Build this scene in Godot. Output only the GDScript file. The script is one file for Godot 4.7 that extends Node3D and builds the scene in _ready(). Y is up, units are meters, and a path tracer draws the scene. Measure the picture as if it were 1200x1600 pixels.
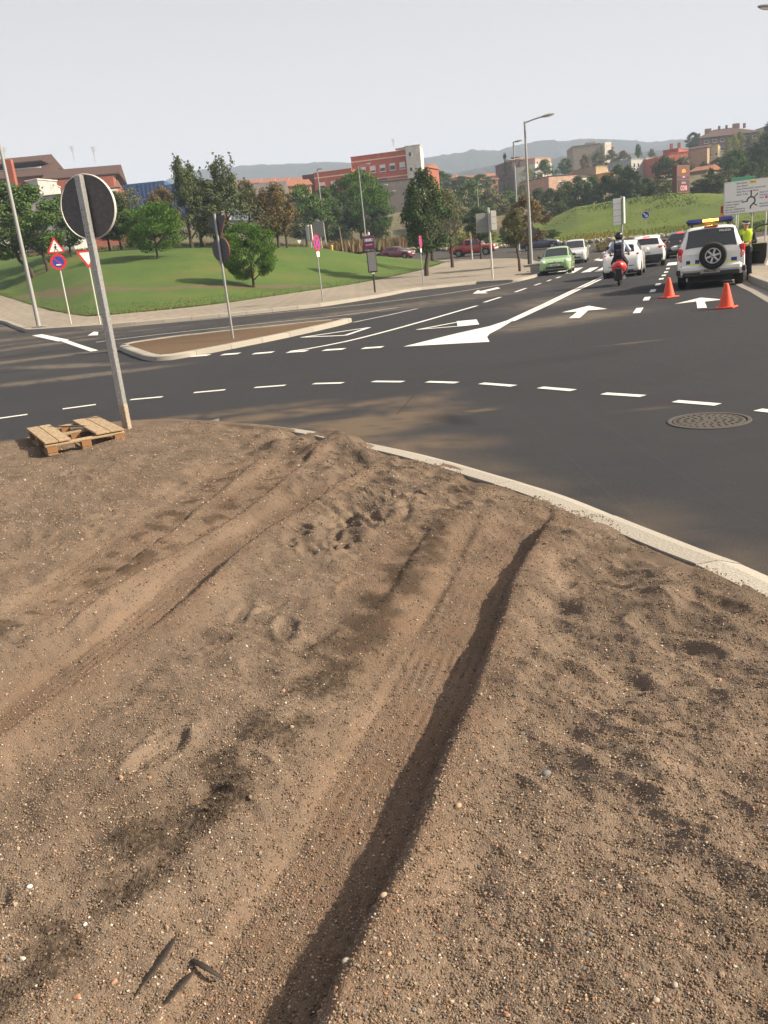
extends Node3D
# A roundabout seen from its bare soil island: ruts in the foreground, new asphalt, a queue of cars, a park and a town behind.

var rng := RandomNumberGenerator.new()
var M := {}
var road: Node3D


# ---------------------------------------------------------------- helpers
func L(r: float, g: float, b: float, a := 1.0) -> Color:      # a linear, real-world base colour
	var c := Color(r, g, b).linear_to_srgb()
	c.a = a
	return c


func noise(freq: float, kind: int, octaves: int, seed_: int) -> FastNoiseLite:
	var n := FastNoiseLite.new()
	n.noise_type = kind as FastNoiseLite.NoiseType
	n.frequency = freq
	n.fractal_octaves = octaves
	n.seed = seed_
	return n


func ntex(freq: float, lo: float, hi: float, seed_: int, octaves := 4, size := 512, kind := 3) -> NoiseTexture2D:
	var t := NoiseTexture2D.new()
	t.width = size
	t.height = size
	t.seamless = true
	t.noise = noise(freq, kind, octaves, seed_)
	var g := Gradient.new()
	g.set_color(0, Color(lo, lo, lo))
	g.set_color(1, Color(hi, hi, hi))
	t.color_ramp = g
	return t


func nmap(freq: float, strength: float, seed_: int, octaves := 4, size := 512) -> NoiseTexture2D:
	var t := NoiseTexture2D.new()
	t.width = size
	t.height = size
	t.seamless = true
	t.as_normal_map = true
	t.bump_strength = strength
	t.noise = noise(freq, 3, octaves, seed_)
	return t


func mat(key: String, c: Color, rough := 0.8, vertex := false) -> StandardMaterial3D:
	var m := StandardMaterial3D.new()
	m.resource_name = key
	m.albedo_color = c
	m.roughness = rough
	m.vertex_color_use_as_albedo = vertex
	M[key] = m
	return m


func tri(m: StandardMaterial3D, tex: Texture2D, nm: Texture2D, scale: float, nscale := 1.0) -> StandardMaterial3D:
	m.uv1_triplanar = true
	m.uv1_world_triplanar = true
	m.uv1_scale = Vector3.ONE * scale
	m.albedo_texture = tex
	if nm:
		m.normal_enabled = true
		m.normal_texture = nm
		m.normal_scale = nscale
	return m


class MB:                                                        # collects triangles for one mesh
	var v := PackedVector3Array()
	var n := PackedVector3Array()
	var c := PackedColorArray()
	var ix := PackedInt32Array()
	var col := Color.WHITE
	var colored := false

	func add(p: Vector3, nn: Vector3) -> int:
		v.append(p)
		n.append(nn)
		if colored:
			c.append(col)
		return v.size() - 1

	func tri3(a: Vector3, b: Vector3, d: Vector3) -> void:       # counter-clockwise from outside
		var nn := (b - a).cross(d - a).normalized()
		var k := add(a, nn)
		add(b, nn)
		add(d, nn)
		ix.append_array([k, k + 2, k + 1])

	func quad(a: Vector3, b: Vector3, d: Vector3, e: Vector3) -> void:
		var nn := (b - a).cross(d - a)
		if nn.length_squared() < 1e-14:
			nn = (d - a).cross(e - a)
		nn = nn.normalized()
		var k := add(a, nn)
		add(b, nn)
		add(d, nn)
		add(e, nn)
		ix.append_array([k, k + 2, k + 1, k, k + 3, k + 2])

	func box(center: Vector3, size: Vector3, basis := Basis.IDENTITY) -> void:
		var h := size / 2
		var q := []
		for k in 8:
			q.append(center + basis * Vector3(h.x if k & 1 else -h.x, h.y if k & 2 else -h.y, h.z if k & 4 else -h.z))
		quad(q[4], q[5], q[7], q[6])
		quad(q[1], q[0], q[2], q[3])
		quad(q[5], q[1], q[3], q[7])
		quad(q[0], q[4], q[6], q[2])
		quad(q[6], q[7], q[3], q[2])
		quad(q[0], q[1], q[5], q[4])

	func bbox(center: Vector3, size: Vector3, b: float, basis := Basis.IDENTITY) -> void:   # chamfered box
		var h := size / 2
		b = minf(b, minf(h.x, minf(h.y, h.z)) * 0.9)
		var p := {}
		for sx in [-1, 1]:
			for sy in [-1, 1]:
				for sz in [-1, 1]:
					var s := Vector3(sx, sy, sz)
					for ax in 3:
						var q := Vector3(h.x - b, h.y - b, h.z - b)
						q[ax] = h[ax]
						p[[sx, sy, sz, ax]] = center + basis * (q * s)
		for ax in 3:
			var a1 := (ax + 1) % 3
			var a2 := (ax + 2) % 3
			for s in [-1, 1]:
				var k := []
				for st in [[-1, -1], [1, -1], [1, 1], [-1, 1]]:
					var key := [0, 0, 0]
					key[ax] = s
					key[a1] = st[0]
					key[a2] = st[1]
					k.append(p[[key[0], key[1], key[2], ax]])
				if s > 0:
					quad(k[0], k[1], k[2], k[3])
				else:
					quad(k[3], k[2], k[1], k[0])
			for s1 in [-1, 1]:
				for s2 in [-1, 1]:
					var ka := [0, 0, 0]
					ka[ax] = -1
					ka[a1] = s1
					ka[a2] = s2
					var kb := ka.duplicate()
					kb[ax] = 1
					var q0: Vector3 = p[[ka[0], ka[1], ka[2], a1]]
					var q1: Vector3 = p[[kb[0], kb[1], kb[2], a1]]
					var q2: Vector3 = p[[kb[0], kb[1], kb[2], a2]]
					var q3: Vector3 = p[[ka[0], ka[1], ka[2], a2]]
					if (q1 - q0).cross(q2 - q0).dot((q0 + q2) / 2 - center) > 0:
						quad(q0, q1, q2, q3)
					else:
						quad(q3, q2, q1, q0)
		for sx in [-1, 1]:
			for sy in [-1, 1]:
				for sz in [-1, 1]:
					var a: Vector3 = p[[sx, sy, sz, 0]]
					var d: Vector3 = p[[sx, sy, sz, 1]]
					var e: Vector3 = p[[sx, sy, sz, 2]]
					if (d - a).cross(e - a).dot(a - center) > 0:
						tri3(a, d, e)
					else:
						tri3(a, e, d)

	func grid(rows: Array, wrap := false, up := Vector3.ZERO, cols: Array = []) -> void:   # smooth surface through rows of points
		var r := rows.size()
		var k: int = rows[0].size()
		var base := v.size()
		var mid := Vector3.ZERO
		for i in r:
			for j in k:
				mid += rows[i][j]
		mid /= r * k
		var acc := PackedVector3Array()
		acc.resize(r * k)
		var faces := PackedInt32Array()
		var turn := 0.0
		var kk := k if wrap else k - 1
		for i in r - 1:
			for j in kk:
				var a := i * k + j
				var b := i * k + (j + 1) % k
				var d := a + k
				var e := b + k
				var pa: Vector3 = rows[i][j]
				var pb: Vector3 = rows[i][(j + 1) % k]
				var pd: Vector3 = rows[i + 1][j]
				var pe: Vector3 = rows[i + 1][(j + 1) % k]
				var nn := (pe - pa).cross(pd - pb)
				acc[a] += nn
				acc[b] += nn
				acc[d] += nn
				acc[e] += nn
				turn += nn.dot(up) if up != Vector3.ZERO else nn.dot((pa + pe) / 2 - mid)
				faces.append_array([a, b, e, a, e, d])
		var s := 1.0 if turn >= 0 else -1.0
		for i in r:
			for j in k:
				v.append(rows[i][j])
				n.append((acc[i * k + j] * s).normalized())
				if colored:
					c.append(cols[i * k + j] if cols else col)
		for f in range(0, faces.size(), 3):
			if s < 0:
				ix.append_array([base + faces[f], base + faces[f + 1], base + faces[f + 2]])
			else:
				ix.append_array([base + faces[f], base + faces[f + 2], base + faces[f + 1]])

	func cap(ring: Array, toward: Vector3) -> void:
		var mid := Vector3.ZERO
		for p in ring:
			mid += p
		mid /= ring.size()
		for j in ring.size():
			var a: Vector3 = ring[j]
			var b: Vector3 = ring[(j + 1) % ring.size()]
			if (a - mid).cross(b - mid).dot(toward) > 0:
				tri3(mid, a, b)
			else:
				tri3(mid, b, a)

	func tube(path: Array, radii, sides := 8, caps := true) -> void:
		var rows := []
		var side := Vector3.ZERO
		for i in path.size():
			var t: Vector3 = (path[mini(i + 1, path.size() - 1)] - path[maxi(i - 1, 0)]).normalized()
			if side == Vector3.ZERO:
				side = t.cross(Vector3.UP if absf(t.y) < 0.9 else Vector3.RIGHT).normalized()
			else:
				side = (side - t * side.dot(t)).normalized()
			var other := t.cross(side)
			var r: float = radii[i] if radii is Array else radii
			var ring := []
			for j in sides:
				var a := TAU * j / sides
				ring.append(path[i] + (side * cos(a) + other * sin(a)) * r)
			rows.append(ring)
		grid(rows, true)
		if caps:
			cap(rows[0], path[0] - path[1])
			cap(rows[-1], path[-1] - path[-2])

	func lathe(profile: Array, sides: int, xf := Transform3D.IDENTITY) -> void:   # [radius, height] pairs about local y
		var rows := []
		for p in profile:
			var ring := []
			for j in sides:
				var a := TAU * j / sides
				ring.append(xf * Vector3(cos(a) * p[0], p[1], sin(a) * p[0]))
			rows.append(ring)
		grid(rows, true)

	func blob(xf: Transform3D, rings := 7, sides := 12) -> void:  # a unit sphere under a transform
		var rows := []
		for i in rings + 1:
			var a := PI * clampf(float(i) / rings, 0.001, 0.999)
			var ring := []
			for j in sides:
				var b := TAU * j / sides
				ring.append(xf * Vector3(sin(a) * cos(b), cos(a), sin(a) * sin(b)))
			rows.append(ring)
		grid(rows, true)

	func prism(poly: PackedVector2Array, z0: float, z1: float, xf := Transform3D.IDENTITY) -> void:
		var p := poly
		if Geometry2D.is_polygon_clockwise(p):
			p = p.duplicate()
			p.reverse()
		# is_polygon_clockwise reads y down; after this p runs clockwise in y-up, so flip by orientation test
		var area := 0.0
		for i in p.size():
			area += p[i].cross(p[(i + 1) % p.size()])
		if area < 0:
			p.reverse()
		var t := Geometry2D.triangulate_polygon(p)
		for k in range(0, t.size(), 3):
			var a := p[t[k]]
			var b := p[t[k + 1]]
			var d := p[t[k + 2]]
			if (b - a).cross(d - a) < 0:
				var s := b
				b = d
				d = s
			tri3(xf * Vector3(a.x, a.y, z1), xf * Vector3(b.x, b.y, z1), xf * Vector3(d.x, d.y, z1))
			tri3(xf * Vector3(a.x, a.y, z0), xf * Vector3(d.x, d.y, z0), xf * Vector3(b.x, b.y, z0))
		for i in p.size():
			var a := p[i]
			var b := p[(i + 1) % p.size()]
			quad(xf * Vector3(a.x, a.y, z0), xf * Vector3(b.x, b.y, z0), xf * Vector3(b.x, b.y, z1), xf * Vector3(a.x, a.y, z1))

	func mesh() -> ArrayMesh:
		var a := []
		a.resize(Mesh.ARRAY_MAX)
		a[Mesh.ARRAY_VERTEX] = v
		a[Mesh.ARRAY_NORMAL] = n
		if colored:
			a[Mesh.ARRAY_COLOR] = c
		a[Mesh.ARRAY_INDEX] = ix
		var m := ArrayMesh.new()
		m.add_surface_from_arrays(Mesh.PRIMITIVE_TRIANGLES, a)
		return m


func thing(called: String, label: String, category: String, at := Vector3.ZERO, turn := 0.0, group := "") -> Node3D:
	var o := Node3D.new()
	o.name = called
	add_child(o, true)
	o.position = at
	o.rotation.y = turn
	o.set_meta("label", label)
	o.set_meta("category", category)
	if group:
		o.set_meta("group", group)
	return o


func structure(called: String, label := "") -> Node3D:
	var o := Node3D.new()
	o.name = called
	add_child(o, true)
	o.set_meta("kind", "structure")
	if label:
		o.set_meta("label", label)
	return o


func put(called: String, mesh, material: Material, parent: Node) -> MeshInstance3D:
	var o := MeshInstance3D.new()
	o.name = called
	o.mesh = mesh.mesh() if mesh is MB else mesh
	o.material_override = material
	parent.add_child(o, true)
	return o


func mb() -> MB:
	return MB.new()


func boxpart(called: String, center: Vector3, size: Vector3, material: Material, parent: Node, bevel := 0.0, basis := Basis.IDENTITY) -> MeshInstance3D:
	var b := mb()
	if bevel > 0:
		b.bbox(center, size, bevel, basis)
	else:
		b.box(center, size, basis)
	return put(called, b, material, parent)


func tubepart(called: String, path: Array, radii, material: Material, parent: Node, sides := 10) -> MeshInstance3D:
	var b := mb()
	b.tube(path, radii, sides)
	return put(called, b, material, parent)


var fonts := {}

func words(called: String, s: String, height: float, material: Material, parent: Node, xf: Transform3D, bold := true, align := HORIZONTAL_ALIGNMENT_CENTER, squeeze := 1.0) -> void:   # capital height in metres
	var t := TextMesh.new()
	if not fonts.has(bold):
		var f := SystemFont.new()
		f.font_names = PackedStringArray(["Droid Sans"])
		f.font_weight = 700 if bold else 400
		fonts[bold] = f
	t.font = fonts[bold]
	t.font_size = 32
	t.pixel_size = height / 23.0
	t.depth = 0.004
	t.text = s
	t.horizontal_alignment = align
	t.vertical_alignment = VERTICAL_ALIGNMENT_CENTER
	t.curve_step = 4.0
	var o := put(called, t, material, parent)
	o.transform = xf * Transform3D(Basis.from_scale(Vector3(squeeze, 1, 1)), Vector3.ZERO)


func ss(a: float, b: float, x: float) -> float:
	var t := clampf((x - a) / (b - a), 0.0, 1.0)
	return t * t * (3.0 - 2.0 * t)


# ---------------------------------------------------------------- the lie of the land
func gh(x: float, z: float) -> float:                          # height of the carriageways
	var d := -z
	var u := 7.0 - x
	var a := ss(14, 36, d) * 0.03 * minf((sqrt(u * u + 4.0) + u) / 2, 34.0)
	var w := -x - 17.0
	a += 0.11 * ss(30, 48, d) * minf((sqrt(w * w + 4.0) + w) / 2, 16.0)
	var d2 := minf(d, 125.0)
	return a + 0.045 * (sqrt((d2 - 62.0) * (d2 - 62.0) + 64.0) + (d2 - 62.0)) / 2


func gp(p: Vector2, off := 0.0) -> Vector3:
	return Vector3(p.x, gh(p.x, p.y) + off, p.y)


func land(x: float, z: float) -> float:                        # height of the open country behind
	var d := -z
	var h := gh(x, z) - 0.3
	h += 9.0 * ss(122, 185, d)
	h += 17.0 * exp(-(pow((x - 150.0) / 90.0, 2) + pow((d - 340.0) / 110.0, 2)))
	if d > 380:
		h -= 10.0 * ss(380, 700, d)
	return h


func spread(pts: Array, step: float, closed := false) -> Array:   # Vector2 points along a smooth line
	var out := []
	var k := pts.size()
	var last := k if closed else k - 1
	for i in last:
		var p0: Vector2 = pts[(i - 1 + k) % k] if closed else pts[maxi(i - 1, 0)]
		var p1: Vector2 = pts[i]
		var p2: Vector2 = pts[(i + 1) % k]
		var p3: Vector2 = pts[(i + 2) % k] if closed else pts[mini(i + 2, k - 1)]
		var m := maxi(1, int(p1.distance_to(p2) / step))
		for j in m:
			out.append(p1.cubic_interpolate(p2, p0, p3, float(j) / m))
	if not closed:
		out.append(pts[k - 1])
	return out


func straight(pts: Array, step: float) -> Array:
	var out := []
	for i in pts.size() - 1:
		var m := maxi(1, int(pts[i].distance_to(pts[i + 1]) / step))
		for j in m:
			out.append(pts[i].lerp(pts[i + 1], float(j) / m))
	out.append(pts[-1])
	return out


func side_of(line: Array, i: int) -> Vector2:                  # unit vector to the left of a line at point i
	var t: Vector2 = (line[mini(i + 1, line.size() - 1)] - line[maxi(i - 1, 0)]).normalized()
	return Vector2(t.y, -t.x)


func paint(called: String, line: Array, width: float, m: Material, parent: Node, lift := 0.006, label := "") -> MeshInstance3D:
	var rows := []
	for i in line.size():
		var s := side_of(line, i) * width / 2
		rows.append([gp(line[i] + s, lift), gp(line[i] - s, lift)])
	var b := mb()
	b.grid(rows, false, Vector3.UP)
	var o := put(called, b, m, parent)
	if label:
		o.set_meta("label", label)
	return o


func paint_poly(called: String, poly: Array, m: Material, parent: Node, lift := 0.006) -> MeshInstance3D:
	var p := PackedVector2Array(poly)
	var t := Geometry2D.triangulate_polygon(p)
	var b := mb()
	for k in range(0, t.size(), 3):
		var q := [gp(p[t[k]], lift), gp(p[t[k + 1]], lift), gp(p[t[k + 2]], lift)]
		var nn: Vector3 = (q[1] - q[0]).cross(q[2] - q[0])
		if nn.y > 0:
			b.tri3(q[0], q[1], q[2])
		else:
			b.tri3(q[0], q[2], q[1])
	return put(called, b, m, parent)


func kerb_line(called: String, line: Array, profile: Array, piece: float, gap: float, m: Array, parent: Node) -> void:
	# profile: [offset to the left, height] pairs; the line is cut into kerb stones with open joints
	var run := 0.0
	var seg := [line[0]]
	var segs := []
	for i in range(1, line.size()):
		var a: Vector2 = line[i - 1]
		var b: Vector2 = line[i]
		var len := a.distance_to(b)
		var at := 0.0
		while run + len - at >= piece:
			at += piece - run
			run = 0.0
			var p := a.lerp(b, at / len)
			seg.append(p)
			segs.append(seg)
			seg = [p]
		run += len - at
		if len - at > 0.01:
			seg.append(b)
	if seg.size() > 1:
		segs.append(seg)
	var k := 0
	for s in segs:
		if s.size() < 2 or s[0].distance_to(s[-1]) < 0.05:
			continue
		s[0] = s[0].move_toward(s[1], gap / 2)
		s[-1] = s[-1].move_toward(s[-2], gap / 2)
		var up := rng.randf_range(-0.004, 0.004)
		var rows := []
		for i in s.size():
			var d := side_of(s, i)
			var ring := []
			for q in profile:
				var p: Vector2 = s[i] + d * q[0]
				ring.append(gp(p, q[1] + (up if q[1] > 0 else 0.0)))
			rows.append(ring)
		var b := mb()
		for j in profile.size():                               # each band flat-shaded across, smooth along
			var jj := (j + 1) % profile.size()
			var strip := []
			for r in rows:
				strip.append([r[j], r[jj]])
			var e: Vector2 = side_of(s, 0)
			var dx: float = profile[jj][0] - profile[j][0]
			var dy: float = profile[jj][1] - profile[j][1]
			b.grid(strip, false, Vector3(-dy * e.x, dx, -dy * e.y) * (1.0 if clockwise(profile) else -1.0))
		b.cap(rows[0], rows[0][0] - rows[1][0])
		b.cap(rows[-1], rows[-1][0] - rows[-2][0])
		put(called, b, m[k % m.size()], parent)
		k += 1


func clockwise(profile: Array) -> bool:
	var a := 0.0
	for i in profile.size():
		var p = profile[i]
		var q = profile[(i + 1) % profile.size()]
		a += p[0] * q[1] - p[1] * q[0]
	return a < 0


# ---------------------------------------------------------------- materials
func materials() -> void:
	var grain := ntex(0.12, 0.72, 1.0, 3, 5)
	var blotch := ntex(0.012, 0.75, 1.0, 4, 5)
	var fine := nmap(0.16, 9.0, 5, 4)
	var soft := nmap(0.05, 4.0, 6, 5)
	tri(mat("asphalt", Color.WHITE, 0.86, true), ntex(0.3, 0.55, 1.0, 8, 3), nmap(0.3, 7.0, 9, 3), 1.7, 0.8)
	tri(mat("soil", Color.WHITE, 1.0, true), ntex(0.22, 0.62, 1.0, 10, 5, 1024), nmap(0.2, 6.0, 11, 5, 1024), 1.1, 1.0)
	M.soil.metallic_specular = 0.2
	M.asphalt.metallic_specular = 0.3
	mat("pebble", Color.WHITE, 0.9, true).metallic_specular = 0.3
	for k in 4:
		var v := [1.0, 0.93, 1.05, 0.97][k] as float
		tri(mat("kerb%d" % k, L(0.40 * v, 0.375 * v, 0.335 * v), 0.9), grain, fine, 1.3, 0.25)
	tri(mat("gutter", L(0.33, 0.31, 0.275), 0.9), grain, fine, 0.8, 0.5)
	tri(mat("pavement", Color.WHITE, 0.92, true), blotch, fine, 0.6, 0.5)
	tri(mat("paint", L(0.88, 0.88, 0.86), 0.7), ntex(0.14, 0.72, 1.0, 13, 6), fine, 0.9, 0.4)
	tri(mat("worn_paint", L(0.66, 0.65, 0.61), 0.8), ntex(0.06, 0.55, 1.0, 14, 5), fine, 1.0, 0.5)
	tri(mat("grass", Color.WHITE, 1.0, true), ntex(0.2, 0.55, 1.0, 15, 4), nmap(0.25, 7.0, 16, 4), 0.6, 1.0)
	tri(mat("land", Color.WHITE, 1.0, true), blotch, soft, 0.02, 1.0)
	tri(mat("iron", L(0.082, 0.074, 0.067), 0.8), grain, fine, 4.0, 0.5)
	tri(mat("galvanised", L(0.42, 0.43, 0.44), 0.5), ntex(0.03, 0.75, 1.0, 18, 4), null, 2.2)
	M.galvanised.metallic = 0.55
	tri(mat("dusty_steel", L(0.40, 0.34, 0.27), 0.85), ntex(0.03, 0.7, 1.0, 19, 4), null, 2.2)
	tri(mat("grey_post", L(0.36, 0.37, 0.37), 0.6), grain, null, 1.0)
	tri(mat("white_post", L(0.62, 0.62, 0.60), 0.6), grain, null, 1.0)
	tri(mat("sign_back", L(0.105, 0.102, 0.115), 0.6), ntex(0.03, 0.75, 1.0, 20, 4), null, 1.5)
	tri(mat("sign_grey", L(0.24, 0.245, 0.25), 0.55), grain, null, 1.0)
	mat("sign_white", L(0.72, 0.72, 0.71), 0.45)
	mat("sign_red", L(0.50, 0.025, 0.03), 0.45)
	mat("sign_blue", L(0.02, 0.05, 0.30), 0.45)
	mat("sign_black", L(0.02, 0.02, 0.02), 0.5)
	mat("sign_yellow", L(0.75, 0.5, 0.05), 0.5)
	mat("sign_orange", L(0.72, 0.22, 0.02), 0.5)
	mat("sign_brown", L(0.10, 0.035, 0.02), 0.5)
	mat("sign_purple", L(0.07, 0.015, 0.07), 0.5)
	mat("sign_pink", L(0.75, 0.28, 0.33), 0.5)
	mat("sign_green", L(0.02, 0.16, 0.09), 0.5)
	for k in 4:
		var v := [1.0, 0.85, 1.12, 0.75][k] as float
		var w := mat("wood%d" % k, L(0.44 * v, 0.325 * v, 0.205 * v), 0.85)
		tri(w, ntex(0.02, 0.68, 1.0, 30 + k, 5), fine, 1.0, 0.4)
		w.uv1_world_triplanar = false
		w.uv1_scale = Vector3(6.0, 6.0, 0.8)
	tri(mat("block_wood", L(0.33, 0.17, 0.075), 0.9), grain, fine, 3.0, 0.5)
	tri(mat("bark", L(0.085, 0.06, 0.045), 0.95), grain, fine, 2.0, 1.0)
	var leaf := mat("leaf", Color.WHITE, 0.65, true)
	leaf.backlight_enabled = true
	leaf.backlight = Color(0.3, 0.33, 0.14)
	leaf.metallic_specular = 0.35
	var blade := mat("blade", Color.WHITE, 0.8, true)
	blade.backlight_enabled = true
	blade.backlight = Color(0.5, 0.5, 0.25)
	mat("pod", L(0.02, 0.014, 0.011), 0.7)
	# vehicles
	for row in [["paint_white", 0.74, 0.74, 0.73], ["paint_green", 0.24, 0.40, 0.17], ["paint_silver", 0.50, 0.52, 0.55], ["paint_navy", 0.012, 0.018, 0.06], ["paint_red", 0.42, 0.022, 0.02], ["paint_maroon", 0.17, 0.012, 0.025], ["paint_black", 0.014, 0.014, 0.017], ["paint_scooter", 0.62, 0.02, 0.025]]:
		var m := mat(row[0], L(row[1], row[2], row[3]), 0.38)
		m.clearcoat_enabled = true
		m.clearcoat = 1.0
		m.clearcoat_roughness = 0.06
	mat("car_glass", L(0.014, 0.016, 0.019), 0.03).metallic_specular = 0.75
	mat("cabin", L(0.02, 0.02, 0.022), 0.8)
	mat("plastic", L(0.028, 0.028, 0.03), 0.6)
	tri(mat("rubber", L(0.022, 0.021, 0.02), 0.85), grain, null, 4.0)
	var al := mat("alloy", L(0.52, 0.53, 0.54), 0.35)
	al.metallic = 0.7
	var ch := mat("chrome", L(0.75, 0.75, 0.76), 0.12)
	ch.metallic = 1.0
	mat("lamp_red", L(0.42, 0.012, 0.02), 0.15)
	mat("lamp_pink", L(0.55, 0.2, 0.2), 0.15)
	mat("lamp_clear", L(0.72, 0.73, 0.75), 0.1)
	mat("lamp_amber", L(0.8, 0.3, 0.03), 0.15)
	mat("plate", L(0.62, 0.62, 0.60), 0.5)
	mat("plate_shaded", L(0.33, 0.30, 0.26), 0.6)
	mat("livery_blue", L(0.012, 0.03, 0.22), 0.3)
	mat("livery_yellow", L(0.72, 0.85, 0.05), 0.35)
	mat("beacon_blue", L(0.01, 0.025, 0.16), 0.12)
	for row in [["brake_glow", 1.0, 0.04, 0.03, 1.6], ["amber_glow", 1.0, 0.42, 0.04, 3.0]]:
		var m := mat(row[0], L(row[1], row[2], row[3]), 0.3)
		m.emission_enabled = true
		m.emission = L(row[1], row[2], row[3])
		m.emission_energy_multiplier = row[4]
	tri(mat("cone", L(0.78, 0.075, 0.025), 0.5), ntex(0.02, 0.85, 1.0, 40, 4), null, 3.0)
	# people
	mat("skin", L(0.42, 0.23, 0.16), 0.6)
	mat("dark_cloth", L(0.018, 0.019, 0.026), 0.95)
	mat("vest", L(0.52, 0.72, 0.04), 0.8)
	mat("shirt", L(0.40, 0.48, 0.60), 0.9)
	mat("backpack", L(0.012, 0.014, 0.028), 0.85)
	mat("helmet", L(0.012, 0.013, 0.014), 0.15)
	mat("paper", L(0.75, 0.75, 0.72), 0.8)
	mat("hair", L(0.02, 0.014, 0.01), 0.7)
	# buildings
	for row in [["red_wall", 0.50, 0.135, 0.08], ["red_brick", 0.33, 0.095, 0.055], ["dark_brick", 0.115, 0.045, 0.035], ["brown_brick", 0.20, 0.10, 0.07], ["white_wall", 0.70, 0.67, 0.61], ["cream_wall", 0.62, 0.50, 0.30], ["beige_wall", 0.30, 0.265, 0.225], ["tan_wall", 0.40, 0.30, 0.19], ["pink_wall", 0.50, 0.33, 0.26], ["grey_wall", 0.13, 0.115, 0.11], ["blue_wall", 0.025, 0.085, 0.26], ["pale_wall", 0.42, 0.43, 0.43], ["orange_wall", 0.55, 0.30, 0.14], ["roof_brown", 0.075, 0.036, 0.026], ["roof_tile", 0.32, 0.13, 0.075], ["roof_grey", 0.12, 0.11, 0.105]]:
		tri(mat(row[0], L(row[1], row[2], row[3]), 0.9), ntex(0.02, 0.8, 1.0, 50, 5) if not M.has("wall_tex") else M.wall_tex, null, 0.12)
		M.wall_tex = M[row[0]].albedo_texture
	mat("band", L(0.72, 0.52, 0.40), 0.9)
	mat("window_glass", L(0.03, 0.035, 0.04), 0.1)
	mat("window_frame", L(0.62, 0.62, 0.60), 0.6)
	mat("aerial", L(0.3, 0.3, 0.3), 0.5)
	tri(mat("rock", Color.WHITE, 0.9, true), grain, fine, 1.5, 0.8)
	tri(mat("hill", Color.WHITE, 1.0, true), blotch, null, 0.01)


# ---------------------------------------------------------------- light and camera
func _ready() -> void:
	rng.seed = 7
	var cam := Camera3D.new()
	cam.name = "camera"
	cam.fov = 63.21
	cam.near = 0.05
	cam.far = 6000.0
	cam.position = Vector3(0, 1.62, 0)
	cam.basis = Basis(Vector3.RIGHT, deg_to_rad(-16.54)) * Basis(Vector3.BACK, deg_to_rad(-6.1))
	add_child(cam)
	cam.current = true

	var env := Environment.new()
	var sky_m := ProceduralSkyMaterial.new()
	sky_m.sky_top_color = Color(0.49, 0.488, 0.506)
	sky_m.sky_horizon_color = Color(0.73, 0.722, 0.715)
	sky_m.sky_curve = 0.22
	sky_m.ground_horizon_color = Color(0.80, 0.80, 0.80)
	sky_m.ground_bottom_color = Color(0.35, 0.32, 0.28)
	sky_m.sun_angle_max = 80.0
	sky_m.sun_curve = 0.35
	var sky := Sky.new()
	sky.sky_material = sky_m
	env.background_mode = Environment.BG_SKY
	env.sky = sky
	env.tonemap_mode = Environment.TONE_MAPPER_LINEAR
	env.tonemap_exposure = 2.25
	env.fog_enabled = true
	env.fog_density = 0.0005
	env.fog_light_color = Color(0.745, 0.815, 0.925)
	env.sdfgi_enabled = true
	env.ssao_enabled = true
	env.ssil_enabled = true
	var we := WorldEnvironment.new()
	we.name = "world"
	we.environment = env
	add_child(we)

	var sun := DirectionalLight3D.new()
	sun.name = "sun"
	sun.light_color = Color(1.0, 0.93, 0.82)
	sun.light_energy = 1.6
	sun.light_angular_distance = 0.8
	sun.shadow_enabled = true
	var az := deg_to_rad(101.0)                                   # to the right of the view
	var el := deg_to_rad(34.0)
	sun.basis = Basis.looking_at(-Vector3(sin(az) * cos(el), sin(el), -cos(az) * cos(el)))
	add_child(sun)

	materials()
	build_ground()
	build_markings()
	build_soil()
	build_park()
	build_hills()
	build_buildings()
	build_trees()
	build_street()
	build_vehicles()
	build_people()
	build_small()


# ---------------------------------------------------------------- ground
const KERB := [Vector2(-4.298, -9.551), Vector2(-4.145, -9.807), Vector2(-3.782, -10.170), Vector2(-3.258, -10.209), Vector2(-2.793, -10.151), Vector2(-2.145, -9.845), Vector2(-1.292, -9.083), Vector2(-0.548, -8.246), Vector2(-0.097, -7.517), Vector2(0.406, -6.713), Vector2(0.872, -5.787), Vector2(1.168, -5.164), Vector2(1.398, -4.487), Vector2(1.580, -3.966), Vector2(1.726, -3.537)]
var kerb_out := []                                              # the road side of the island's kerb
var kerb_in := []

func island_kerb() -> void:
	var p := [Vector2(-11.0, -10.2), Vector2(-8.0, -11.1), Vector2(-6.2, -11.35)]
	p.append_array(KERB)
	p.append_array([Vector2(2.0, -2.2), Vector2(2.12, -1.0), Vector2(2.15, 0.3), Vector2(2.0, 2.0), Vector2(1.6, 4.0)])
	kerb_out = spread(p, 0.12)
	kerb_in = []
	for i in kerb_out.size():
		kerb_in.append(kerb_out[i] + side_of(kerb_out, i) * kerb_w)

const kerb_w := -0.25

func dust(x: float, z: float) -> float:                         # pale earth carried onto the road, 0..1
	var s := 0.0
	for d in DUST:
		var p: Vector2 = Vector2(x, z) - d[0]
		p = p.rotated(d[3])
		var e := sqrt(pow(p.x / d[1], 2) + pow(p.y / d[2], 2))
		if e < 1.6:
			s = maxf(s, d[4] * (1.0 - ss(0.25, 1.6, e)))
	return s

var DUST := []
var OIL := []
var nz := FastNoiseLite.new()
var nz2 := FastNoiseLite.new()

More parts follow.
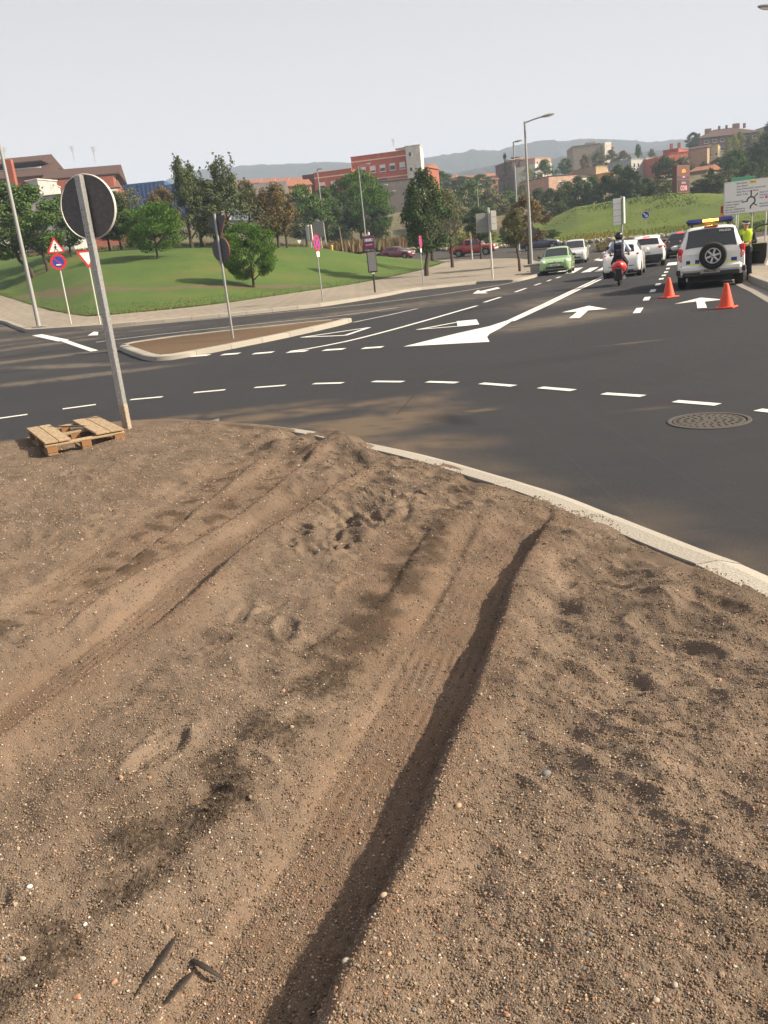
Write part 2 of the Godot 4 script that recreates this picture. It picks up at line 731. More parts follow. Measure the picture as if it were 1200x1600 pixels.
func road_colour(x: float, z: float) -> Color:
	var d := -z
	var base := Vector3(0.064, 0.067, 0.080)                     # fresh asphalt of the ring
	var old := Vector3(0.12, 0.113, 0.108)
	var n := nz.get_noise_2d(x * 1.0, z * 1.0)
	var m := nz2.get_noise_2d(x * 5.0, z * 5.0)
	var t := ss(56.0, 66.0, d + n * 6.0)                         # old road beyond the crossing
	var bx := -7.0 - (d - 24.0) * 0.1
	t = maxf(t, 0.42 * ss(27.0, 34.0, d + 0.35 * (2.0 - x) + n * 6.0) * (1.0 - ss(2.0, 9.0, x - (d - 30.0) * 0.42)))
	t = maxf(t, 0.55 * ss(0.0, 6.0, bx - x + n * 3.0) * ss(15.0, 21.0, d))
	var c := base.lerp(old, t)
	# tyre-polished streaks along the approach
	var along := Vector2(0.34, -0.94)
	var lat := (Vector2(x, z) - Vector2(4.0, -20.0)).dot(Vector2(along.y, -along.x))
	var st := nz.get_noise_2d(lat * 9.0, (x * along.x + z * along.y) * 0.35)
	c *= 1.0 + 0.22 * st * ss(17.0, 24.0, d) + 0.10 * n + 0.07 * m
	var k := dust(x, z)
	for oil in OIL:
		var p: Vector2 = (Vector2(x, z) - oil[0]).rotated(oil[3])
		c *= 1.0 - oil[4] * (1.0 - ss(0.2, 1.3, sqrt(pow(p.x / oil[1], 2) + pow(p.y / oil[2], 2))))
	if z > -12.5 and x > -8.0 and x < 4.0:
		var near := 9.0
		for i in range(0, kerb_out.size() - 1, 2):
			near = minf(near, kerb_out[i].distance_to(Vector2(x, z)))
		k = maxf(k, (0.8 if x < 0.3 else 0.32) * (1.0 - ss(0.0, 0.55 + 0.5 * n, near - 0.06)))
	var q := nz.get_noise_2d(x * 14.0, z * 14.0)
	var grit := fposmod(sin(floor(x * 40.0) * 12.9898 + floor(z * 40.0) * 78.233) * 43758.5, 1.0)
	k = clampf(k * (0.75 + 1.3 * n + 1.3 * m + 1.1 * q + 0.35 * grit), 0.0, 0.95)
	var e := Vector3(0.235, 0.182, 0.135).lerp(Vector3(0.215, 0.19, 0.162), ss(13.0, 16.0, d))
	return Color(lerpf(c.x, e.x, k), lerpf(c.y, e.y, k), lerpf(c.z, e.z, k))

func build_ground() -> void:
	island_kerb()
	nz = noise(0.35, 3, 4, 21)
	nz2 = noise(0.35, 3, 3, 22)
	DUST = []
	for d in [
		[Vector2(-0.274, -8.652), 0.8, 0.6, 0.3, 1.25], [Vector2(0.107, -8.918), 0.9, 0.4, 0.5, 0.8], [Vector2(0.432, -9.701), 0.8, 0.3, 0.9, 0.6], [Vector2(-1.254, -9.956), 1.5, 0.28, 0.15, 1.0],
		[Vector2(-2.050, -10.540), 1.4, 0.22, 0.1, 0.8], 
		[Vector2(0.592, -7.464), 0.5, 0.3, -0.6, 0.5],
		[Vector2(-8.593, -22.354), 3.0, 0.35, 0.25, 1.1], [Vector2(-7.100, -17.182), 2.6, 0.4, 0.15, 1.2], [Vector2(-7.096, -19.894), 1.8, 0.3, -0.5, 1.0], [Vector2(-10.295, -25.983), 3.4, 0.45, 0.4, 0.9], [Vector2(-11.888, -29.073), 3.4, 0.6, 0.3, 0.8], [Vector2(-14.667, -34.535), 3.0, 1.6, 0.3, 1.3], [Vector2(-9.294, -27.741), 4.0, 0.35, 0.3, 0.7],
		[Vector2(4.388, -18.704), 2.4, 1.0, 0.5, 0.75], [Vector2(5.749, -25.218), 3.0, 1.2, 0.9, 0.7], [Vector2(5.321, -18.988), 1.6, 0.6, 0.7, 0.65], [Vector2(0.733, -28.974), 6.0, 0.9, 0.55, 0.9], [Vector2(-1.747, -26.672), 5.0, 0.5, 0.4, 0.8],
		[Vector2(1.685, -30.322), 5.0, 0.7, 0.7, 0.5], [Vector2(4.769, -32.677), 4.0, 1.2, 0.9, 0.4], [Vector2(4.183, -13.331), 0.5, 0.08, 0.0, 0.9], [Vector2(2.631, -7.925), 0.25, 0.06, 0.0, 0.7], [Vector2(1.104, -8.823), 0.22, 0.07, 0.3, 1.1]]:
		DUST.append(d)
	OIL = [[Vector2(0.781, -8.512), 0.16, 0.5, 0.35, 0.5], [Vector2(0.840, -7.334), 0.06, 0.4, 0.3, 0.25], [Vector2(2.873, -12.343), 1.6, 0.5, 0.2, 0.15], [Vector2(8.833, -26.467), 2.4, 0.6, 0.3, 0.2], [Vector2(3.055, -30.355), 5.0, 0.4, 0.65, 0.25], [Vector2(3.665, -25.281), 5.0, 0.3, 0.75, 0.2], [Vector2(-8.005, -19.906), 2.6, 0.16, 0.1, 0.35], [Vector2(-9.090, -23.728), 3.0, 0.2, 0.25, 0.35]]
	var xs := PackedFloat32Array()
	var zs := PackedFloat32Array()
	var x := -60.0
	while x < 75.0:
		xs.append(x)
		x += 0.14 if x > -16.0 and x < 8.0 else (0.3 if x > -20.0 and x < 20.0 else 1.0)
	var z := -150.0
	while z < 12.0:
		zs.append(z)
		z += 1.0 if z < -60.0 else (0.5 if z < -30.0 else (0.16 if z < -14.0 else (0.11 if z < -2.0 else 1.0)))
	var isle := PackedVector2Array()
	for i in kerb_out.size():
		isle.append(kerb_out[i] - side_of(kerb_out, i) * 0.16)
	isle.append_array([Vector2(1.6, 14.0), Vector2(-30.0, 14.0), Vector2(-30.0, -10.2)])
	var rows := []
	var cols := []
	for zz in zs:
		var r := PackedVector3Array()
		for xx in xs:
			var under := 0.0
			if zz > -11.6 and xx < 2.6 and Geometry2D.is_point_in_polygon(Vector2(xx, zz), isle):
				under = 0.5                                      # the road stops at the island's kerb
			r.append(Vector3(xx, gh(xx, zz) - under, zz))
			cols.append(road_colour(xx, zz))
		rows.append(r)
	var b := mb()
	b.colored = true
	b.grid(rows, false, Vector3.UP, cols)
	road = put("road", b, M.asphalt, self)
	road.set_meta("kind", "structure")
	road.set_meta("label", "dark new asphalt of the roundabout and its approach road")

	# open country under and behind everything
	rows = []
	cols = []
	var ln := noise(0.02, 3, 4, 33)
	for i in 76:
		var zz := 60.0 - 4.0 * i if i < 40 else -96.0 - 14.0 * (i - 39) * (1.0 + maxf(0, i - 58) * 0.2)
		var r := PackedVector3Array()
		for j in 81:
			var t := (j - 40) / 40.0
			var xx := 1700.0 * t * t * t * 0.8 + 1700.0 * 0.2 * t
			var on_road := xx > -61 and xx < 76 and zz > -151 and zz < 13
			r.append(Vector3(xx, land(xx, zz) if not on_road else gh(xx, zz) - 0.5, zz))
			var n := ln.get_noise_2d(xx, zz)
			var c := Vector3(0.075, 0.085, 0.035).lerp(Vector3(0.16, 0.125, 0.075), clampf(0.4 + n, 0, 1))
			cols.append(Color(c.x, c.y, c.z))
		rows.append(r)
	b = mb()
	b.colored = true
	b.grid(rows, false, Vector3.UP, cols)
	var land_o := put("open_ground", b, M.land, self)
	land_o.set_meta("kind", "structure")

	# kerb of the soil island: flat inner band, chamfered outer band
	var kerb := structure("island_kerb", "pale concrete kerb curving round the bare soil island")
	kerb_line("kerb_stone", kerb_out, [[0.02, -0.1], [0.0, 0.055], [-0.125, 0.10], [-0.25, 0.105], [-0.25, -0.1]], 0.98, 0.007, [M.kerb0, M.kerb1, M.kerb2, M.kerb3], kerb)

	# pavement by the park and the platform under the young trees
	var front := spread([Vector2(-20.599, -44.744), Vector2(-16.873, -40.315), Vector2(-13.898, -34.540), Vector2(-12.330, -31.598)], 0.8)
	front.append_array(spread([Vector2(-12.200, -31.378), Vector2(-9.368, -30.716), Vector2(-7.279, -30.900), Vector2(-5.058, -31.466), Vector2(-3.243, -32.165), Vector2(-1.601, -33.122), Vector2(-0.112, -35.687), Vector2(1.033, -38.266), Vector2(2.410, -42.152), Vector2(3.768, -43.625), Vector2(6.164, -45.403), Vector2(7.763, -43.900), Vector2(9.382, -46.531), Vector2(11.593, -54.024), Vector2(13.930, -63.080), Vector2(14.542, -67.633)], 0.8))
	var back := spread([Vector2(14.326, -67.564), Vector2(14.407, -71.935), Vector2(14.038, -77.806), Vector2(11.501, -82.743), Vector2(8.932, -88.126)], 0.8)
	var poly := []
	poly.append_array(front)
	poly.append_array(back)
	poly.append_array([Vector2(2.0, -84.0), Vector2(-8.0, -66.0), Vector2(-14.0, -58.0), Vector2(-24.0, -66.0), Vector2(-36.0, -72.0)])
	slab("pavement", poly, 0.12, M.pavement, "pale pavement beside the park lawn")
	var pk := structure("pavement_kerb", "low kerb along the pavement of the park")
	kerb_line("kerb_stone", front, [[-0.06, -0.1], [-0.05, 0.118], [-0.02, 0.13], [0.14, 0.132], [0.14, -0.1]], 1.0, 0.012, [M.kerb1, M.kerb3], pk)
	# concrete gutter strip along the lay-by
	var gut := spread([Vector2(-9.219, -30.437), Vector2(-4.984, -30.853), Vector2(-2.719, -31.407), Vector2(-0.610, -31.962), Vector2(1.375, -33.471), Vector2(3.358, -35.814), Vector2(5.694, -39.480), Vector2(7.736, -42.891), Vector2(9.425, -46.430)], 0.7)
	paint("gutter_strip", gut, 0.22, M.gutter, road, 0.007)
	# splitter island: kerb and soil
	var isl := spread([Vector2(-6.460, -22.458), Vector2(-5.908, -21.188), Vector2(-4.737, -18.906), Vector2(-3.915, -19.103), Vector2(-2.897, -20.183), Vector2(-1.924, -21.410), Vector2(-0.839, -23.155), Vector2(-0.410, -24.093)], 0.4)
	isl.append_array(spread([Vector2(-0.339, -24.362), Vector2(-0.507, -24.565), Vector2(-0.879, -24.650), Vector2(-2.523, -24.374), Vector2(-4.134, -24.125), Vector2(-5.517, -23.809), Vector2(-6.360, -23.255), Vector2(-6.559, -22.825)], 0.4))
	var si := structure("splitter_island_kerb", "pale kerb round the traffic island before the park")
	kerb_line("kerb_stone", isl, [[-0.02, -0.1], [0.0, 0.10], [0.03, 0.115], [0.22, 0.12], [0.22, -0.1]], 1.0, 0.01, [M.kerb0, M.kerb2, M.kerb1], si)
	var inner := []
	for i in isl.size():
		inner.append(isl[i] + side_of(isl, i) * 0.21)
	var ib := slab("splitter_island_soil", inner, 0.10, M.soil, "brown soil filling the traffic island")
	ib.set_meta("kind", "structure")
	# pavement on the right with a high kerb
	var rk := spread([Vector2(34.0, -1.0), Vector2(20.0, -3.5), Vector2(12.0, -7.0), Vector2(8.4, -12.0), Vector2(8.05, -15.2), Vector2(8.70, -17.14), Vector2(10.0, -20.93), Vector2(11.62, -25.65), Vector2(15.6, -35.0), Vector2(19.6, -44.0), Vector2(25.0, -56.0), Vector2(31.0, -68.0), Vector2(40.0, -74.0)], 0.6)
	var rp := []
	for i in rk.size():
		rp.append(rk[i] + side_of(rk, i) * -0.1)
	rp.append_array([Vector2(70.0, -66.0), Vector2(70.0, -1.0)])
	slab("pavement", rp, 0.17, M.pavement, "pavement on the right of the approach road")
	var rr := structure("pavement_kerb", "high kerb beside the open car door")
	kerb_line("kerb_stone", rk, [[0.0, -0.1], [-0.01, 0.16], [-0.03, 0.185], [-0.16, 0.19], [-0.16, -0.1]], 1.0, 0.01, [M.kerb1, M.kerb3], rr)
	var rg := []
	for i in rk.size():
		rg.append(rk[i] + side_of(rk, i) * 0.21)
	paint("gutter_strip", rg, 0.40, M.gutter, road, 0.006)


func slab(called: String, poly: Array, h: float, m: Material, label: String) -> MeshInstance3D:
	# a raised paved area: inside points on a grid so that it follows the ground
	var p := PackedVector2Array(poly)
	var lo := p[0]
	var hi := p[0]
	for q in p:
		lo = lo.min(q)
		hi = hi.max(q)
	var all := PackedVector2Array(p)
	var step := 2.0 if hi.x - lo.x > 20 else 0.7
	var x := lo.x + step * 0.5
	while x < hi.x:
		var z := lo.y + step * 0.5
		while z < hi.y:
			var q := Vector2(x + rng.randf_range(-0.1, 0.1), z + rng.randf_range(-0.1, 0.1))
			if Geometry2D.is_point_in_polygon(q, p):
				all.append(q)
			z += step
		x += step
	var t := Geometry2D.triangulate_delaunay(all)
	var b := mb()
	b.colored = true
	var cn := noise(0.15, 3, 4, 44)
	for k in range(0, t.size(), 3):
		var mid := (all[t[k]] + all[t[k + 1]] + all[t[k + 2]]) / 3
		if not Geometry2D.is_point_in_polygon(mid, p):
			continue
		var q := [all[t[k]], all[t[k + 1]], all[t[k + 2]]]
		if (q[1] - q[0]).cross(q[2] - q[0]) > 0:
			q = [q[0], q[2], q[1]]
		var base := b.v.size()
		for s in q:
			var n := cn.get_noise_2d(s.x, s.y)
			if m == M.soil:
				b.col = Color(0.205, 0.145, 0.10) * (1.0 + 0.5 * n)
			else:
				b.col = Color(0.30, 0.262, 0.215) * (1.0 + 0.35 * n)
			var bump := 0.03 * cn.get_noise_2d(s.x * 9.0, s.y * 9.0) if m == M.soil else 0.0
			b.add(gp(s, h + bump), Vector3.UP)
		b.ix.append_array([base, base + 2, base + 1])
	var o := put(called, b, m, self)
	o.set_meta("kind", "structure")
	o.set_meta("label", label)
	return o


# ---------------------------------------------------------------- road markings
func build_markings() -> void:
	var pm: Material = M.paint
	for d in [[Vector2(3.001, -8.169), Vector2(3.266, -7.774)], [Vector2(2.528, -9.029), Vector2(2.832, -8.628)], [Vector2(2.013, -9.894), Vector2(2.300, -9.442)], [Vector2(1.424, -10.723), Vector2(1.758, -10.228)], [Vector2(0.780, -11.390), Vector2(1.141, -11.008)], [Vector2(0.043, -12.010), Vector2(0.459, -11.645)], [Vector2(-0.841, -12.464), Vector2(-0.395, -12.198)], [Vector2(-1.758, -12.751), Vector2(-1.277, -12.628)], [Vector2(-2.722, -12.918), Vector2(-2.226, -12.860)], [Vector2(-3.696, -12.885), Vector2(-3.186, -12.819)], [Vector2(-4.664, -12.642), Vector2(-4.191, -12.751)], [Vector2(-5.495, -12.346), Vector2(-5.125, -12.448)], [Vector2(-6.326, -11.913), Vector2(-5.949, -12.093)], [Vector2(3.454, -7.361), Vector2(3.670, -6.927)]]:
		paint("lane_dash", d, 0.12, pm, road)
	for d in [[Vector2(-3.934, -19.118), Vector2(-3.524, -19.007)], [Vector2(-3.201, -18.787), Vector2(-2.801, -18.676)], [Vector2(-2.443, -18.292), Vector2(-2.002, -18.194)], [Vector2(-1.659, -17.871), Vector2(-1.242, -17.721)], [Vector2(-0.883, -17.496), Vector2(-0.454, -17.321)], [Vector2(-0.073, -17.060), Vector2(0.325, -16.902)]]:
		paint("give_way_dash", d, 0.26, pm, road)
	paint("edge_line", spread([Vector2(-1.601, -18.002), Vector2(-1.265, -18.124), Vector2(-0.448, -18.873), Vector2(0.457, -20.270), Vector2(1.526, -22.216), Vector2(2.375, -23.896), Vector2(3.512, -26.243)], 0.5), 0.13, pm, road)
	for d in [[Vector2(3.956, -27.643), Vector2(4.834, -29.807)], [Vector2(5.852, -32.559), Vector2(6.751, -35.036)], [Vector2(7.511, -37.080), Vector2(8.118, -38.630)], [Vector2(8.749, -40.182), Vector2(9.195, -41.366)], [Vector2(9.744, -42.678), Vector2(10.313, -44.143)]]:
		paint("lane_dash", straight(d, 0.7), 0.13, pm, road)
	var tri_marks := [[Vector2(-1.573, -21.025), Vector2(0.128, -21.940), Vector2(-0.482, -20.346)], [Vector2(1.235, -19.975), Vector2(2.554, -21.177), Vector2(2.412, -19.704)]]
	for k in 2:
		var q: Array = tri_marks[k]
		for i in 3:
			var w := 0.13 if not (k == 1 and i == 1) else 0.5
			var a: Vector2 = q[i]
			var b: Vector2 = q[(i + 1) % 3]
			paint("give_way_triangle", straight([a, b], 0.6), w, pm, road, 0.006 + 0.002 * i)
	paint_poly("nose_marking", [Vector2(0.719, -16.550), Vector2(1.975, -18.129), Vector2(2.798, -18.998), Vector2(3.485, -20.227), Vector2(3.969, -21.361), Vector2(3.459, -19.782), Vector2(2.870, -18.119), Vector2(2.534, -17.276), Vector2(2.394, -16.691), Vector2(2.302, -15.757), Vector2(1.560, -16.146)], pm, road)
	paint("centre_line", straight([Vector2(3.463, -20.059), Vector2(3.943, -21.223), Vector2(5.126, -24.098), Vector2(7.092, -29.137), Vector2(10.896, -38.713), Vector2(17.686, -55.410)], 0.7), 0.13, pm, road, 0.008)
	paint("centre_line", straight([Vector2(3.416, -19.631), Vector2(3.956, -20.875), Vector2(5.118, -23.646), Vector2(7.079, -28.643), Vector2(10.515, -37.169), Vector2(16.985, -52.968)], 0.7), 0.13, pm, road, 0.01)
	paint_poly("direction_arrow", [Vector2(5.839, -21.997), Vector2(5.858, -20.394), Vector2(5.432, -20.537), Vector2(4.770, -18.752), Vector2(4.577, -18.952), Vector2(5.154, -20.485), Vector2(4.830, -20.726)], pm, road)
	paint_poly("direction_arrow", [Vector2(8.315, -20.892), Vector2(8.340, -19.640), Vector2(7.883, -19.580), Vector2(7.294, -17.989), Vector2(7.133, -18.109), Vector2(7.813, -19.895), Vector2(7.271, -19.816)], pm, road)
	paint_poly("direction_arrow", [Vector2(4.436, -34.132), Vector2(4.939, -33.479), Vector2(5.013, -34.840), Vector2(6.053, -37.179), Vector2(6.144, -38.602), Vector2(5.014, -35.946), Vector2(5.066, -37.094)], pm, road)
	paint_poly("direction_arrow", [Vector2(17.659, -64.678), Vector2(18.883, -67.306), Vector2(18.166, -65.456), Vector2(18.378, -64.492), Vector2(17.502, -62.079)], pm, road)
	for d in [[Vector2(5.946, -18.486), Vector2(6.436, -19.748)], [Vector2(7.269, -21.840), Vector2(7.718, -23.028)], [Vector2(8.440, -24.788), Vector2(8.901, -26.006)], [Vector2(9.639, -27.810), Vector2(10.034, -28.821)], [Vector2(10.941, -31.181), Vector2(11.315, -32.150)], [Vector2(11.896, -33.620), Vector2(12.274, -34.576)], [Vector2(12.900, -36.186), Vector2(13.334, -37.301)], [Vector2(14.155, -39.457), Vector2(14.666, -40.794)]]:
		paint("lane_dash", straight(d, 0.6), 0.16, pm, road)
	for d in [[Vector2(11.548, -47.431), Vector2(14.034, -54.900)], [Vector2(12.236, -46.540), Vector2(14.399, -52.641)], [Vector2(12.650, -45.525), Vector2(14.677, -51.013)], [Vector2(13.172, -44.980), Vector2(15.242, -50.358)], [Vector2(15.882, -43.719), Vector2(17.338, -47.431)], [Vector2(10.915, -47.925), Vector2(13.393, -55.474)]]:
		paint("crossing_bar", straight(d, 0.6), 0.5, pm, road)
	paint("edge_line", straight([Vector2(-11.386, -29.963), Vector2(-9.422, -26.874)], 0.6), 0.34, pm, road)
	paint("edge_line", straight([Vector2(-9.422, -26.874), Vector2(-7.252, -22.832)], 0.6), 0.2, pm, road, 0.007)
	paint_poly("lane_dash", [Vector2(-9.018, -27.994), Vector2(-8.621, -27.783), Vector2(-8.981, -29.046), Vector2(-9.206, -29.328)], pm, road)
	paint("worn_line", spread([Vector2(-7.975, -25.390), Vector2(-7.384, -25.670), Vector2(-6.047, -26.174), Vector2(-4.206, -26.628), Vector2(-2.372, -26.972), Vector2(-0.858, -27.236), Vector2(0.279, -27.902), Vector2(1.157, -28.742)], 0.7), 0.12, M.worn_paint, road)
	paint("worn_line", straight([Vector2(-0.295, -24.101), Vector2(0.823, -25.725), Vector2(1.752, -27.371)], 0.6), 0.12, M.worn_paint, road)
	paint("tar_joint", straight([Vector2(1.194, -12.654), Vector2(0.687, -11.081), Vector2(0.255, -9.110)], 0.3), 0.014, M.rubber, road, 0.005)
	# manhole cover
	var hole := thing("manhole_cover", "round cast iron manhole cover set in the asphalt at the right", "manhole cover", Vector3(2.92, 0.013, -7.14))
	var b := mb()
	b.lathe([[0.0001, 0.006], [0.295, 0.006], [0.30, 0.003]], 40)
	put("lid", b, M.iron, hole)
	b = mb()
	b.lathe([[0.312, 0.003], [0.315, 0.009], [0.345, 0.009], [0.35, 0.003]], 40)
	put("frame", b, M.iron, hole)
	b = mb()
	for ring in 4:
		var r := 0.07 + ring * 0.063
		var k := 6 + ring * 7
		for j in k:
			var a := TAU * j / k + ring * 0.3
			b.bbox(Vector3(cos(a) * r, 0.009, sin(a) * r), Vector3(0.030, 0.006, 0.016), 0.002, Basis(Vector3.UP, -a))
	put("tread_studs", b, M.iron, hole).set_meta("kind", "stuff")


# ---------------------------------------------------------------- the bare soil island
# each rut: centre line as x over z (points far to near), half width of the floor, depth, height of its banks
var RUTS := [
	[[Vector2(0.93, -5.0), Vector2(0.86, -4.62), Vector2(0.47, -3.74), Vector2(0.20, -2.94), Vector2(-0.02, -2.35), Vector2(-0.14, -2.0), Vector2(-0.30, -1.62), Vector2(-0.42, -1.3), Vector2(-0.7, -0.6)], 0.085, 0.070, 0.038],
	[[Vector2(-0.02, -6.95), Vector2(-0.33, -6.14), Vector2(-0.65, -5.32), Vector2(-0.94, -4.63), Vector2(-1.13, -3.87), Vector2(-1.33, -3.37), Vector2(-1.55, -2.85), Vector2(-2.0, -2.0)], 0.09, 0.10, 0.055],
	[[Vector2(0.50, -5.7), Vector2(0.10, -4.43), Vector2(-0.14, -3.66), Vector2(-0.32, -3.2)], 0.06, 0.024, 0.008],
	[[Vector2(-0.4, -7.9), Vector2(-1.05, -7.4), Vector2(-1.42, -5.78), Vector2(-1.72, -4.45), Vector2(-2.0, -3.5)], 0.09, 0.06, 0.036],
	[[Vector2(0.0, -8.0), Vector2(-0.5, -7.55), Vector2(-1.0, -5.77), Vector2(-1.5, -4.47), Vector2(-1.8, -3.5)], 0.07, 0.055, 0.03],
	[[Vector2(0.78, -5.6), Vector2(0.33, -4.26), Vector2(0.02, -3.41), Vector2(-0.33, -2.61)], 0.05, 0.02, 0.01],
]
var rut_tab := []
var PRINTS := []
var ns := []

func rut_tables() -> void:
	for r in RUTS:
		var line := spread(r[0], 0.02)
		var t := PackedFloat32Array()
		var s := PackedFloat32Array()
		t.resize(600)
		s.resize(600)
		t.fill(1e6)
		for i in line.size() - 1:
			var a: Vector2 = line[i]
			var b: Vector2 = line[i + 1]
			var slope := (b.x - a.x) / maxf(b.y - a.y, 1e-4)
			for k in range(int(ceil((a.y + 12.0) * 50.0)), int((b.y + 12.0) * 50.0) + 1):
				if k >= 0 and k < 600:
					t[k] = a.x + slope * (k / 50.0 - 12.0 - a.y)
					s[k] = 1.0 / sqrt(1.0 + slope * slope)
		var z0: float = r[0][0].y
		var z1: float = r[0][-1].y
		rut_tab.append([t, s, r[1], r[2], r[3], z0, z1, rut_tab.size() in [3, 4], 0.0 if rut_tab.is_empty() else 0.3])
	var pr := RandomNumberGenerator.new()
	pr.seed = 5
	for i in 110:
		PRINTS.append([Vector2(pr.randf_range(-4.5, 2.0), pr.randf_range(-8.0, -1.4)), pr.randf_range(-1.2, 1.2), pr.randf_range(0.5, 1.1), pr.randf_range(0.006, 0.016)])
	# the trampled patch of boot prints between the ruts
	for i in 46:
		PRINTS.append([Vector2(pr.randf_range(-0.65, 0.25), pr.randf_range(-5.6, -4.4)), pr.randf_range(-1.4, 1.4), pr.randf_range(0.55, 0.9), pr.randf_range(0.012, 0.021)])
	ns = [noise(0.55, 3, 3, 61), noise(2.0, 3, 3, 62), noise(6.5, 3, 4, 63), noise(34.0, 3, 2, 64), noise(1.1, 3, 4, 65), noise(6.0, 3, 4, 66), noise(2.3, 3, 3, 67)]

var print_cells := {}

func soil_at(x: float, z: float, fine: bool) -> Array:          # [height, damp 0..1, reddish 0..1]
	var n0: float = ns[0].get_noise_2d(x, z)
	var n1: float = ns[1].get_noise_2d(x, z)
	var n2: float = ns[2].get_noise_2d(x, z)
	var h := 0.10 + 0.03 * n0
	var mid := 1.0
	var right := ss(0.05, 0.5, x + 0.35 * (z + 2.6) * -0.9)      # the churned right-hand part
	var lump := 0.042 + 0.055 * right
	var red := 0.0
	var damp := 0.0
	var damp2 := 0.0
	var k := (z + 12.0) * 50.0
	var rutted := 0.0
	if k >= 0.0 and k < 599.0:
		var ki := int(k)
		for r in rut_tab:
			var xc: float = r[0][ki]
			if xc > 1e5 or r[0][ki + 1] > 1e5:
				continue
			xc = lerpf(xc, r[0][ki + 1], k - ki)
			var u: float = (x - xc) * r[1][ki]
			if absf(u) > 0.5:
				continue
			u += 0.010 * n1 + 0.008 * n2
			var e := ss(r[5] + r[8], r[5] + 0.7 + r[8] * 2.0, z) * (1.0 - ss(r[6] - 0.9, r[6], z))
			var w: float = r[2]
			var grow := ss(-4.6, -1.7, z)
			e *= 0.75 + 0.55 * grow
			var a := absf(u)
			var f := 0.0
			if u > 0:                                           # steep, undercut right bank
				f = -r[3] * (1.0 - ss(w, w + 0.05 + 0.05 * grow, a)) + r[4] * ss(w, w + 0.05, a) * (1.0 - ss(w + 0.06, w + 0.30, a))
			else:
				f = -r[3] * (1.0 - 0.3 * ss(w + 0.13, w + 0.19, a) - 0.7 * ss(w + 0.15, 0.5, a))
			h += f * e
			var floor_ := (1.0 - ss(w * 0.8, w * 1.5, a)) * e
			if fine and r[3] > 0.04:
				var lane := ss(-w - 0.18, -w - 0.12, u) * (1.0 - ss(w * 0.6, w, u)) * minf(e, 1.0)
				h += 0.0042 * lane * sin(u * 150.0 + 0.6 * n1) * ss(-0.4, 0.1, n1) * (1.0 - 0.7 * ss(-3.0, -2.2, z))           # tread lines pressed into the floor
			rutted = maxf(rutted, minf((1.0 - ss(w * 1.1, w + 0.26, a)) * e * 1.2, 1.0))
			if r[7]:
				damp2 = maxf(damp2, (1.0 - ss(0.02, 0.20, absf(u + 0.05))) * clampf(0.25 + 2.6 * n2 + 1.5 * n1, 0.0, 0.85))
			red = maxf(red, minf(1.0, (1.0 - ss(w, w + 0.28, a)) * e) * (0.65 + 0.8 * n2))
	mid = 1.0 - 0.85 * rutted
	h += lump * n1 * mid + (0.015 + 0.008 * right) * n2 * mid + (0.034 + 0.045 * right) * (0.25 - absf(ns[6].get_noise_2d(x * 0.8 + z * 0.6, (z * 0.8 - x * 0.6) * 1.9))) * mid
	if fine:
		h += 0.006 * ns[3].get_noise_2d(x, z) * (1.0 - 0.4 * rutted)
	var key := Vector2i(int(floor(x * 2.0)), int(floor(z * 2.0)))
	if print_cells.has(key):
		for p in print_cells[key]:
			var q: Vector2 = (Vector2(x, z) - p[0]).rotated(p[1])
			var e := sqrt(pow(q.x / (0.055 * p[2]), 2) + pow(q.y / (0.14 * p[2]), 2)) + 0.25 * n1 + 0.45 * n2
			if e < 1.7 and e > -1.0:
				h += (-p[3] * (1.0 - ss(0.6, 1.05, e)) + p[3] * 0.5 * ss(0.85, 1.1, e) * (1.0 - ss(1.15, 1.7, e))) * mid
	# damp, dark humus: a broken stripe left of the main rut and scattered patches
	var n4: float = ns[4].get_noise_2d(x, z)
	var n5: float = ns[5].get_noise_2d(x, z)
	var xs := damp_x(z)
	var stripe := 1.0 - ss(0.02, 0.22 + 0.12 * n5, absf(x - xs + 0.10 * n4))
	damp = clampf(stripe * ss(-6.2, -4.0, z) * (0.75 + 2.2 * n5 + 1.6 * n4) - 0.05, 0, 1)
	damp = maxf(damp, damp2)
	damp *= (0.25 + 1.05 * fposmod(sin(floor(x * 240.0) * 12.9898 + floor(z * 240.0) * 78.233) * 43758.5, 1.0)) if fine and x * x + z * z < 9.0 else 0.8
	damp = maxf(damp, clampf((n4 + 0.55 * n5 - 0.36) * 2.0, 0, 0.22))
	return [h, damp, red]

func damp_x(z: float) -> float:
	return 0.60 + (z + 5.5) * -0.345 if z < -3.0 else -0.26 + (z + 3.0) * -0.50

func soil_edge(dir: Vector2) -> float:                          # how far the soil reaches in a direction
	var best := 13.0
	for i in kerb_in.size() - 1:
		var t = Geometry2D.segment_intersects_segment(Vector2.ZERO, dir * 14.0, kerb_in[i], kerb_in[i + 1])
		if t != null:
			best = minf(best, t.length())
	return best

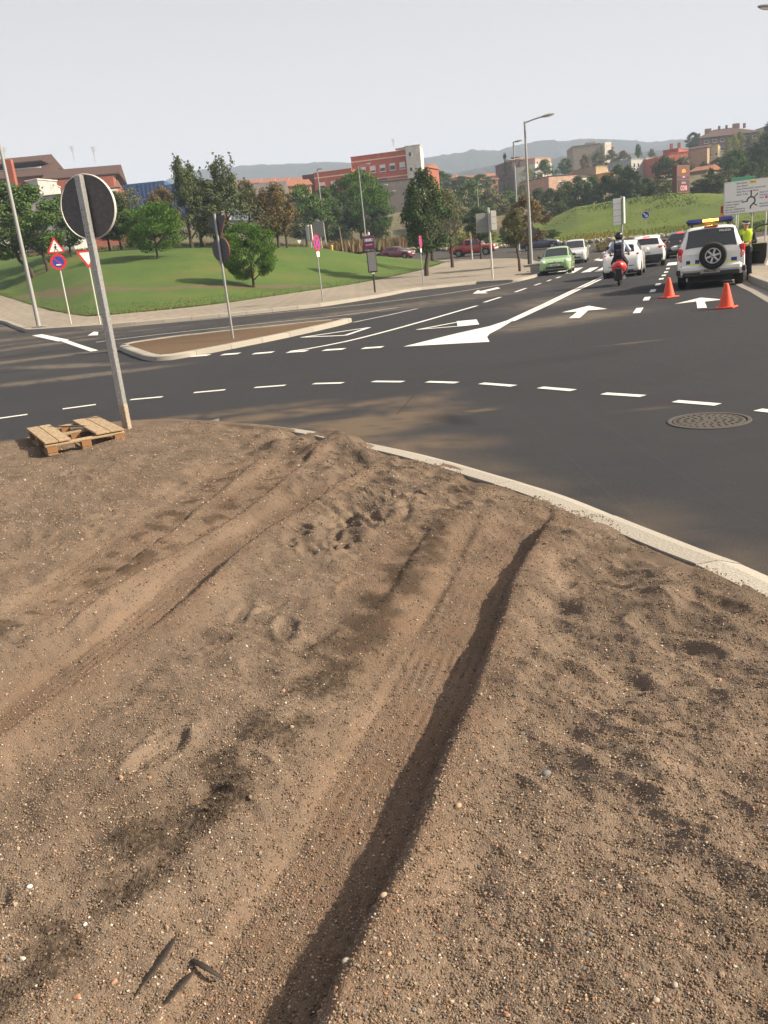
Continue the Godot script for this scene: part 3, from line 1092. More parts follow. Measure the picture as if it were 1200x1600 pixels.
func build_soil() -> void:
	rut_tables()
	for p in PRINTS:
		var c := Vector2i(int(floor(p[0].x * 2.0)), int(floor(p[0].y * 2.0)))
		for i in [-1, 0, 1]:
			for j in [-1, 0, 1]:
				var key := c + Vector2i(i, j)
				if not print_cells.has(key):
					print_cells[key] = []
				print_cells[key].append(p)
	var rows := []
	var cols := []
	var na := 600
	var nr := 620
	var edge := PackedFloat32Array()
	var angles := PackedFloat32Array()
	for j in na + 1:
		var a := lerpf(-1.05, 0.95, float(j) / na)
		angles.append(a)
		var dir := Vector2(sin(a), -cos(a))
		var e := soil_edge(dir)
		var hit := dir * e
		# earth spilled over the kerb where the tracks leave the island, and over its inner band further left
		var spill := 0.62 * exp(-pow((hit.x + 0.36) / 0.27, 2)) if hit.y < -6.0 else 0.0
		spill += 0.10 * ss(-0.5, -0.9, hit.x) if hit.y < -6.0 else 0.0
		spill += 0.13 * ss(-5.4, -5.9, hit.y) * ss(1.3, 0.9, hit.x) * ss(-0.6, -0.3, hit.x) if hit.y < -5.0 and hit.x > -0.6 else 0.0
		spill += 0.03 * ns[2].get_noise_2d(hit.x, hit.y) + 0.03
		edge.append(e + spill * (1.0 if spill > 0 else 0.5))
	for i in nr + 1:
		var s := float(i) / nr
		var r := PackedVector3Array()
		for j in na + 1:
			var rr := 0.75 * pow(edge[j] / 0.75, s)
			var x := sin(angles[j]) * rr
			var z := -cos(angles[j]) * rr
			var f := soil_at(x, z, rr < 12.0)
			var left := edge[j] - rr
			var over := 0.0
			if left < 0.5:
				over = 1.0 - ss(0.0, 0.5, left)
			var h: float = f[0]
			# meet the kerb: just below its top, or heaped over it and thinning out on the road
			var hx := sin(angles[j]) * edge[j]
			var hz := -cos(angles[j]) * edge[j]
			var heap := exp(-pow((hx + 0.42) / 0.34, 2)) * ss(-6.0, -6.6, hz)
			h = lerpf(h, 0.100 + 0.02 * (f[0] - 0.1) * 20.0 * 0.5, over * (1.0 - heap))
			h = lerpf(h, 0.108 * ss(0.0, 0.30, left) + 0.010 * ss(0.0, 0.05, left) + 0.25 * (f[0] - 0.1) * ss(0.0, 0.4, left), over * heap)
			if heap < 0.3 and left < 0.16:
				h = maxf(h, lerpf(h, 0.112, ss(-0.5, -0.9, hx) * ss(-6.0, -7.0, hz)))
			r.append(Vector3(x, h + gh(x, z), z))
			var n := nz2.get_noise_2d(x * 7.0, z * 7.0)
			var c := Vector3(0.236, 0.182, 0.143)                 # dry gravelly earth
			c = c.lerp(Vector3(0.255, 0.170, 0.120), clampf(f[2] * 0.9 + 0.35 * heap * over + 0.25 * ns[4].get_noise_2d(z, x), 0, 1))
			c *= 1.0 + 0.28 * n + 0.2 * ns[4].get_noise_2d(x + 30.0, z)
			c = c.lerp(Vector3(0.050, 0.038, 0.029), minf(f[1], 1.0) * 0.9)
			cols.append(Color(c.x, c.y, c.z))
		rows.append(r)
	var b := mb()
	b.colored = true
	b.grid(rows, false, Vector3.UP, cols)
	# behind and beside the camera the island goes on, coarser
	rows = []
	cols = []
	for i in 25:
		var r := PackedVector3Array()
		for j in 25:
			var q := Vector2(-9.0 + j * 0.45, -0.9 + i * 0.3)
			r.append(Vector3(q.x, 0.045, q.y) if q.x < 1.7 else Vector3(q.x, -0.1, q.y))
			cols.append(Color(0.26, 0.195, 0.135))
		rows.append(r)
	b.grid(rows, false, Vector3.UP, cols)
	var o := put("island_soil", b, M.soil, self)
	o.set_meta("kind", "structure")
	o.set_meta("label", "bare brown soil of the roundabout island with wheel ruts")
	gravel()


func pebble_mesh(seed_: int, flat: float) -> ArrayMesh:
	var r := RandomNumberGenerator.new()
	r.seed = seed_
	var b := mb()
	b.blob(Transform3D(Basis.from_scale(Vector3(1.0, flat, r.randf_range(0.65, 0.9))), Vector3.ZERO), 4, 6)
	for i in b.v.size():
		b.v[i] *= 1.0 + 0.32 * sin(b.v[i].x * 5.0 + seed_) * cos(b.v[i].z * 4.0 + b.v[i].y * 6.0)
	b.n = PackedVector3Array()
	var f := mb()
	for i in range(0, b.ix.size(), 3):
		f.tri3(b.v[b.ix[i]], b.v[b.ix[i + 2]], b.v[b.ix[i + 1]])
	b = f
	return b.mesh()


func gravel() -> void:
	var r := RandomNumberGenerator.new()
	r.seed = 77
	for set_ in 3:
		var count := [130000, 50000, 100000][set_] as int
		var mm := MultiMesh.new()
		mm.transform_format = MultiMesh.TRANSFORM_3D
		mm.use_colors = true
		mm.mesh = pebble_mesh(set_ + 1, [0.75, 0.6, 0.85][set_])
		mm.instance_count = count
		var k := 0
		while k < count:
			var rr := 1.0 * pow(11.0, pow(r.randf(), 0.85))
			var a := r.randf_range(-0.75, 0.68)
			var x := sin(a) * rr
			var z := -cos(a) * rr
			if rr > soil_edge_quick(a) - 0.02:
				continue
			var f := soil_at(x, z, false)
			if f[1] > 0.55 and r.randf() < 0.5 or f[2] > 0.6 and r.randf() < 0.45:
				continue
			var size := 0.0013 + 0.0022 * pow(r.randf(), 3.0)
			if set_ == 2:
				size = 0.0014 + 0.0030 * pow(r.randf(), 2.5)
			if set_ == 1:
				size = 0.0015 + 0.0028 * pow(r.randf(), 4.0)
			var big := r.randf()
			if big < 0.0022 and set_ != 2:
				size = r.randf_range(0.004, 0.0085)
			var basis := Basis.from_euler(Vector3(r.randf_range(-0.5, 0.5), r.randf() * TAU, r.randf_range(-0.5, 0.5))).scaled(Vector3.ONE * size * (1.0 + 0.9 * ss(3.0, 8.0, rr)))
			mm.set_instance_transform(k, Transform3D(basis, Vector3(x, f[0] + gh(x, z) + size * 0.35, z)))
			var t := r.randf()
			var c := Vector3(0.16, 0.118, 0.085).lerp(Vector3(0.36, 0.285, 0.21), t * t)
			if f[1] > 0.4 and r.randf() < 0.75:
				c = Vector3(0.055, 0.042, 0.032) * r.randf_range(0.7, 1.5)
			elif set_ == 2:                                     # small clods of the same earth
				c = Vector3(0.21, 0.148, 0.105).lerp(Vector3(0.09, 0.066, 0.048), t)
			elif r.randf() < 0.035:
				c = Vector3(0.50, 0.46, 0.40)
			elif r.randf() < 0.2:
				c = Vector3(0.15, 0.14, 0.135)
			elif r.randf() < 0.15:
				c = Vector3(0.34, 0.20, 0.13)
			mm.set_instance_color(k, Color(c.x, c.y, c.z))
			k += 1
		var o := MultiMeshInstance3D.new()
		o.name = "gravel"
		o.multimesh = mm
		o.material_override = M.pebble
		add_child(o, true)
		o.set_meta("kind", "stuff")
		o.set_meta("label", ["fine gravel strewn over the island soil", "coarser gravel strewn over the island soil", "small clods of earth on the island soil"][set_])
		o.set_meta("category", "gravel")

var quick := PackedFloat32Array()

func soil_edge_quick(a: float) -> float:
	if quick.is_empty():
		for i in 161:
			var t := lerpf(-0.8, 0.8, i / 160.0)
			quick.append(soil_edge(Vector2(sin(t), -cos(t))))
	return quick[clampi(int((a + 0.8) * 100.0), 0, 160)]


# ---------------------------------------------------------------- the park lawn, the grassy island and the hills
var lawn_f := []
var lawn_c := []
var mound_f := []
var mound_c := []

func prof(u: float) -> float:
	return 0.45 * u + 0.55 * (1.0 - cos(PI * u)) / 2.0

func ruled(f: Array, c: Array, t: float, u: float) -> Vector3:
	var i := clampi(int(t), 0, f.size() - 2)
	var a: Vector3 = f[i].lerp(f[i + 1], t - i)
	var b: Vector3 = c[i].lerp(c[i + 1], t - i)
	return Vector3(lerpf(a.x, b.x, u), lerpf(a.y, b.y, prof(u)), lerpf(a.z, b.z, u))

func build_park() -> void:
	var lw := [[Vector3(-32.44, 3.215, -68.25), Vector3(-28.51, 2.668, -64.75), Vector3(-25.76, 2.271, -62.50), Vector3(-23.54, 1.899, -59.05), Vector3(-19.09, 1.238, -51.36), Vector3(-15.26, 0.873, -44.38), Vector3(-12.10, 0.733, -37.91), Vector3(-10.88, 0.693, -37.56), Vector3(-9.27, 0.646, -38.43), Vector3(-7.79, 0.603, -39.65), Vector3(-6.27, 0.564, -42.45), Vector3(-3.69, 0.510, -50.89), Vector3(-0.95, 0.479, -57.93), Vector3(1.87, 0.550, -65.15), Vector3(5.24, 0.750, -73.14), Vector3(8.40, 1.121, -83.08)], [Vector3(-37.47, 5.689, -80.00), Vector3(-34.58, 5.561, -80.00), Vector3(-32.25, 5.492, -80.00), Vector3(-30.50, 5.480, -80.00), Vector3(-28.39, 5.421, -79.00), Vector3(-25.75, 5.358, -78.00), Vector3(-22.92, 5.287, -78.00), Vector3(-20.65, 5.219, -78.00), Vector3(-17.82, 5.094, -78.00), Vector3(-14.43, 4.858, -78.00), Vector3(-12.34, 4.668, -79.00), Vector3(-9.04, 4.298, -80.00), Vector3(-6.72, 4.063, -80.00), Vector3(-3.26, 3.542, -80.00), Vector3(0.18, 2.667, -83.00), Vector3(8.23, 1.208, -85.00)]]
	lawn_f = lw[0]
	lawn_c = lw[1]
	var md := [[Vector3(3.88, 3.306, -122.00), Vector3(7.36, 3.008, -120.40), Vector3(12.13, 2.473, -115.35), Vector3(17.31, 2.027, -105.44), Vector3(21.13, 1.690, -97.90), Vector3(24.47, 1.542, -94.57), Vector3(27.01, 1.478, -93.14), Vector3(29.62, 1.364, -90.58), Vector3(32.33, 1.285, -88.79), Vector3(34.44, 1.155, -85.83), Vector3(38.24, 0.918, -80.40), Vector3(42.66, 0.796, -77.55), Vector3(45.97, 0.560, -71.86)], [Vector3(4.39, 4.067, -136.00), Vector3(8.30, 4.013, -134.40), Vector3(13.72, 4.065, -129.35), Vector3(19.72, 3.832, -119.44), Vector3(27.77, 5.099, -127.90), Vector3(31.68, 6.524, -124.57), Vector3(36.38, 6.723, -123.14), Vector3(40.39, 6.636, -120.58), Vector3(42.41, 6.789, -118.79), Vector3(46.44, 6.150, -115.83), Vector3(52.38, 4.974, -110.40), Vector3(58.97, 4.167, -107.55), Vector3(64.91, 3.337, -101.86)]]
	mound_f = md[0]
	mound_c = md[1]
	var path := [Vector3(-23.73, 1.943, -59.54), Vector3(-22.18, 1.909, -58.35), Vector3(-20.54, 1.954, -56.86), Vector3(-16.19, 1.870, -51.06), Vector3(-12.99, 1.671, -48.85), Vector3(-10.84, 1.502, -48.79), Vector3(-7.35, 1.186, -50.65), Vector3(-3.96, 0.787, -55.30), Vector3(-2.58, 0.608, -56.01)]
	var gn := noise(0.16, 3, 4, 71)
	var gn2 := noise(0.6, 3, 3, 72)
	var rows := []
	var cols := []
	for i in 181:
		var t := (lawn_f.size() - 1) * i / 180.0
		var r := PackedVector3Array()
		for j in 91:
			var u := j / 80.0
			var p := ruled(lawn_f, lawn_c, t, minf(u, 1.0))
			if j == 0:
				p.y -= 0.12
			if u > 1.0:                                         # over the crest and down behind
				var e := ruled(lawn_f, lawn_c, t, 1.0) - ruled(lawn_f, lawn_c, t, 0.9)
				e.y = 0
				p += e.normalized() * (u - 1.0) * 60.0 - Vector3(0, (u - 1.0) * 5.0, 0)
			p.y += 0.03 + 0.04 * gn2.get_noise_2d(p.x, p.z)
			r.append(p)
			var n := gn.get_noise_2d(p.x, p.z)
			var m := gn2.get_noise_2d(p.x, p.z)
			var c := Vector3(0.095, 0.185, 0.017)
			c = c.lerp(Vector3(0.21, 0.20, 0.045), clampf(0.0 + 1.1 * n + 0.3 * m, 0, 0.7))
			c = c.lerp(Vector3(0.052, 0.115, 0.013), clampf(-0.9 * n + 0.2 * m, 0, 0.7))
			if u > 0.93:
				c = c.lerp(Vector3(0.17, 0.13, 0.07), clampf((u - 0.93) * 8.0 + n, 0, 0.85))
			var best := 9.0
			for k in path.size() - 1:
				best = minf(best, Geometry2D.get_closest_point_to_segment(Vector2(p.x, p.z), Vector2(path[k].x, path[k].z), Vector2(path[k + 1].x, path[k + 1].z)).distance_to(Vector2(p.x, p.z)))
			c = c.lerp(Vector3(0.20, 0.145, 0.085), (1.0 - ss(0.35, 1.0, best + 0.5 * m)) * 0.8)
			cols.append(Color(c.x, c.y, c.z))
		rows.append(r)
	var b := mb()
	b.colored = true
	b.grid(rows, false, Vector3.UP, cols)
	var lawn := put("lawn", b, M.grass, self)
	lawn.set_meta("kind", "structure")
	lawn.set_meta("label", "mown green lawn sloping up behind the pavement")

	rows = []
	cols = []
	for i in 121:
		var t := (mound_f.size() - 1) * i / 120.0
		var r := PackedVector3Array()
		for j in 61:
			var u := j / 40.0
			var p := ruled(mound_f, mound_c, t, minf(u, 1.0))
			if u > 1.0:
				var e := ruled(mound_f, mound_c, t, 1.0) - ruled(mound_f, mound_c, t, 0.9)
				e.y = 0
				p += e.normalized() * (u - 1.0) * 60.0 - Vector3(0, (u - 1.0) * (u - 1.0) * 8.0, 0)
			p.y += 0.25 * gn.get_noise_2d(p.x, p.z) * minf(1.0, u * 4.0)
			r.append(p)
			var n := gn.get_noise_2d(p.x * 0.7 + 50, p.z * 0.7)
			var m := gn2.get_noise_2d(p.x, p.z)
			var c := Vector3(0.14, 0.22, 0.016).lerp(Vector3(0.27, 0.22, 0.05), clampf(0.0 + n + 0.3 * m, 0, 0.7))
			c = c.lerp(Vector3(0.08, 0.12, 0.025), clampf(-1.2 * n, 0, 0.7))
			cols.append(Color(c.x, c.y, c.z))
		rows.append(r)
	b = mb()
	b.colored = true
	b.grid(rows, false, Vector3.UP, cols)
	var mound := put("grassy_hill", b, M.grass, self)
	mound.set_meta("kind", "structure")
	mound.set_meta("label", "grassy mound on the island of the next roundabout")
	tufts()
	# boulders round the foot of the mound
	var r2 := RandomNumberGenerator.new()
	r2.seed = 9
	var mm := MultiMesh.new()
	mm.transform_format = MultiMesh.TRANSFORM_3D
	mm.use_colors = true
	mm.mesh = pebble_mesh(8, 0.7)
	mm.instance_count = 230
	for k in 230:
		var t := r2.randf_range(0.3, 9.0)
		var p := ruled(mound_f, mound_c, t, 0.0) + Vector3(r2.randf_range(-0.4, 0.4), 0.08, r2.randf_range(-0.2, 0.9))
		mm.set_instance_transform(k, Transform3D(Basis.from_euler(Vector3(r2.randf(), r2.randf() * TAU, r2.randf())).scaled(Vector3.ONE * r2.randf_range(0.16, 0.38)), p))
		var v := r2.randf_range(0.28, 0.5)
		mm.set_instance_color(k, Color(v, v * 0.92, v * 0.8))
	var rocks := MultiMeshInstance3D.new()
	rocks.name = "rock_border"
	rocks.multimesh = mm
	rocks.material_override = M.rock
	add_child(rocks)
	rocks.set_meta("kind", "stuff")
	rocks.set_meta("label", "row of pale boulders edging the grassy mound")
	rocks.set_meta("category", "rocks")


func tuft_mesh(seed_: int, blades: int, lean: float) -> ArrayMesh:   # one metre tall
	var r := RandomNumberGenerator.new()
	r.seed = seed_
	var b := mb()
	for i in blades:
		var a := r.randf() * TAU
		var dir := Vector3(cos(a), 0, sin(a))
		var w := Vector3(-dir.z, 0, dir.x) * r.randf_range(0.03, 0.07)
		var root := dir * r.randf_range(0.0, 0.25)
		var h := r.randf_range(0.5, 1.0)
		var mid := root + dir * lean * h * 0.35 + Vector3(0, h * 0.6, 0)
		var tip := root + dir * lean * h + Vector3(0, h, 0)
		b.quad(root - w, root + w, mid + w * 0.8, mid - w * 0.8)
		b.tri3(mid - w * 0.8, mid + w * 0.8, tip)
	return b.mesh()


func scatter(called: String, label: String, count: int, mesh_: Mesh, where: Callable, seed_: int, category: String) -> void:
	var r := RandomNumberGenerator.new()
	r.seed = seed_
	var mm := MultiMesh.new()
	mm.transform_format = MultiMesh.TRANSFORM_3D
	mm.use_colors = true
	mm.mesh = mesh_
	mm.instance_count = count
	for k in count:
		var f: Array = where.call(r)                            # [position, height, colour]
		var s: float = f[1]
		mm.set_instance_transform(k, Transform3D(Basis(Vector3.UP, r.randf() * TAU).scaled(Vector3(s * 0.8, s, s * 0.8)), f[0]))
		mm.set_instance_color(k, f[2])
	var o := MultiMeshInstance3D.new()
	o.name = called
	o.multimesh = mm
	o.material_override = M.blade
	add_child(o, true)
	o.set_meta("kind", "stuff")
	o.set_meta("label", label)
	o.set_meta("category", category)


func tufts() -> void:
	var tm := tuft_mesh(3, 12, 0.5)
	var cn := noise(0.09, 3, 3, 81)
	scatter("wild_grass", "long wild grass growing over the mound", 16000, tm, func(r: RandomNumberGenerator) -> Array:
		var u := pow(r.randf(), 1.2)
		var t := r.randf_range(0.2, 11.8)
		var p := ruled(mound_f, mound_c, t, u * 1.02)
		var n := cn.get_noise_2d(p.x, p.z)
		var c := Vector3(0.14, 0.22, 0.018).lerp(Vector3(0.29, 0.22, 0.06), clampf(0.05 + 1.4 * n + r.randf_range(-0.25, 0.25), 0, 1))
		if n < -0.12:
			c = Vector3(0.05, 0.085, 0.02)
		var h := r.randf_range(0.10, 0.24) * (1.0 + 1.2 * maxf(0.0, -n))
		if u < 0.22:
			h *= 2.6
		return [p - Vector3(0, 0.1, 0), h, Color(c.x, c.y, c.z)], 82, "grass")
	scatter("dry_reeds", "tall dry reeds on the verge behind the lawn", 2600, tuft_mesh(4, 14, 0.3), func(r: RandomNumberGenerator) -> Array:
		var t := r.randf()
		var p := Vector3(-3.34, 4.186, -112.00).lerp(Vector3(6.80, 4.191, -128.00), t) + Vector3(r.randf_range(-2, 2), 0, r.randf_range(-9, 3))
		var c := Vector3(0.16, 0.085, 0.045).lerp(Vector3(0.22, 0.16, 0.07), r.randf())
		if r.randf() < 0.2:
			c = Vector3(0.09, 0.12, 0.03)
		return [p - Vector3(0, 0.8, 0), r.randf_range(0.7, 1.9), Color(c.x, c.y, c.z)], 83, "reeds")
	scatter("verge_weeds", "weeds and dry grass along the back of the lawn", 2600, tm, func(r: RandomNumberGenerator) -> Array:
		var p := ruled(lawn_f, lawn_c, r.randf_range(2.0, 12.6), r.randf_range(0.95, 1.0)) + Vector3(0, 0, r.randf_range(-3.0, 0.0))
		var c := Vector3(0.16, 0.12, 0.05).lerp(Vector3(0.06, 0.09, 0.025), r.randf())
		return [p - Vector3(0, 0.12, 0), r.randf_range(0.2, 0.7), Color(c.x, c.y, c.z)], 84, "weeds")
	scatter("lawn_edge_grass", "ragged grass along the front edge of the lawn", 5000, tm, func(r: RandomNumberGenerator) -> Array:
		var p := ruled(lawn_f, lawn_c, r.randf_range(2.0, 14.8), pow(r.randf(), 3.0) * 0.12)
		var c := Vector3(0.075, 0.13, 0.03).lerp(Vector3(0.13, 0.14, 0.05), r.randf())
		return [p, r.randf_range(0.05, 0.13), Color(c.x, c.y, c.z)], 85, "grass")


func ridge(called: String, line: Array, depth: float, seed_: int, c0: Vector3, rough: float) -> void:
	var rn := noise(0.012, 3, 5, seed_)
	var rows := []
	var cols := []
	var k := line.size()
	for i in 261:
		var t := (k - 1) * i / 260.0
		var a := mini(int(t), k - 2)
		var p0: Vector3 = line[maxi(a - 1, 0)]
		var top: Vector3 = line[a].cubic_interpolate(line[a + 1], p0, line[mini(a + 2, k - 1)], t - a)
		var r := PackedVector3Array()
		for j in 37:
			var u := (j - 18) / 18.0
			var z := top.z - u * depth
			var n := rn.get_noise_2d(top.x, z)
			var h := top.y * pow(maxf(0.0, cos(u * PI / 2)), 0.8)
			h += rough * (n + 0.6 * rn.get_noise_2d(top.x * 5.0, z * 5.0)) * (0.25 + absf(u)) - 6.0
			h += rough * 0.16 * absf(rn.get_noise_2d(top.x * 24.0, z * 24.0)) * 2.0
			r.append(Vector3(top.x, h, z))
			var m := rn.get_noise_2d(top.x * 6.0 + 99.0, z * 6.0)
			var c := c0 * (1.0 + 0.7 * m)
			cols.append(Color(c.x, c.y, c.z))
		rows.append(r)
	var b := mb()
	b.colored = true
	b.grid(rows, false, Vector3.UP, cols)
	var o := put(called, b, M.hill, self)
	o.set_meta("kind", "structure")
	o.set_meta("label", "wooded hills fading into haze" if depth > 250 else "nearer wooded ridge behind the town")


func build_hills() -> void:
	ridge("hills", [Vector3(-1314.02, 224.031, -1500.00), Vector3(-948.58, 202.347, -1500.00), Vector3(-632.21, 185.703, -1500.00), Vector3(-451.87, 176.713, -1500.00), Vector3(-387.52, 176.308, -1500.00), Vector3(-334.97, 170.066, -1500.00), Vector3(-300.46, 170.638, -1500.00), Vector3(-257.46, 183.349, -1500.00), Vector3(-209.02, 184.515, -1500.00), Vector3(-160.89, 183.723, -1500.00), Vector3(-95.02, 179.187, -1500.00), Vector3(-36.46, 175.378, -1500.00), Vector3(30.49, 168.750, -1500.00), Vector3(83.95, 165.452, -1500.00), Vector3(123.77, 165.498, -1500.00), Vector3(170.25, 167.870, -1500.00), Vector3(208.06, 170.097, -1500.00), Vector3(243.19, 164.646, -1500.00), Vector3(263.94, 169.548, -1500.00), Vector3(303.89, 172.547, -1500.00), Vector3(329.71, 172.976, -1500.00), Vector3(344.60, 169.533, -1500.00), Vector3(390.89, 170.917, -1500.00), Vector3(444.45, 162.686, -1500.00), Vector3(492.80, 154.957, -1500.00), Vector3(535.93, 152.701, -1500.00), Vector3(586.66, 150.693, -1500.00), Vector3(633.17, 144.135, -1500.00), Vector3(709.01, 138.672, -1500.00), Vector3(840.04, 117.803, -1500.00), Vector3(1038.80, 85.146, -1500.00), Vector3(1485.44, 35.974, -1500.00)], 330.0, 91, Vector3(0.022, 0.032, 0.030), 12.0)
	ridge("wooded_ridge", [Vector3(9.84, 83.607, -950.00), Vector3(51.13, 84.613, -950.00), Vector3(78.90, 88.236, -950.00), Vector3(99.66, 90.632, -950.00), Vector3(130.63, 92.644, -950.00), Vector3(154.68, 94.068, -950.00), Vector3(182.04, 93.895, -950.00), Vector3(216.95, 94.241, -950.00), Vector3(243.60, 93.506, -950.00), Vector3(277.81, 93.289, -950.00), Vector3(312.01, 92.443, -950.00), Vector3(346.24, 90.965, -950.00), Vector3(380.46, 93.270, -950.00), Vector3(414.74, 89.900, -950.00), Vector3(518.45, 71.462, -950.00), Vector3(623.79, 48.271, -950.00)], 170.0, 92, Vector3(0.016, 0.028, 0.018), 10.0)


# ---------------------------------------------------------------- buildings
func front(a: Vector3, b: Vector3) -> Transform3D:              # x along the facade, y up, z out of it; origin at the top left corner
	var x := Vector3(b.x - a.x, 0, b.z - a.z).normalized()
	var y := Vector3.UP
	return Transform3D(Basis(x, y, x.cross(y)), a)


func volume(called: String, a: Vector3, b: Vector3, depth: float, tall: float, m: Material, parent: Node, coping: Material = null) -> Transform3D:
	var xf := front(a, b)
	var w := Vector2(b.x - a.x, b.z - a.z).length()
	boxpart(called, xf * Vector3(w / 2, -tall / 2, -depth / 2), Vector3(w, tall, depth), m, parent, 0.0, xf.basis)
	if coping:
		boxpart("coping", xf * Vector3(w / 2, 0.08, -depth / 2), Vector3(w + 0.25, 0.16, depth + 0.25), coping, parent, 0.03, xf.basis)
	return xf


var win_meshes := {}

func window(parent: Node, xf: Transform3D, x: float, y: float, w: float, h: float, shutter := 0.0) -> void:
	# glass set back inside a frame that stands a little proud; shutter: the share covered by a lowered pale blind
	var key := "%.2f %.2f %.2f" % [w, h, shutter]
	if not win_meshes.has(key):
		var f := mb()
		for s in [-1, 1]:
			f.box(Vector3(s * (w / 2 - 0.04), 0, 0.03), Vector3(0.08, h, 0.10))
			f.box(Vector3(0, s * (h / 2 - 0.04), 0.03), Vector3(w - 0.16, 0.08, 0.10))
		f.box(Vector3(0, -h / 2 - 0.05, 0.05), Vector3(w + 0.2, 0.08, 0.2))
		if shutter > 0:
			var t := (h - 0.16) * shutter
			f.box(Vector3(0, h / 2 - 0.08 - t / 2, 0.02), Vector3(w - 0.17, t, 0.06))
		var g := mb()
		g.box(Vector3(0, 0, 0.0), Vector3(w - 0.1, h - 0.1, 0.03))
		win_meshes[key] = [f.mesh(), g.mesh()]
	var o := put("window", win_meshes[key][0], M.window_frame, parent)
	o.transform = xf * Transform3D(Basis.IDENTITY, Vector3(x, -y, 0.0))
	put("pane", win_meshes[key][1], M.window_glass, o)


func gable(called: String, a: Vector3, b: Vector3, depth: float, rise: float, over: float, m: Material, parent: Node) -> void:   # ridge along the facade
	var xf := front(a, b)
	var w := Vector2(b.x - a.x, b.z - a.z).length()
	var p := mb()
	var t := Transform3D(xf.basis * Basis(Vector3(0, 0, -1), Vector3.UP, Vector3.RIGHT), xf.origin)   # profile in depth and height, length along the facade
	p.prism(PackedVector2Array([Vector2(-over, 0.02), Vector2(-over, -0.14), Vector2(depth + over, -0.14), Vector2(depth + over, 0.02), Vector2(depth / 2, rise)]), -over, w + over, t)
	put(called, p, m, parent)


func hip(called: String, a: Vector3, b: Vector3, depth: float, rise: float, over: float, m: Material, parent: Node) -> void:
	var xf := front(a, b)
	var w := Vector2(b.x - a.x, b.z - a.z).length()
	var q := [xf * Vector3(-over, 0, over), xf * Vector3(w + over, 0, over), xf * Vector3(w + over, 0, -depth - over), xf * Vector3(-over, 0, -depth - over)]
	var r0 := xf * Vector3(depth * 0.45, rise, -depth / 2)
	var r1 := xf * Vector3(w - depth * 0.45, rise, -depth / 2)
	var p := mb()
	p.quad(q[0], q[1], r1, r0)
	p.quad(q[2], q[3], r0, r1)
	p.tri3(q[1], q[2], r1)
	p.tri3(q[3], q[0], r0)
	p.quad(q[3], q[2], q[1], q[0])
	put(called, p, m, parent)
	boxpart("eaves", xf * Vector3(w / 2, -0.12, -depth / 2), Vector3(w + over * 2 - 0.1, 0.2, depth + over * 2 - 0.1), m, parent, 0.0, xf.basis)


func building(label: String, called := "building", category := "building") -> Node3D:
	return thing(called, label, category)


func aerial(parent: Node, at: Vector3, h: float) -> void:
	var b := mb()
	b.tube([at, at + Vector3(0, h, 0)], 0.05, 5)
	for k in 4:
		b.tube([at + Vector3(-0.5 + 0.08 * k, h - 0.25 * k, 0), at + Vector3(0.5 - 0.08 * k, h - 0.25 * k, 0)], 0.03, 4)
	put("aerial", b, M.aerial, parent)


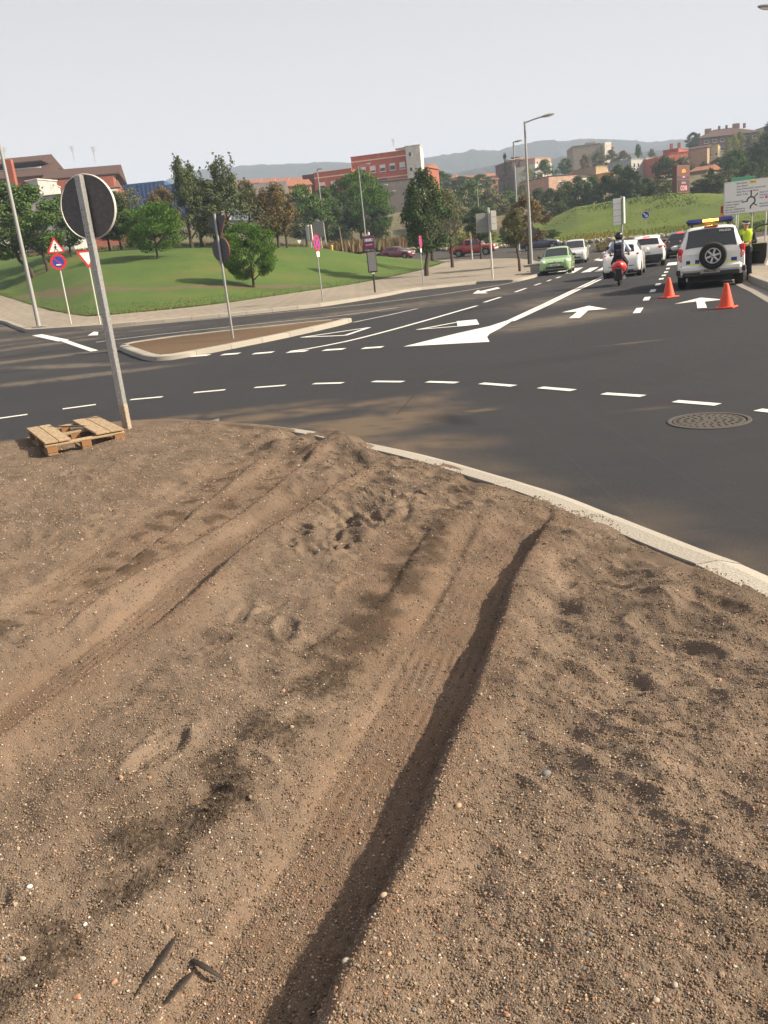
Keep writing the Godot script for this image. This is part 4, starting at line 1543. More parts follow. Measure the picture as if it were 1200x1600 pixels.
func build_buildings() -> void:
	var xf: Transform3D
	# brown-roofed brick factory on the left
	var o := building("long brick factory with stepped dark brown roofs at the left edge", "factory")
	var ab := [Vector3(-72.64, 23.609, -165.00), Vector3(-56.52, 23.609, -166.85)]
	xf = volume("wall", ab[0], ab[1], 24.0, 22.0, M.red_brick, o)
	gable("roof", ab[0], ab[1], 24.0, 3.6, 0.6, M.roof_brown, o)
	ab = [Vector3(-75.80, 26.129, -173.00), Vector3(-58.60, 26.129, -174.02)]
	gable("upper_roof", ab[0] + Vector3(0, 1.0, 0), ab[1] + Vector3(0, 1.0, 0), 14.0, 2.0, 0.7, M.roof_brown, o)
	xf = volume("clerestory", ab[0], ab[1], 13.0, 5.0, M.white_wall, o)
	for k in 9:
		window(o, xf, 1.5 + 2.1 * k, 0.9, 1.4, 0.7)
	ab = [Vector3(-50.50, 20.360, -150.00), Vector3(-39.51, 20.360, -152.02)]
	xf = volume("wall", ab[0], ab[1], 26.0, 24.0, M.red_brick, o)
	var w := Vector2(ab[1].x - ab[0].x, ab[1].z - ab[0].z).length()
	gable("roof", ab[0] + Vector3(0, 0.9, 0) - xf.basis.z * 5.0, ab[1] + Vector3(0, 0.9, 0) - xf.basis.z * 5.0, 15.0, 2.4, 0.9, M.roof_brown, o)
	boxpart("clerestory", xf * Vector3(w / 2, 0.42, -6.0), Vector3(w, 0.84, 1.0), M.white_wall, o, 0.0, xf.basis)
	# lower tiled slope before the clerestory
	var sl := mb()
	sl.quad(xf * Vector3(-0.3, -1.9, 0.9), xf * Vector3(w + 1.2, -1.9, 0.9), xf * Vector3(w + 0.3, 0.05, -6.4), xf * Vector3(-0.3, 0.05, -6.4))
	sl.quad(xf * Vector3(-0.3, -2.15, 0.9), xf * Vector3(-0.3, -0.2, -6.4), xf * Vector3(w + 0.3, -0.2, -6.4), xf * Vector3(w + 1.2, -2.15, 0.9))
	put("lower_roof", sl, M.brown_brick, o)
	boxpart("eaves_band", xf * Vector3(w / 2, -2.3, 0.75), Vector3(w + 1.0, 0.35, 0.3), M.white_wall, o, 0.0, xf.basis)
	boxpart("chimney", Vector3(-55.05, 22.106, -149.00), Vector3(1.0, 4.0, 1.0), M.red_brick, o, 0.05)
	for p in [Vector3(-59.65, 25.254, -160.00), Vector3(-47.20, 24.111, -158.00), Vector3(-43.59, 23.650, -158.00)]:
		aerial(o, p, 2.4)
	window(o, xf, 1.2, 5.0, 1.6, 1.1)
	# white plant room with an air conditioner
	o = building("small white rooftop block with an air conditioning unit before the brick factory", "plant_room")
	ab = [Vector3(-43.76, 17.080, -128.00), Vector3(-41.83, 17.080, -128.24)]
	xf = volume("wall", ab[0], ab[1], 4.0, 9.0, M.white_wall, o, M.white_wall)
	ab = [Vector3(-44.88, 17.607, -126.00), Vector3(-43.01, 17.607, -125.31)]
	volume("shaded_block", ab[0], ab[1], 4.0, 9.0, M.pale_wall, o, M.white_wall)
	window(o, xf, 0.8, 0.9, 0.9, 0.8)
	boxpart("air_conditioner", xf * Vector3(0.9, -0.9, 0.35), Vector3(0.95, 0.8, 0.5), M.window_frame, o, 0.05, xf.basis)
	o = building("pale grey flat block behind the big sign disc", "outbuilding")
	ab = [Vector3(-41.84, 14.979, -122.00), Vector3(-38.65, 14.979, -121.89)]
	volume("wall", ab[0], ab[1], 6.0, 8.0, M.pale_wall, o, M.grey_wall)
	o = building("low white shed at the left edge among the tree tops", "outbuilding")
	ab = [Vector3(-50.63, 16.268, -122.00), Vector3(-45.50, 16.268, -122.27)]
	volume("wall", ab[0], ab[1], 6.0, 8.0, M.white_wall, o, M.grey_wall)
	# blue hall
	o = building("long bright blue metal hall behind the trees left of centre", "industrial_hall")
	ab = [Vector3(-50.30, 23.106, -190.00), Vector3(-38.86, 23.106, -189.97)]
	xf = volume("wall", ab[0], ab[1], 22.0, 14.0, M.blue_wall, o)
	w = Vector2(ab[1].x - ab[0].x, ab[1].z - ab[0].z).length()
	var ribs := mb()
	for k in int(w / 0.9):
		ribs.box(xf * Vector3(0.5 + k * 0.9, -7.0, 0.04), Vector3(0.18, 13.8, 0.08), xf.basis)
	put("cladding_ribs", ribs, M.blue_wall, o)
	ab = [Vector3(-38.06, 21.787, -186.00), Vector3(-27.37, 21.787, -186.74)]
	volume("lower_wall", ab[0], ab[1], 20.0, 14.0, M.blue_wall, o)
	ab = [Vector3(-26.99, 21.370, -184.00), Vector3(-25.23, 21.370, -184.56)]
	volume("end_wall", ab[0], ab[1], 10.0, 14.0, M.white_wall, o)
	# far terraces of small tiled houses
	var far_houses := [[368, 284, 292, 0], [392, 283, 292, 1], [412, 282, 291, 0], [432, 281, 290, 2], [452, 281, 291, 1]]
	for k in far_houses.size():
		var f = far_houses[k]
		o = building(["leftmost far tiled house in the row under the hills", "far house second from left in the row under the hills", "middle far house of the row under the hills", "far house second from right in the row under the hills", "far house nearest the red building in the row under the hills"][k], "far_house", "house")
		var a: Vector3 = [[Vector3(-56.01, 43.891, -420.00), Vector3(-48.79, 43.734, -420.00), Vector3(-42.19, 43.358, -420.00), Vector3(-35.60, 42.982, -420.00), Vector3(-29.63, 42.387, -420.00)]][0][k]
		var b: Vector3 = a + Vector3(7.0, 0, 1.0)
		xf = volume("wall", a, b, 8.0, 9.0, [M.pink_wall, M.cream_wall, M.orange_wall][f[3]], o)
		gable("roof", a, b, 8.0, 2.2, 0.4, M.roof_tile, o)
		for j in 2:
			window(o, xf, 2.0 + 3.2 * j, 2.0, 1.1, 1.3)
	# nearer roofs before the red building
	o = building("grey workshop with a long pitched roof left of the red building", "workshop")
	ab = [Vector3(-18.80, 16.778, -172.00), Vector3(-13.08, 16.778, -171.89)]
	volume("wall", ab[0], ab[1], 14.0, 9.0, M.grey_wall, o)
	gable("roof", ab[0], ab[1], 14.0, 2.6, 0.5, M.roof_grey, o)
	o = building("orange house with a small terrace left of the red building", "house", "house")
	ab = [Vector3(-12.41, 18.978, -186.00), Vector3(-7.90, 18.978, -186.84)]
	xf = volume("wall", ab[0], ab[1], 9.0, 12.0, M.orange_wall, o)
	gable("roof", ab[0], ab[1], 9.0, 1.5, 0.3, M.roof_tile, o)
	for k in 2:
		window(o, xf, 1.5 + 2.0 * k, 1.6, 1.0, 1.3)
	boxpart("terrace_rail", xf * Vector3(2.4, -2.6, 0.5), Vector3(4.0, 0.8, 0.1), M.window_frame, o, 0.0, xf.basis)
	# the red building
	o = building("red rendered building with cream bands and a white stair tower", "red_building")
	ab = [Vector3(1.00, 24.443, -197.00), Vector3(12.94, 23.834, -194.60)]
	xf = volume("wall", ab[0], ab[1], 17.0, 16.0, M.red_wall, o, M.red_wall)
	w = Vector2(ab[1].x - ab[0].x, ab[1].z - ab[0].z).length()
	for y in [0.95, 4.9]:
		boxpart("band", xf * Vector3(w / 2, -y, 0.02), Vector3(w, 0.22, 0.08), M.band, o, 0.0, xf.basis)
		boxpart("band", xf * Vector3(-0.02, -y, -8.5), Vector3(0.08, 0.22, 17.0), M.band, o, 0.0, xf.basis)
	for k in 5:
		window(o, xf, w * (0.2 + 0.18 * k), 2.9, 1.25, 1.4, [0.4, 0.7, 0.5, 0.3, 0.8][k])
	boxpart("balcony", xf * Vector3(w * 0.47, -6.6, 0.6), Vector3(5.2, 1.1, 1.2), M.cream_wall, o, 0.05, xf.basis)
	boxpart("balcony_opening", xf * Vector3(w * 0.54, -5.5, 0.03), Vector3(2.0, 1.1, 0.1), M.window_glass, o, 0.0, xf.basis)
	boxpart("lean_to_roof", xf * Vector3(w * 0.7, -8.0, 1.4), Vector3(w * 0.66, 0.5, 3.0), M.grey_wall, o, 0.0, xf.basis)
	ab = [Vector3(-7.30, 21.501, -192.00), Vector3(0.82, 21.249, -190.30)]
	xf = volume("wing_wall", ab[0], ab[1], 12.0, 12.0, M.red_wall, o, M.red_wall)
	w = Vector2(ab[1].x - ab[0].x, ab[1].z - ab[0].z).length()
	boxpart("band", xf * Vector3(w / 2, -0.95, 0.02), Vector3(w, 0.22, 0.08), M.band, o, 0.0, xf.basis)
	for k in 3:
		window(o, xf, w * (0.2 + 0.3 * k), 2.6, 1.25, 1.4, [0.5, 0.7, 0.3][k])
	ab = [Vector3(-10.10, 22.047, -198.00), Vector3(-7.23, 22.047, -197.54)]
	volume("rear_wall", ab[0], ab[1], 10.0, 12.0, M.dark_brick, o)
	ab = [Vector3(12.79, 24.931, -192.50), Vector3(15.84, 24.883, -191.90)]
	xf = volume("stair_tower", ab[0], ab[1], 5.5, 22.0, M.white_wall, o, M.white_wall)
	for k in 3:
		window(o, xf, 0.9, 1.6 + 3.0 * k, 0.75, 0.95)
	ab = [Vector3(11.05, 25.406, -199.00), Vector3(13.25, 25.406, -197.61)]
	volume("lift_housing", ab[0], ab[1], 4.0, 6.0, M.pale_wall, o, M.pale_wall)
	aerial(o, Vector3(10.69, 26.033, -199.00), 1.5)
	boxpart("roof_unit", Vector3(11.01, 24.380, -197.00), Vector3(1.2, 0.9, 1.2), M.white_wall, o, 0.05)
	# retaining wall below it
	o = building("long dark grey retaining wall below the red building", "retaining_wall", "wall")
	ab = [Vector3(-13.17, 14.907, -170.00), Vector3(4.70, 14.907, -170.73)]
	volume("wall", ab[0], ab[1], 1.0, 14.0, M.grey_wall, o, M.grey_wall)
	ab = [Vector3(4.65, 17.120, -176.00), Vector3(12.59, 17.120, -176.84)]
	volume("wall_raised", ab[0], ab[1], 1.0, 16.0, M.grey_wall, o, M.grey_wall)
	o = building("dark red brick house right of the white stair tower behind the tree top", "house", "house")
	ab = [Vector3(17.20, 22.584, -215.00), Vector3(19.15, 22.584, -214.11)]
	volume("wall", ab[0], ab[1], 8.0, 12.0, M.red_brick, o)
	gable("roof", ab[0], ab[1], 8.0, 1.0, 0.3, M.roof_tile, o)
	# tiled roofs in the middle distance
	var mid := [[Vector3(34.33, 29.021, -330.00), Vector3(41.34, 29.724, -345.00), Vector3(49.12, 30.835, -360.00), Vector3(53.32, 29.942, -350.00), Vector3(61.17, 31.331, -370.00), Vector3(43.68, 24.883, -300.00)]]
	var names := ["terracotta roofed house just right of the tall dark tree", "second terracotta roofed house from the tall dark tree", "middle terracotta roofed house below the wooded ridge", "fourth terracotta roofed house along the ridge foot", "terracotta roofed house nearest the cypress", "lower terracotta roofed house in front of the row"]
	for k in mid[0].size():
		o = building(names[k], "tiled_house", "house")
		var a: Vector3 = mid[0][k]
		var b := a + Vector3(4.6 + k % 3, 0, 1.5 - k % 2 * 2.0)
		xf = volume("wall", a, b, 9.0, 10.0, [M.pink_wall, M.cream_wall, M.orange_wall][k % 3], o)
		gable("roof", a, b, 7.0, 1.5, 0.4, M.roof_tile, o)
		for j in 2:
			window(o, xf, 1.2 + 2.2 * j, 1.8, 1.0, 1.2)
	# brick flats with a pink upper storey behind the tall lamp
	o = building("dark brick block of flats with pink upper storeys behind the tall lamp", "flats", "building")
	ab = [Vector3(55.30, 30.375, -300.00), Vector3(63.98, 30.375, -302.22)]
	xf = volume("wall", ab[0], ab[1], 14.0, 18.0, M.dark_brick, o)
	hip("roof", ab[0], ab[1], 14.0, 1.6, 0.3, M.roof_tile, o)
	for k in 3:
		window(o, xf, 1.6 + 2.6 * k, 3.0, 1.1, 1.4)
	ab = [Vector3(62.02, 29.632, -295.00), Vector3(68.35, 29.632, -299.55)]
	xf = volume("upper_wall", ab[0], ab[1], 10.0, 6.0, M.pink_wall, o, M.pink_wall)
	for k in 3:
		window(o, xf, 1.0 + 1.8 * k, 1.6, 1.0, 1.5)
	ab = [Vector3(61.31, 27.697, -292.00), Vector3(67.67, 27.697, -295.93)]
	volume("lower_wall", ab[0], ab[1], 10.0, 12.0, M.white_wall, o)
	# beige slab with a blank sunlit end
	o = building("beige windowless apartment block with a white sunlit end wall", "apartment_block")
	ab = [Vector3(75.92, 32.529, -300.00), Vector3(84.97, 32.529, -299.22)]
	xf = volume("wall", ab[0], ab[1], 13.0, 24.0, M.beige_wall, o, M.beige_wall)
	w = Vector2(ab[1].x - ab[0].x, ab[1].z - ab[0].z).length()
	boxpart("end_wall", xf * Vector3(w + 1.25, -11.9, -3.0), Vector3(2.4, 24.0, 7.0), M.white_wall, o, 0.0, Basis(Vector3.UP, 0.35) * xf.basis)
	boxpart("stair_head", xf * Vector3(w - 2.5, 0.6, -5.0), Vector3(3.0, 1.0, 3.0), M.beige_wall, o, 0.0, xf.basis)
	o = building("pink and white house just right of the beige block", "house", "house")
	ab = [Vector3(91.90, 32.456, -315.00), Vector3(94.21, 32.456, -315.15)]
	xf = volume("wall", ab[0], ab[1], 8.0, 10.0, M.pink_wall, o)
	gable("roof", ab[0], ab[1], 8.0, 1.4, 0.3, M.roof_tile, o)
	window(o, xf, 1.0, 1.5, 1.0, 1.2)
	# low buildings before it
	o = building("low salmon coloured workshop with a dark roof edge behind the hedge", "workshop")
	ab = [Vector3(46.01, 16.876, -205.00), Vector3(53.16, 16.876, -208.00)]
	xf = volume("wall", ab[0], ab[1], 12.0, 10.0, M.pink_wall, o, M.roof_brown)
	window(o, xf, 3.4, 1.5, 1.4, 0.5)
	o = building("grey lean-to roof left of the tan cube behind the hedge", "shed")
	ab = [Vector3(54.17, 16.742, -212.00), Vector3(60.02, 16.742, -216.51)]
	volume("wall", ab[0], ab[1], 9.0, 8.0, M.white_wall, o)
	gable("roof", ab[0], ab[1], 9.0, 0.9, 0.3, M.roof_grey, o)
	o = building("plain tan cube shaped house behind the hedge", "house", "house")
	ab = [Vector3(59.82, 18.716, -215.00), Vector3(63.38, 18.716, -217.61)]
	xf = volume("wall", ab[0], ab[1], 7.0, 12.0, M.tan_wall, o, M.tan_wall)
	o = building("low ochre annex right of the tan cube", "annex")
	ab = [Vector3(61.86, 16.835, -212.00), Vector3(64.18, 16.835, -213.57)]
	xf = volume("wall", ab[0], ab[1], 6.0, 9.0, M.orange_wall, o, M.tan_wall)
	window(o, xf, 0.9, 1.1, 0.8, 0.8)
	o = building("whitewashed house with an arched porch left of the red stepped house", "house", "house")
	ab = [Vector3(81.12, 22.856, -255.00), Vector3(87.52, 22.856, -259.75)]
	xf = volume("wall", ab[0], ab[1], 8.0, 10.0, M.pale_wall, o, M.pale_wall)
	window(o, xf, 1.5, 1.6, 0.9, 1.2)
	window(o, xf, 3.4, 1.6, 0.9, 1.2)
	ab = [Vector3(86.55, 22.836, -258.00), Vector3(90.33, 22.836, -259.73)]
	volume("wing_wall", ab[0], ab[1], 7.0, 9.0, M.white_wall, o, M.white_wall)
	# red stepped house and cream house
	o = building("brick red stepped house with terraces below the brown apartment block", "stepped_house", "house")
	ab = [Vector3(87.82, 22.355, -252.00), Vector3(91.68, 22.355, -253.09)]
	xf = volume("wall", ab[0], ab[1], 9.0, 14.0, M.red_wall, o, M.red_wall)
	ab = [Vector3(91.42, 24.424, -258.00), Vector3(94.86, 24.424, -255.24)]
	volume("upper_wall", ab[0], ab[1], 9.0, 14.0, M.red_brick, o, M.red_brick)
	ab = [Vector3(91.83, 23.212, -254.00), Vector3(97.23, 23.212, -254.20)]
	xf = volume("right_wall", ab[0], ab[1], 9.0, 14.0, M.red_wall, o, M.red_wall)
	window(o, xf, 4.2, 1.8, 1.6, 1.4, 0.6)
	window(o, xf, 2.0, 4.6, 1.2, 1.4)
	for k in 2:
		boxpart("chimney", Vector3(93.48, 24.783, -257.00) + Vector3(2.2 * k, 0.4, 0), Vector3(0.7, 1.8, 0.7), M.red_brick, o, 0.03)
	window(o, front(Vector3(87.82, 22.355, -252.00), Vector3(91.68, 22.355, -253.09)), 1.5, 2.0, 1.2, 1.4)
	o = building("cream house with a sunlit gable wall and two windows", "cream_house", "house")
	ab = [Vector3(100.59, 24.362, -262.00), Vector3(104.68, 24.362, -259.00)]
	xf = volume("wall", ab[0], ab[1], 6.0, 14.0, M.tan_wall, o)
	w = Vector2(ab[1].x - ab[0].x, ab[1].z - ab[0].z).length()
	var ab2 := [Vector3(105.89, 24.713, -262.00), Vector3(108.54, 24.713, -260.65)]
	xf = volume("gable_wall", ab2[0], ab2[1], 7.0, 16.0, M.cream_wall, o, M.cream_wall)
	window(o, xf, 0.9, 2.4, 0.7, 0.9)
	window(o, xf, 2.5, 2.4, 0.7, 0.9)
	gable("roof", ab[0], ab[1], 6.0, 0.8, 0.2, M.roof_brown, o)
	# brown apartment block on the hill top
	o = building("long brown brick apartment block with a low pitched roof on the hill top", "apartment_block")
	ab = [Vector3(131.44, 33.745, -330.00), Vector3(152.09, 33.745, -328.91)]
	xf = volume("wall", ab[0], ab[1], 15.0, 18.0, M.brown_brick, o)
	hip("roof", ab[0], ab[1], 15.0, 3.2, 1.0, M.roof_brown, o)
	w = Vector2(ab[1].x - ab[0].x, ab[1].z - ab[0].z).length()
	for k in 7:
		window(o, xf, 1.6 + k * (w - 3.2) / 6.0, 1.4, 1.5, 1.1)
		window(o, xf, 1.6 + k * (w - 3.2) / 6.0, 4.4, 1.5, 1.3)
	for k in 6:
		boxpart("chimney", xf * Vector3(w * [0.06, 0.22, 0.42, 0.55, 0.72, 0.87][k], [1.6, 2.9, 3.4, 3.4, 3.6, 3.4][k], -7.0), Vector3([0.7, 2.2, 0.6, 0.6, 2.4, 0.7][k], 1.7, 1.0), M.brown_brick, o, 0.04, xf.basis)
	o = building("small grey tower house at the right edge on the hill", "house", "house")
	ab = [Vector3(159.62, 36.388, -340.00), Vector3(164.30, 36.388, -340.07)]
	xf = volume("wall", ab[0], ab[1], 8.0, 14.0, M.pale_wall, o, M.roof_brown)
	window(o, xf, 1.2, 1.5, 1.0, 1.2)
	o = building("low tiled outhouse with a red roof right of the billboard tower", "outhouse", "house")
	ab = [Vector3(73.24, 13.617, -190.00), Vector3(75.62, 13.617, -187.33)]
	volume("wall", ab[0], ab[1], 6.0, 6.0, M.tan_wall, o)
	gable("roof", ab[0], ab[1], 6.0, 1.0, 0.4, M.roof_tile, o)
	# billboard tower
	o = thing("billboard_tower", "tall dark billboard tower with pink lettering behind the mound", "billboard")
	ab = [Vector3(51.04, 11.572, -138.00), Vector3(54.20, 11.572, -140.88)]
	xf = front(ab[0], ab[1])
	w = Vector2(ab[1].x - ab[0].x, ab[1].z - ab[0].z).length()
	boxpart("cabinet", xf * Vector3(w / 2, -2.15, -0.4), Vector3(w, 4.3, 0.8), M.sign_brown, o, 0.05, xf.basis)
	for s in [0.25, w - 0.25]:
		boxpart("leg", xf * Vector3(s, -6.3, -0.4), Vector3(0.3, 4.2, 0.5), M.grey_post, o, 0.0, xf.basis)
	var lp := mb()
	lp.prism(PackedVector2Array([Vector2(-0.7, -0.3), Vector2(0.7, -0.22), Vector2(0.62, 0.1), Vector2(0.1, 0.3), Vector2(-0.5, 0.12)]), 0.0, 0.05, xf * Transform3D(Basis.IDENTITY, Vector3(w / 2, -0.85, 0.0)))
	put("logo_shape", lp, M.sign_orange, o)
	boxpart("name_band", xf * Vector3(w / 2, -1.75, 0.02), Vector3(w * 0.84, 0.36, 0.06), M.sign_purple, o, 0.02, xf.basis)
	boxpart("lettering_panel", xf * Vector3(w / 2, -3.05, 0.02), Vector3(w * 0.84, 1.7, 0.06), M.sign_black, o, 0.02, xf.basis)
	words("lettering", "CON", 0.72, M.sign_pink, o, xf * Transform3D(Basis.IDENTITY, Vector3(w / 2, -3.4, 0.055)))
	words("lettering", "OUTLET", 0.28, M.sign_pink, o, xf * Transform3D(Basis.IDENTITY, Vector3(w / 2, -2.62, 0.055)))
	words("lettering", "centre", 0.2, M.sign_white, o, xf * Transform3D(Basis.IDENTITY, Vector3(w / 2, -1.75, 0.055)))


# ---------------------------------------------------------------- trees
const GREENS := {
	"pine": [Vector3(0.026, 0.075, 0.011), Vector3(0.08, 0.16, 0.02)], "oak": [Vector3(0.035, 0.075, 0.018), Vector3(0.075, 0.13, 0.028)],
	"olive": [Vector3(0.055, 0.075, 0.03), Vector3(0.12, 0.13, 0.055)], "poplar": [Vector3(0.04, 0.065, 0.025), Vector3(0.085, 0.105, 0.04)],
	"russet": [Vector3(0.075, 0.065, 0.025), Vector3(0.15, 0.115, 0.045)], "dark": [Vector3(0.02, 0.045, 0.013), Vector3(0.05, 0.085, 0.022)],
	"lime": [Vector3(0.12, 0.15, 0.022), Vector3(0.24, 0.25, 0.045)], "cypress": [Vector3(0.016, 0.036, 0.016), Vector3(0.035, 0.06, 0.024)],
}
var crowns := {}

func crown_mesh(shape: String, tint: String, seed_: int) -> ArrayMesh:
	# leaf-sized faces gathered in clumps; unit height, unit diameter, base at 0
	var key := "%s %s %d" % [shape, tint, seed_]
	if crowns.has(key):
		return crowns[key]
	var r := RandomNumberGenerator.new()
	r.seed = seed_ * 31 + shape.hash() % 1000
	var b := mb()
	b.colored = true
	var clumps := []
	var want := {"ball": 75, "umbrella": 70, "broad": 62, "tall": 60, "spindle": 46, "sparse": 40, "bush": 55}[shape] as int
	var ph := r.randf() * TAU
	while clumps.size() < want:
		var a := r.randf() * TAU
		var y := r.randf()
		var lim := 0.0
		match shape:
			"ball": lim = pow(maxf(0.0, 1.0 - pow(2.0 * y - 1.0, 2)), 0.4)
			"umbrella": lim = (pow(sin(PI * clampf(y * 0.85 + 0.14, 0, 1)), 0.6))
			"broad": lim = pow(sin(PI * clampf(y * 0.92 + 0.06, 0, 1)), 0.7) * (0.86 + 0.2 * sin(2 * a + ph + y * 4.0))
			"tall": lim = pow(1.0 - y, 0.8) * 1.15 * (0.75 + 0.35 * sin(3 * a + ph + y * 7.0)) + 0.05
			"spindle": lim = sin(PI * clampf(pow(y, 0.75) * 0.97 + 0.02, 0, 1)) * 0.95
			"sparse": lim = pow(sin(PI * clampf(y * 0.9 + 0.08, 0, 1)), 0.8) * (0.8 + 0.3 * sin(2 * a + ph))
			"bush": lim = sqrt(maxf(0.0, 1.0 - y * y * 0.95)) * (0.85 + 0.2 * sin(3 * a + ph))
		var q := sqrt(r.randf_range(0.12, 1.0)) if shape != "ball" else sqrt(r.randf_range(0.45, 1.0))
		var rad := lim * q * 0.43
		clumps.append([Vector3(cos(a) * rad, 0.06 + y * 0.88, sin(a) * rad), r.randf_range(0.075, 0.15) * (0.7 if shape in ["spindle", "tall"] else 1.0), r.randf()])
	if shape == "tall":                                          # leaders that stick out of the top
		for k in 4:
			var a := ph + k * 1.7
			var out := r.randf_range(0.02, 0.16)
			var reach := r.randf_range(0.8, 1.0) if k else 1.0
			for j in 12:
				var y := lerpf(0.5, reach, j / 11.0)
				var d := out * (0.6 + 0.5 * j / 11.0)
				clumps.append([Vector3(cos(a) * d + r.randfn() * 0.014, y, sin(a) * d + r.randfn() * 0.014), lerpf(0.10, 0.02, j / 11.0), r.randf()])
	var leaves := {"ball": 330, "umbrella": 330, "broad": 165, "tall": 120, "spindle": 110, "sparse": 95, "bush": 130}[shape] as int
	var size := {"ball": 0.028, "umbrella": 0.026, "broad": 0.036, "tall": 0.03, "spindle": 0.04, "sparse": 0.03, "bush": 0.045}[shape] as float
	var g: Array = GREENS[tint]
	for cl in clumps:
		var tone: float = cl[2]
		for i in maxi(8, int(leaves * clampf(pow(cl[1] / 0.11, 1.7), 0.05, 1.3))):
			var d := Vector3(r.randfn(), r.randfn(), r.randfn()).normalized()
			var at: Vector3 = cl[0] + d * cl[1] * pow(r.randf(), 0.4) * Vector3(1, 0.8, 1)
			at.y = maxf(at.y, 0.0)
			var nn := (d + Vector3(r.randfn(), r.randfn() + 0.4, r.randfn()) * 0.7).normalized()
			var along := nn.cross(Vector3(r.randfn(), r.randfn(), r.randfn())).normalized()
			var s := size * r.randf_range(0.6, 1.3)
			var wide := 0.55
			if shape in ["ball", "umbrella"]:                    # needles in upright tufts
				along = (d * 0.6 + Vector3.UP * 1.1 + Vector3(r.randfn(), r.randfn(), r.randfn()) * 0.35).normalized()
				nn = along.cross(Vector3(r.randfn(), r.randfn(), r.randfn())).normalized()
				s *= 1.35
				wide = 0.30
			elif shape == "spindle":
				along = (Vector3.UP + d * 0.35).normalized()
				nn = along.cross(Vector3(r.randfn(), r.randfn(), r.randfn())).normalized()
				wide = 0.35
			var side := nn.cross(along).normalized() * s * wide * 0.5
			along *= s * 0.5
			var c: Vector3 = g[0].lerp(g[1], clampf(tone * 0.6 + r.randf() * 0.5, 0, 1))
			if tint in ["russet", "olive"] and r.randf() < 0.12:
				c = Vector3(0.17, 0.10, 0.05)
			b.col = Color(c.x, c.y, c.z)
			b.quad(at - along, at + side, at + along, at - side)
	crowns[key] = b.mesh()
	return crowns[key]


func tree(called: String, label: String, shape: String, tint: String, base: Vector3, width: float, low: float, top: float, group := "", lean := Vector2.ZERO) -> Node3D:
	# low and top: heights of the crown's lower edge and tip above the ground
	var o := thing(called, label, "tree" if shape != "bush" else "bush", base - Vector3(0, 0.1, 0), 0.0, group)
	var s := (int(absf(base.x) * 7.0 + absf(base.z) * 3.0)) % 3
	var c := put("crown", crown_mesh(shape, tint, s), M.leaf, o)
	c.transform = Transform3D(Basis(Vector3.UP, base.x * 1.7 + base.z).scaled(Vector3(width, top - low, width)), Vector3(lean.x, low + 0.1, lean.y))
	var b := mb()
	var tr := clampf(top * 0.022, 0.05, 0.28)
	var mid := Vector3(lean.x, low, lean.y)
	b.tube([Vector3(0, -0.3, 0), Vector3(lean.x * 0.15, low * 0.5, lean.y * 0.15), mid * Vector3(0.6, 1, 0.6), mid + Vector3(0, (top - low) * 0.6, 0)], [tr * 1.25, tr, tr * 0.85, tr * 0.25], 7)
	if shape != "spindle":
		for k in 5:
			var a := k * 2.4 + base.x
			var y := low + (top - low) * (0.05 + 0.11 * k)
			b.tube([Vector3(lean.x * 0.9, y - 0.1, lean.y * 0.9), Vector3(lean.x + cos(a) * width * 0.18, y + (top - low) * 0.12, lean.y + sin(a) * width * 0.18), Vector3(lean.x + cos(a) * width * 0.36, y + (top - low) * 0.2, lean.y + sin(a) * width * 0.36)], [tr * 0.5, tr * 0.3, tr * 0.12], 5)
	put("trunk", b, M.bark, o)
	return o


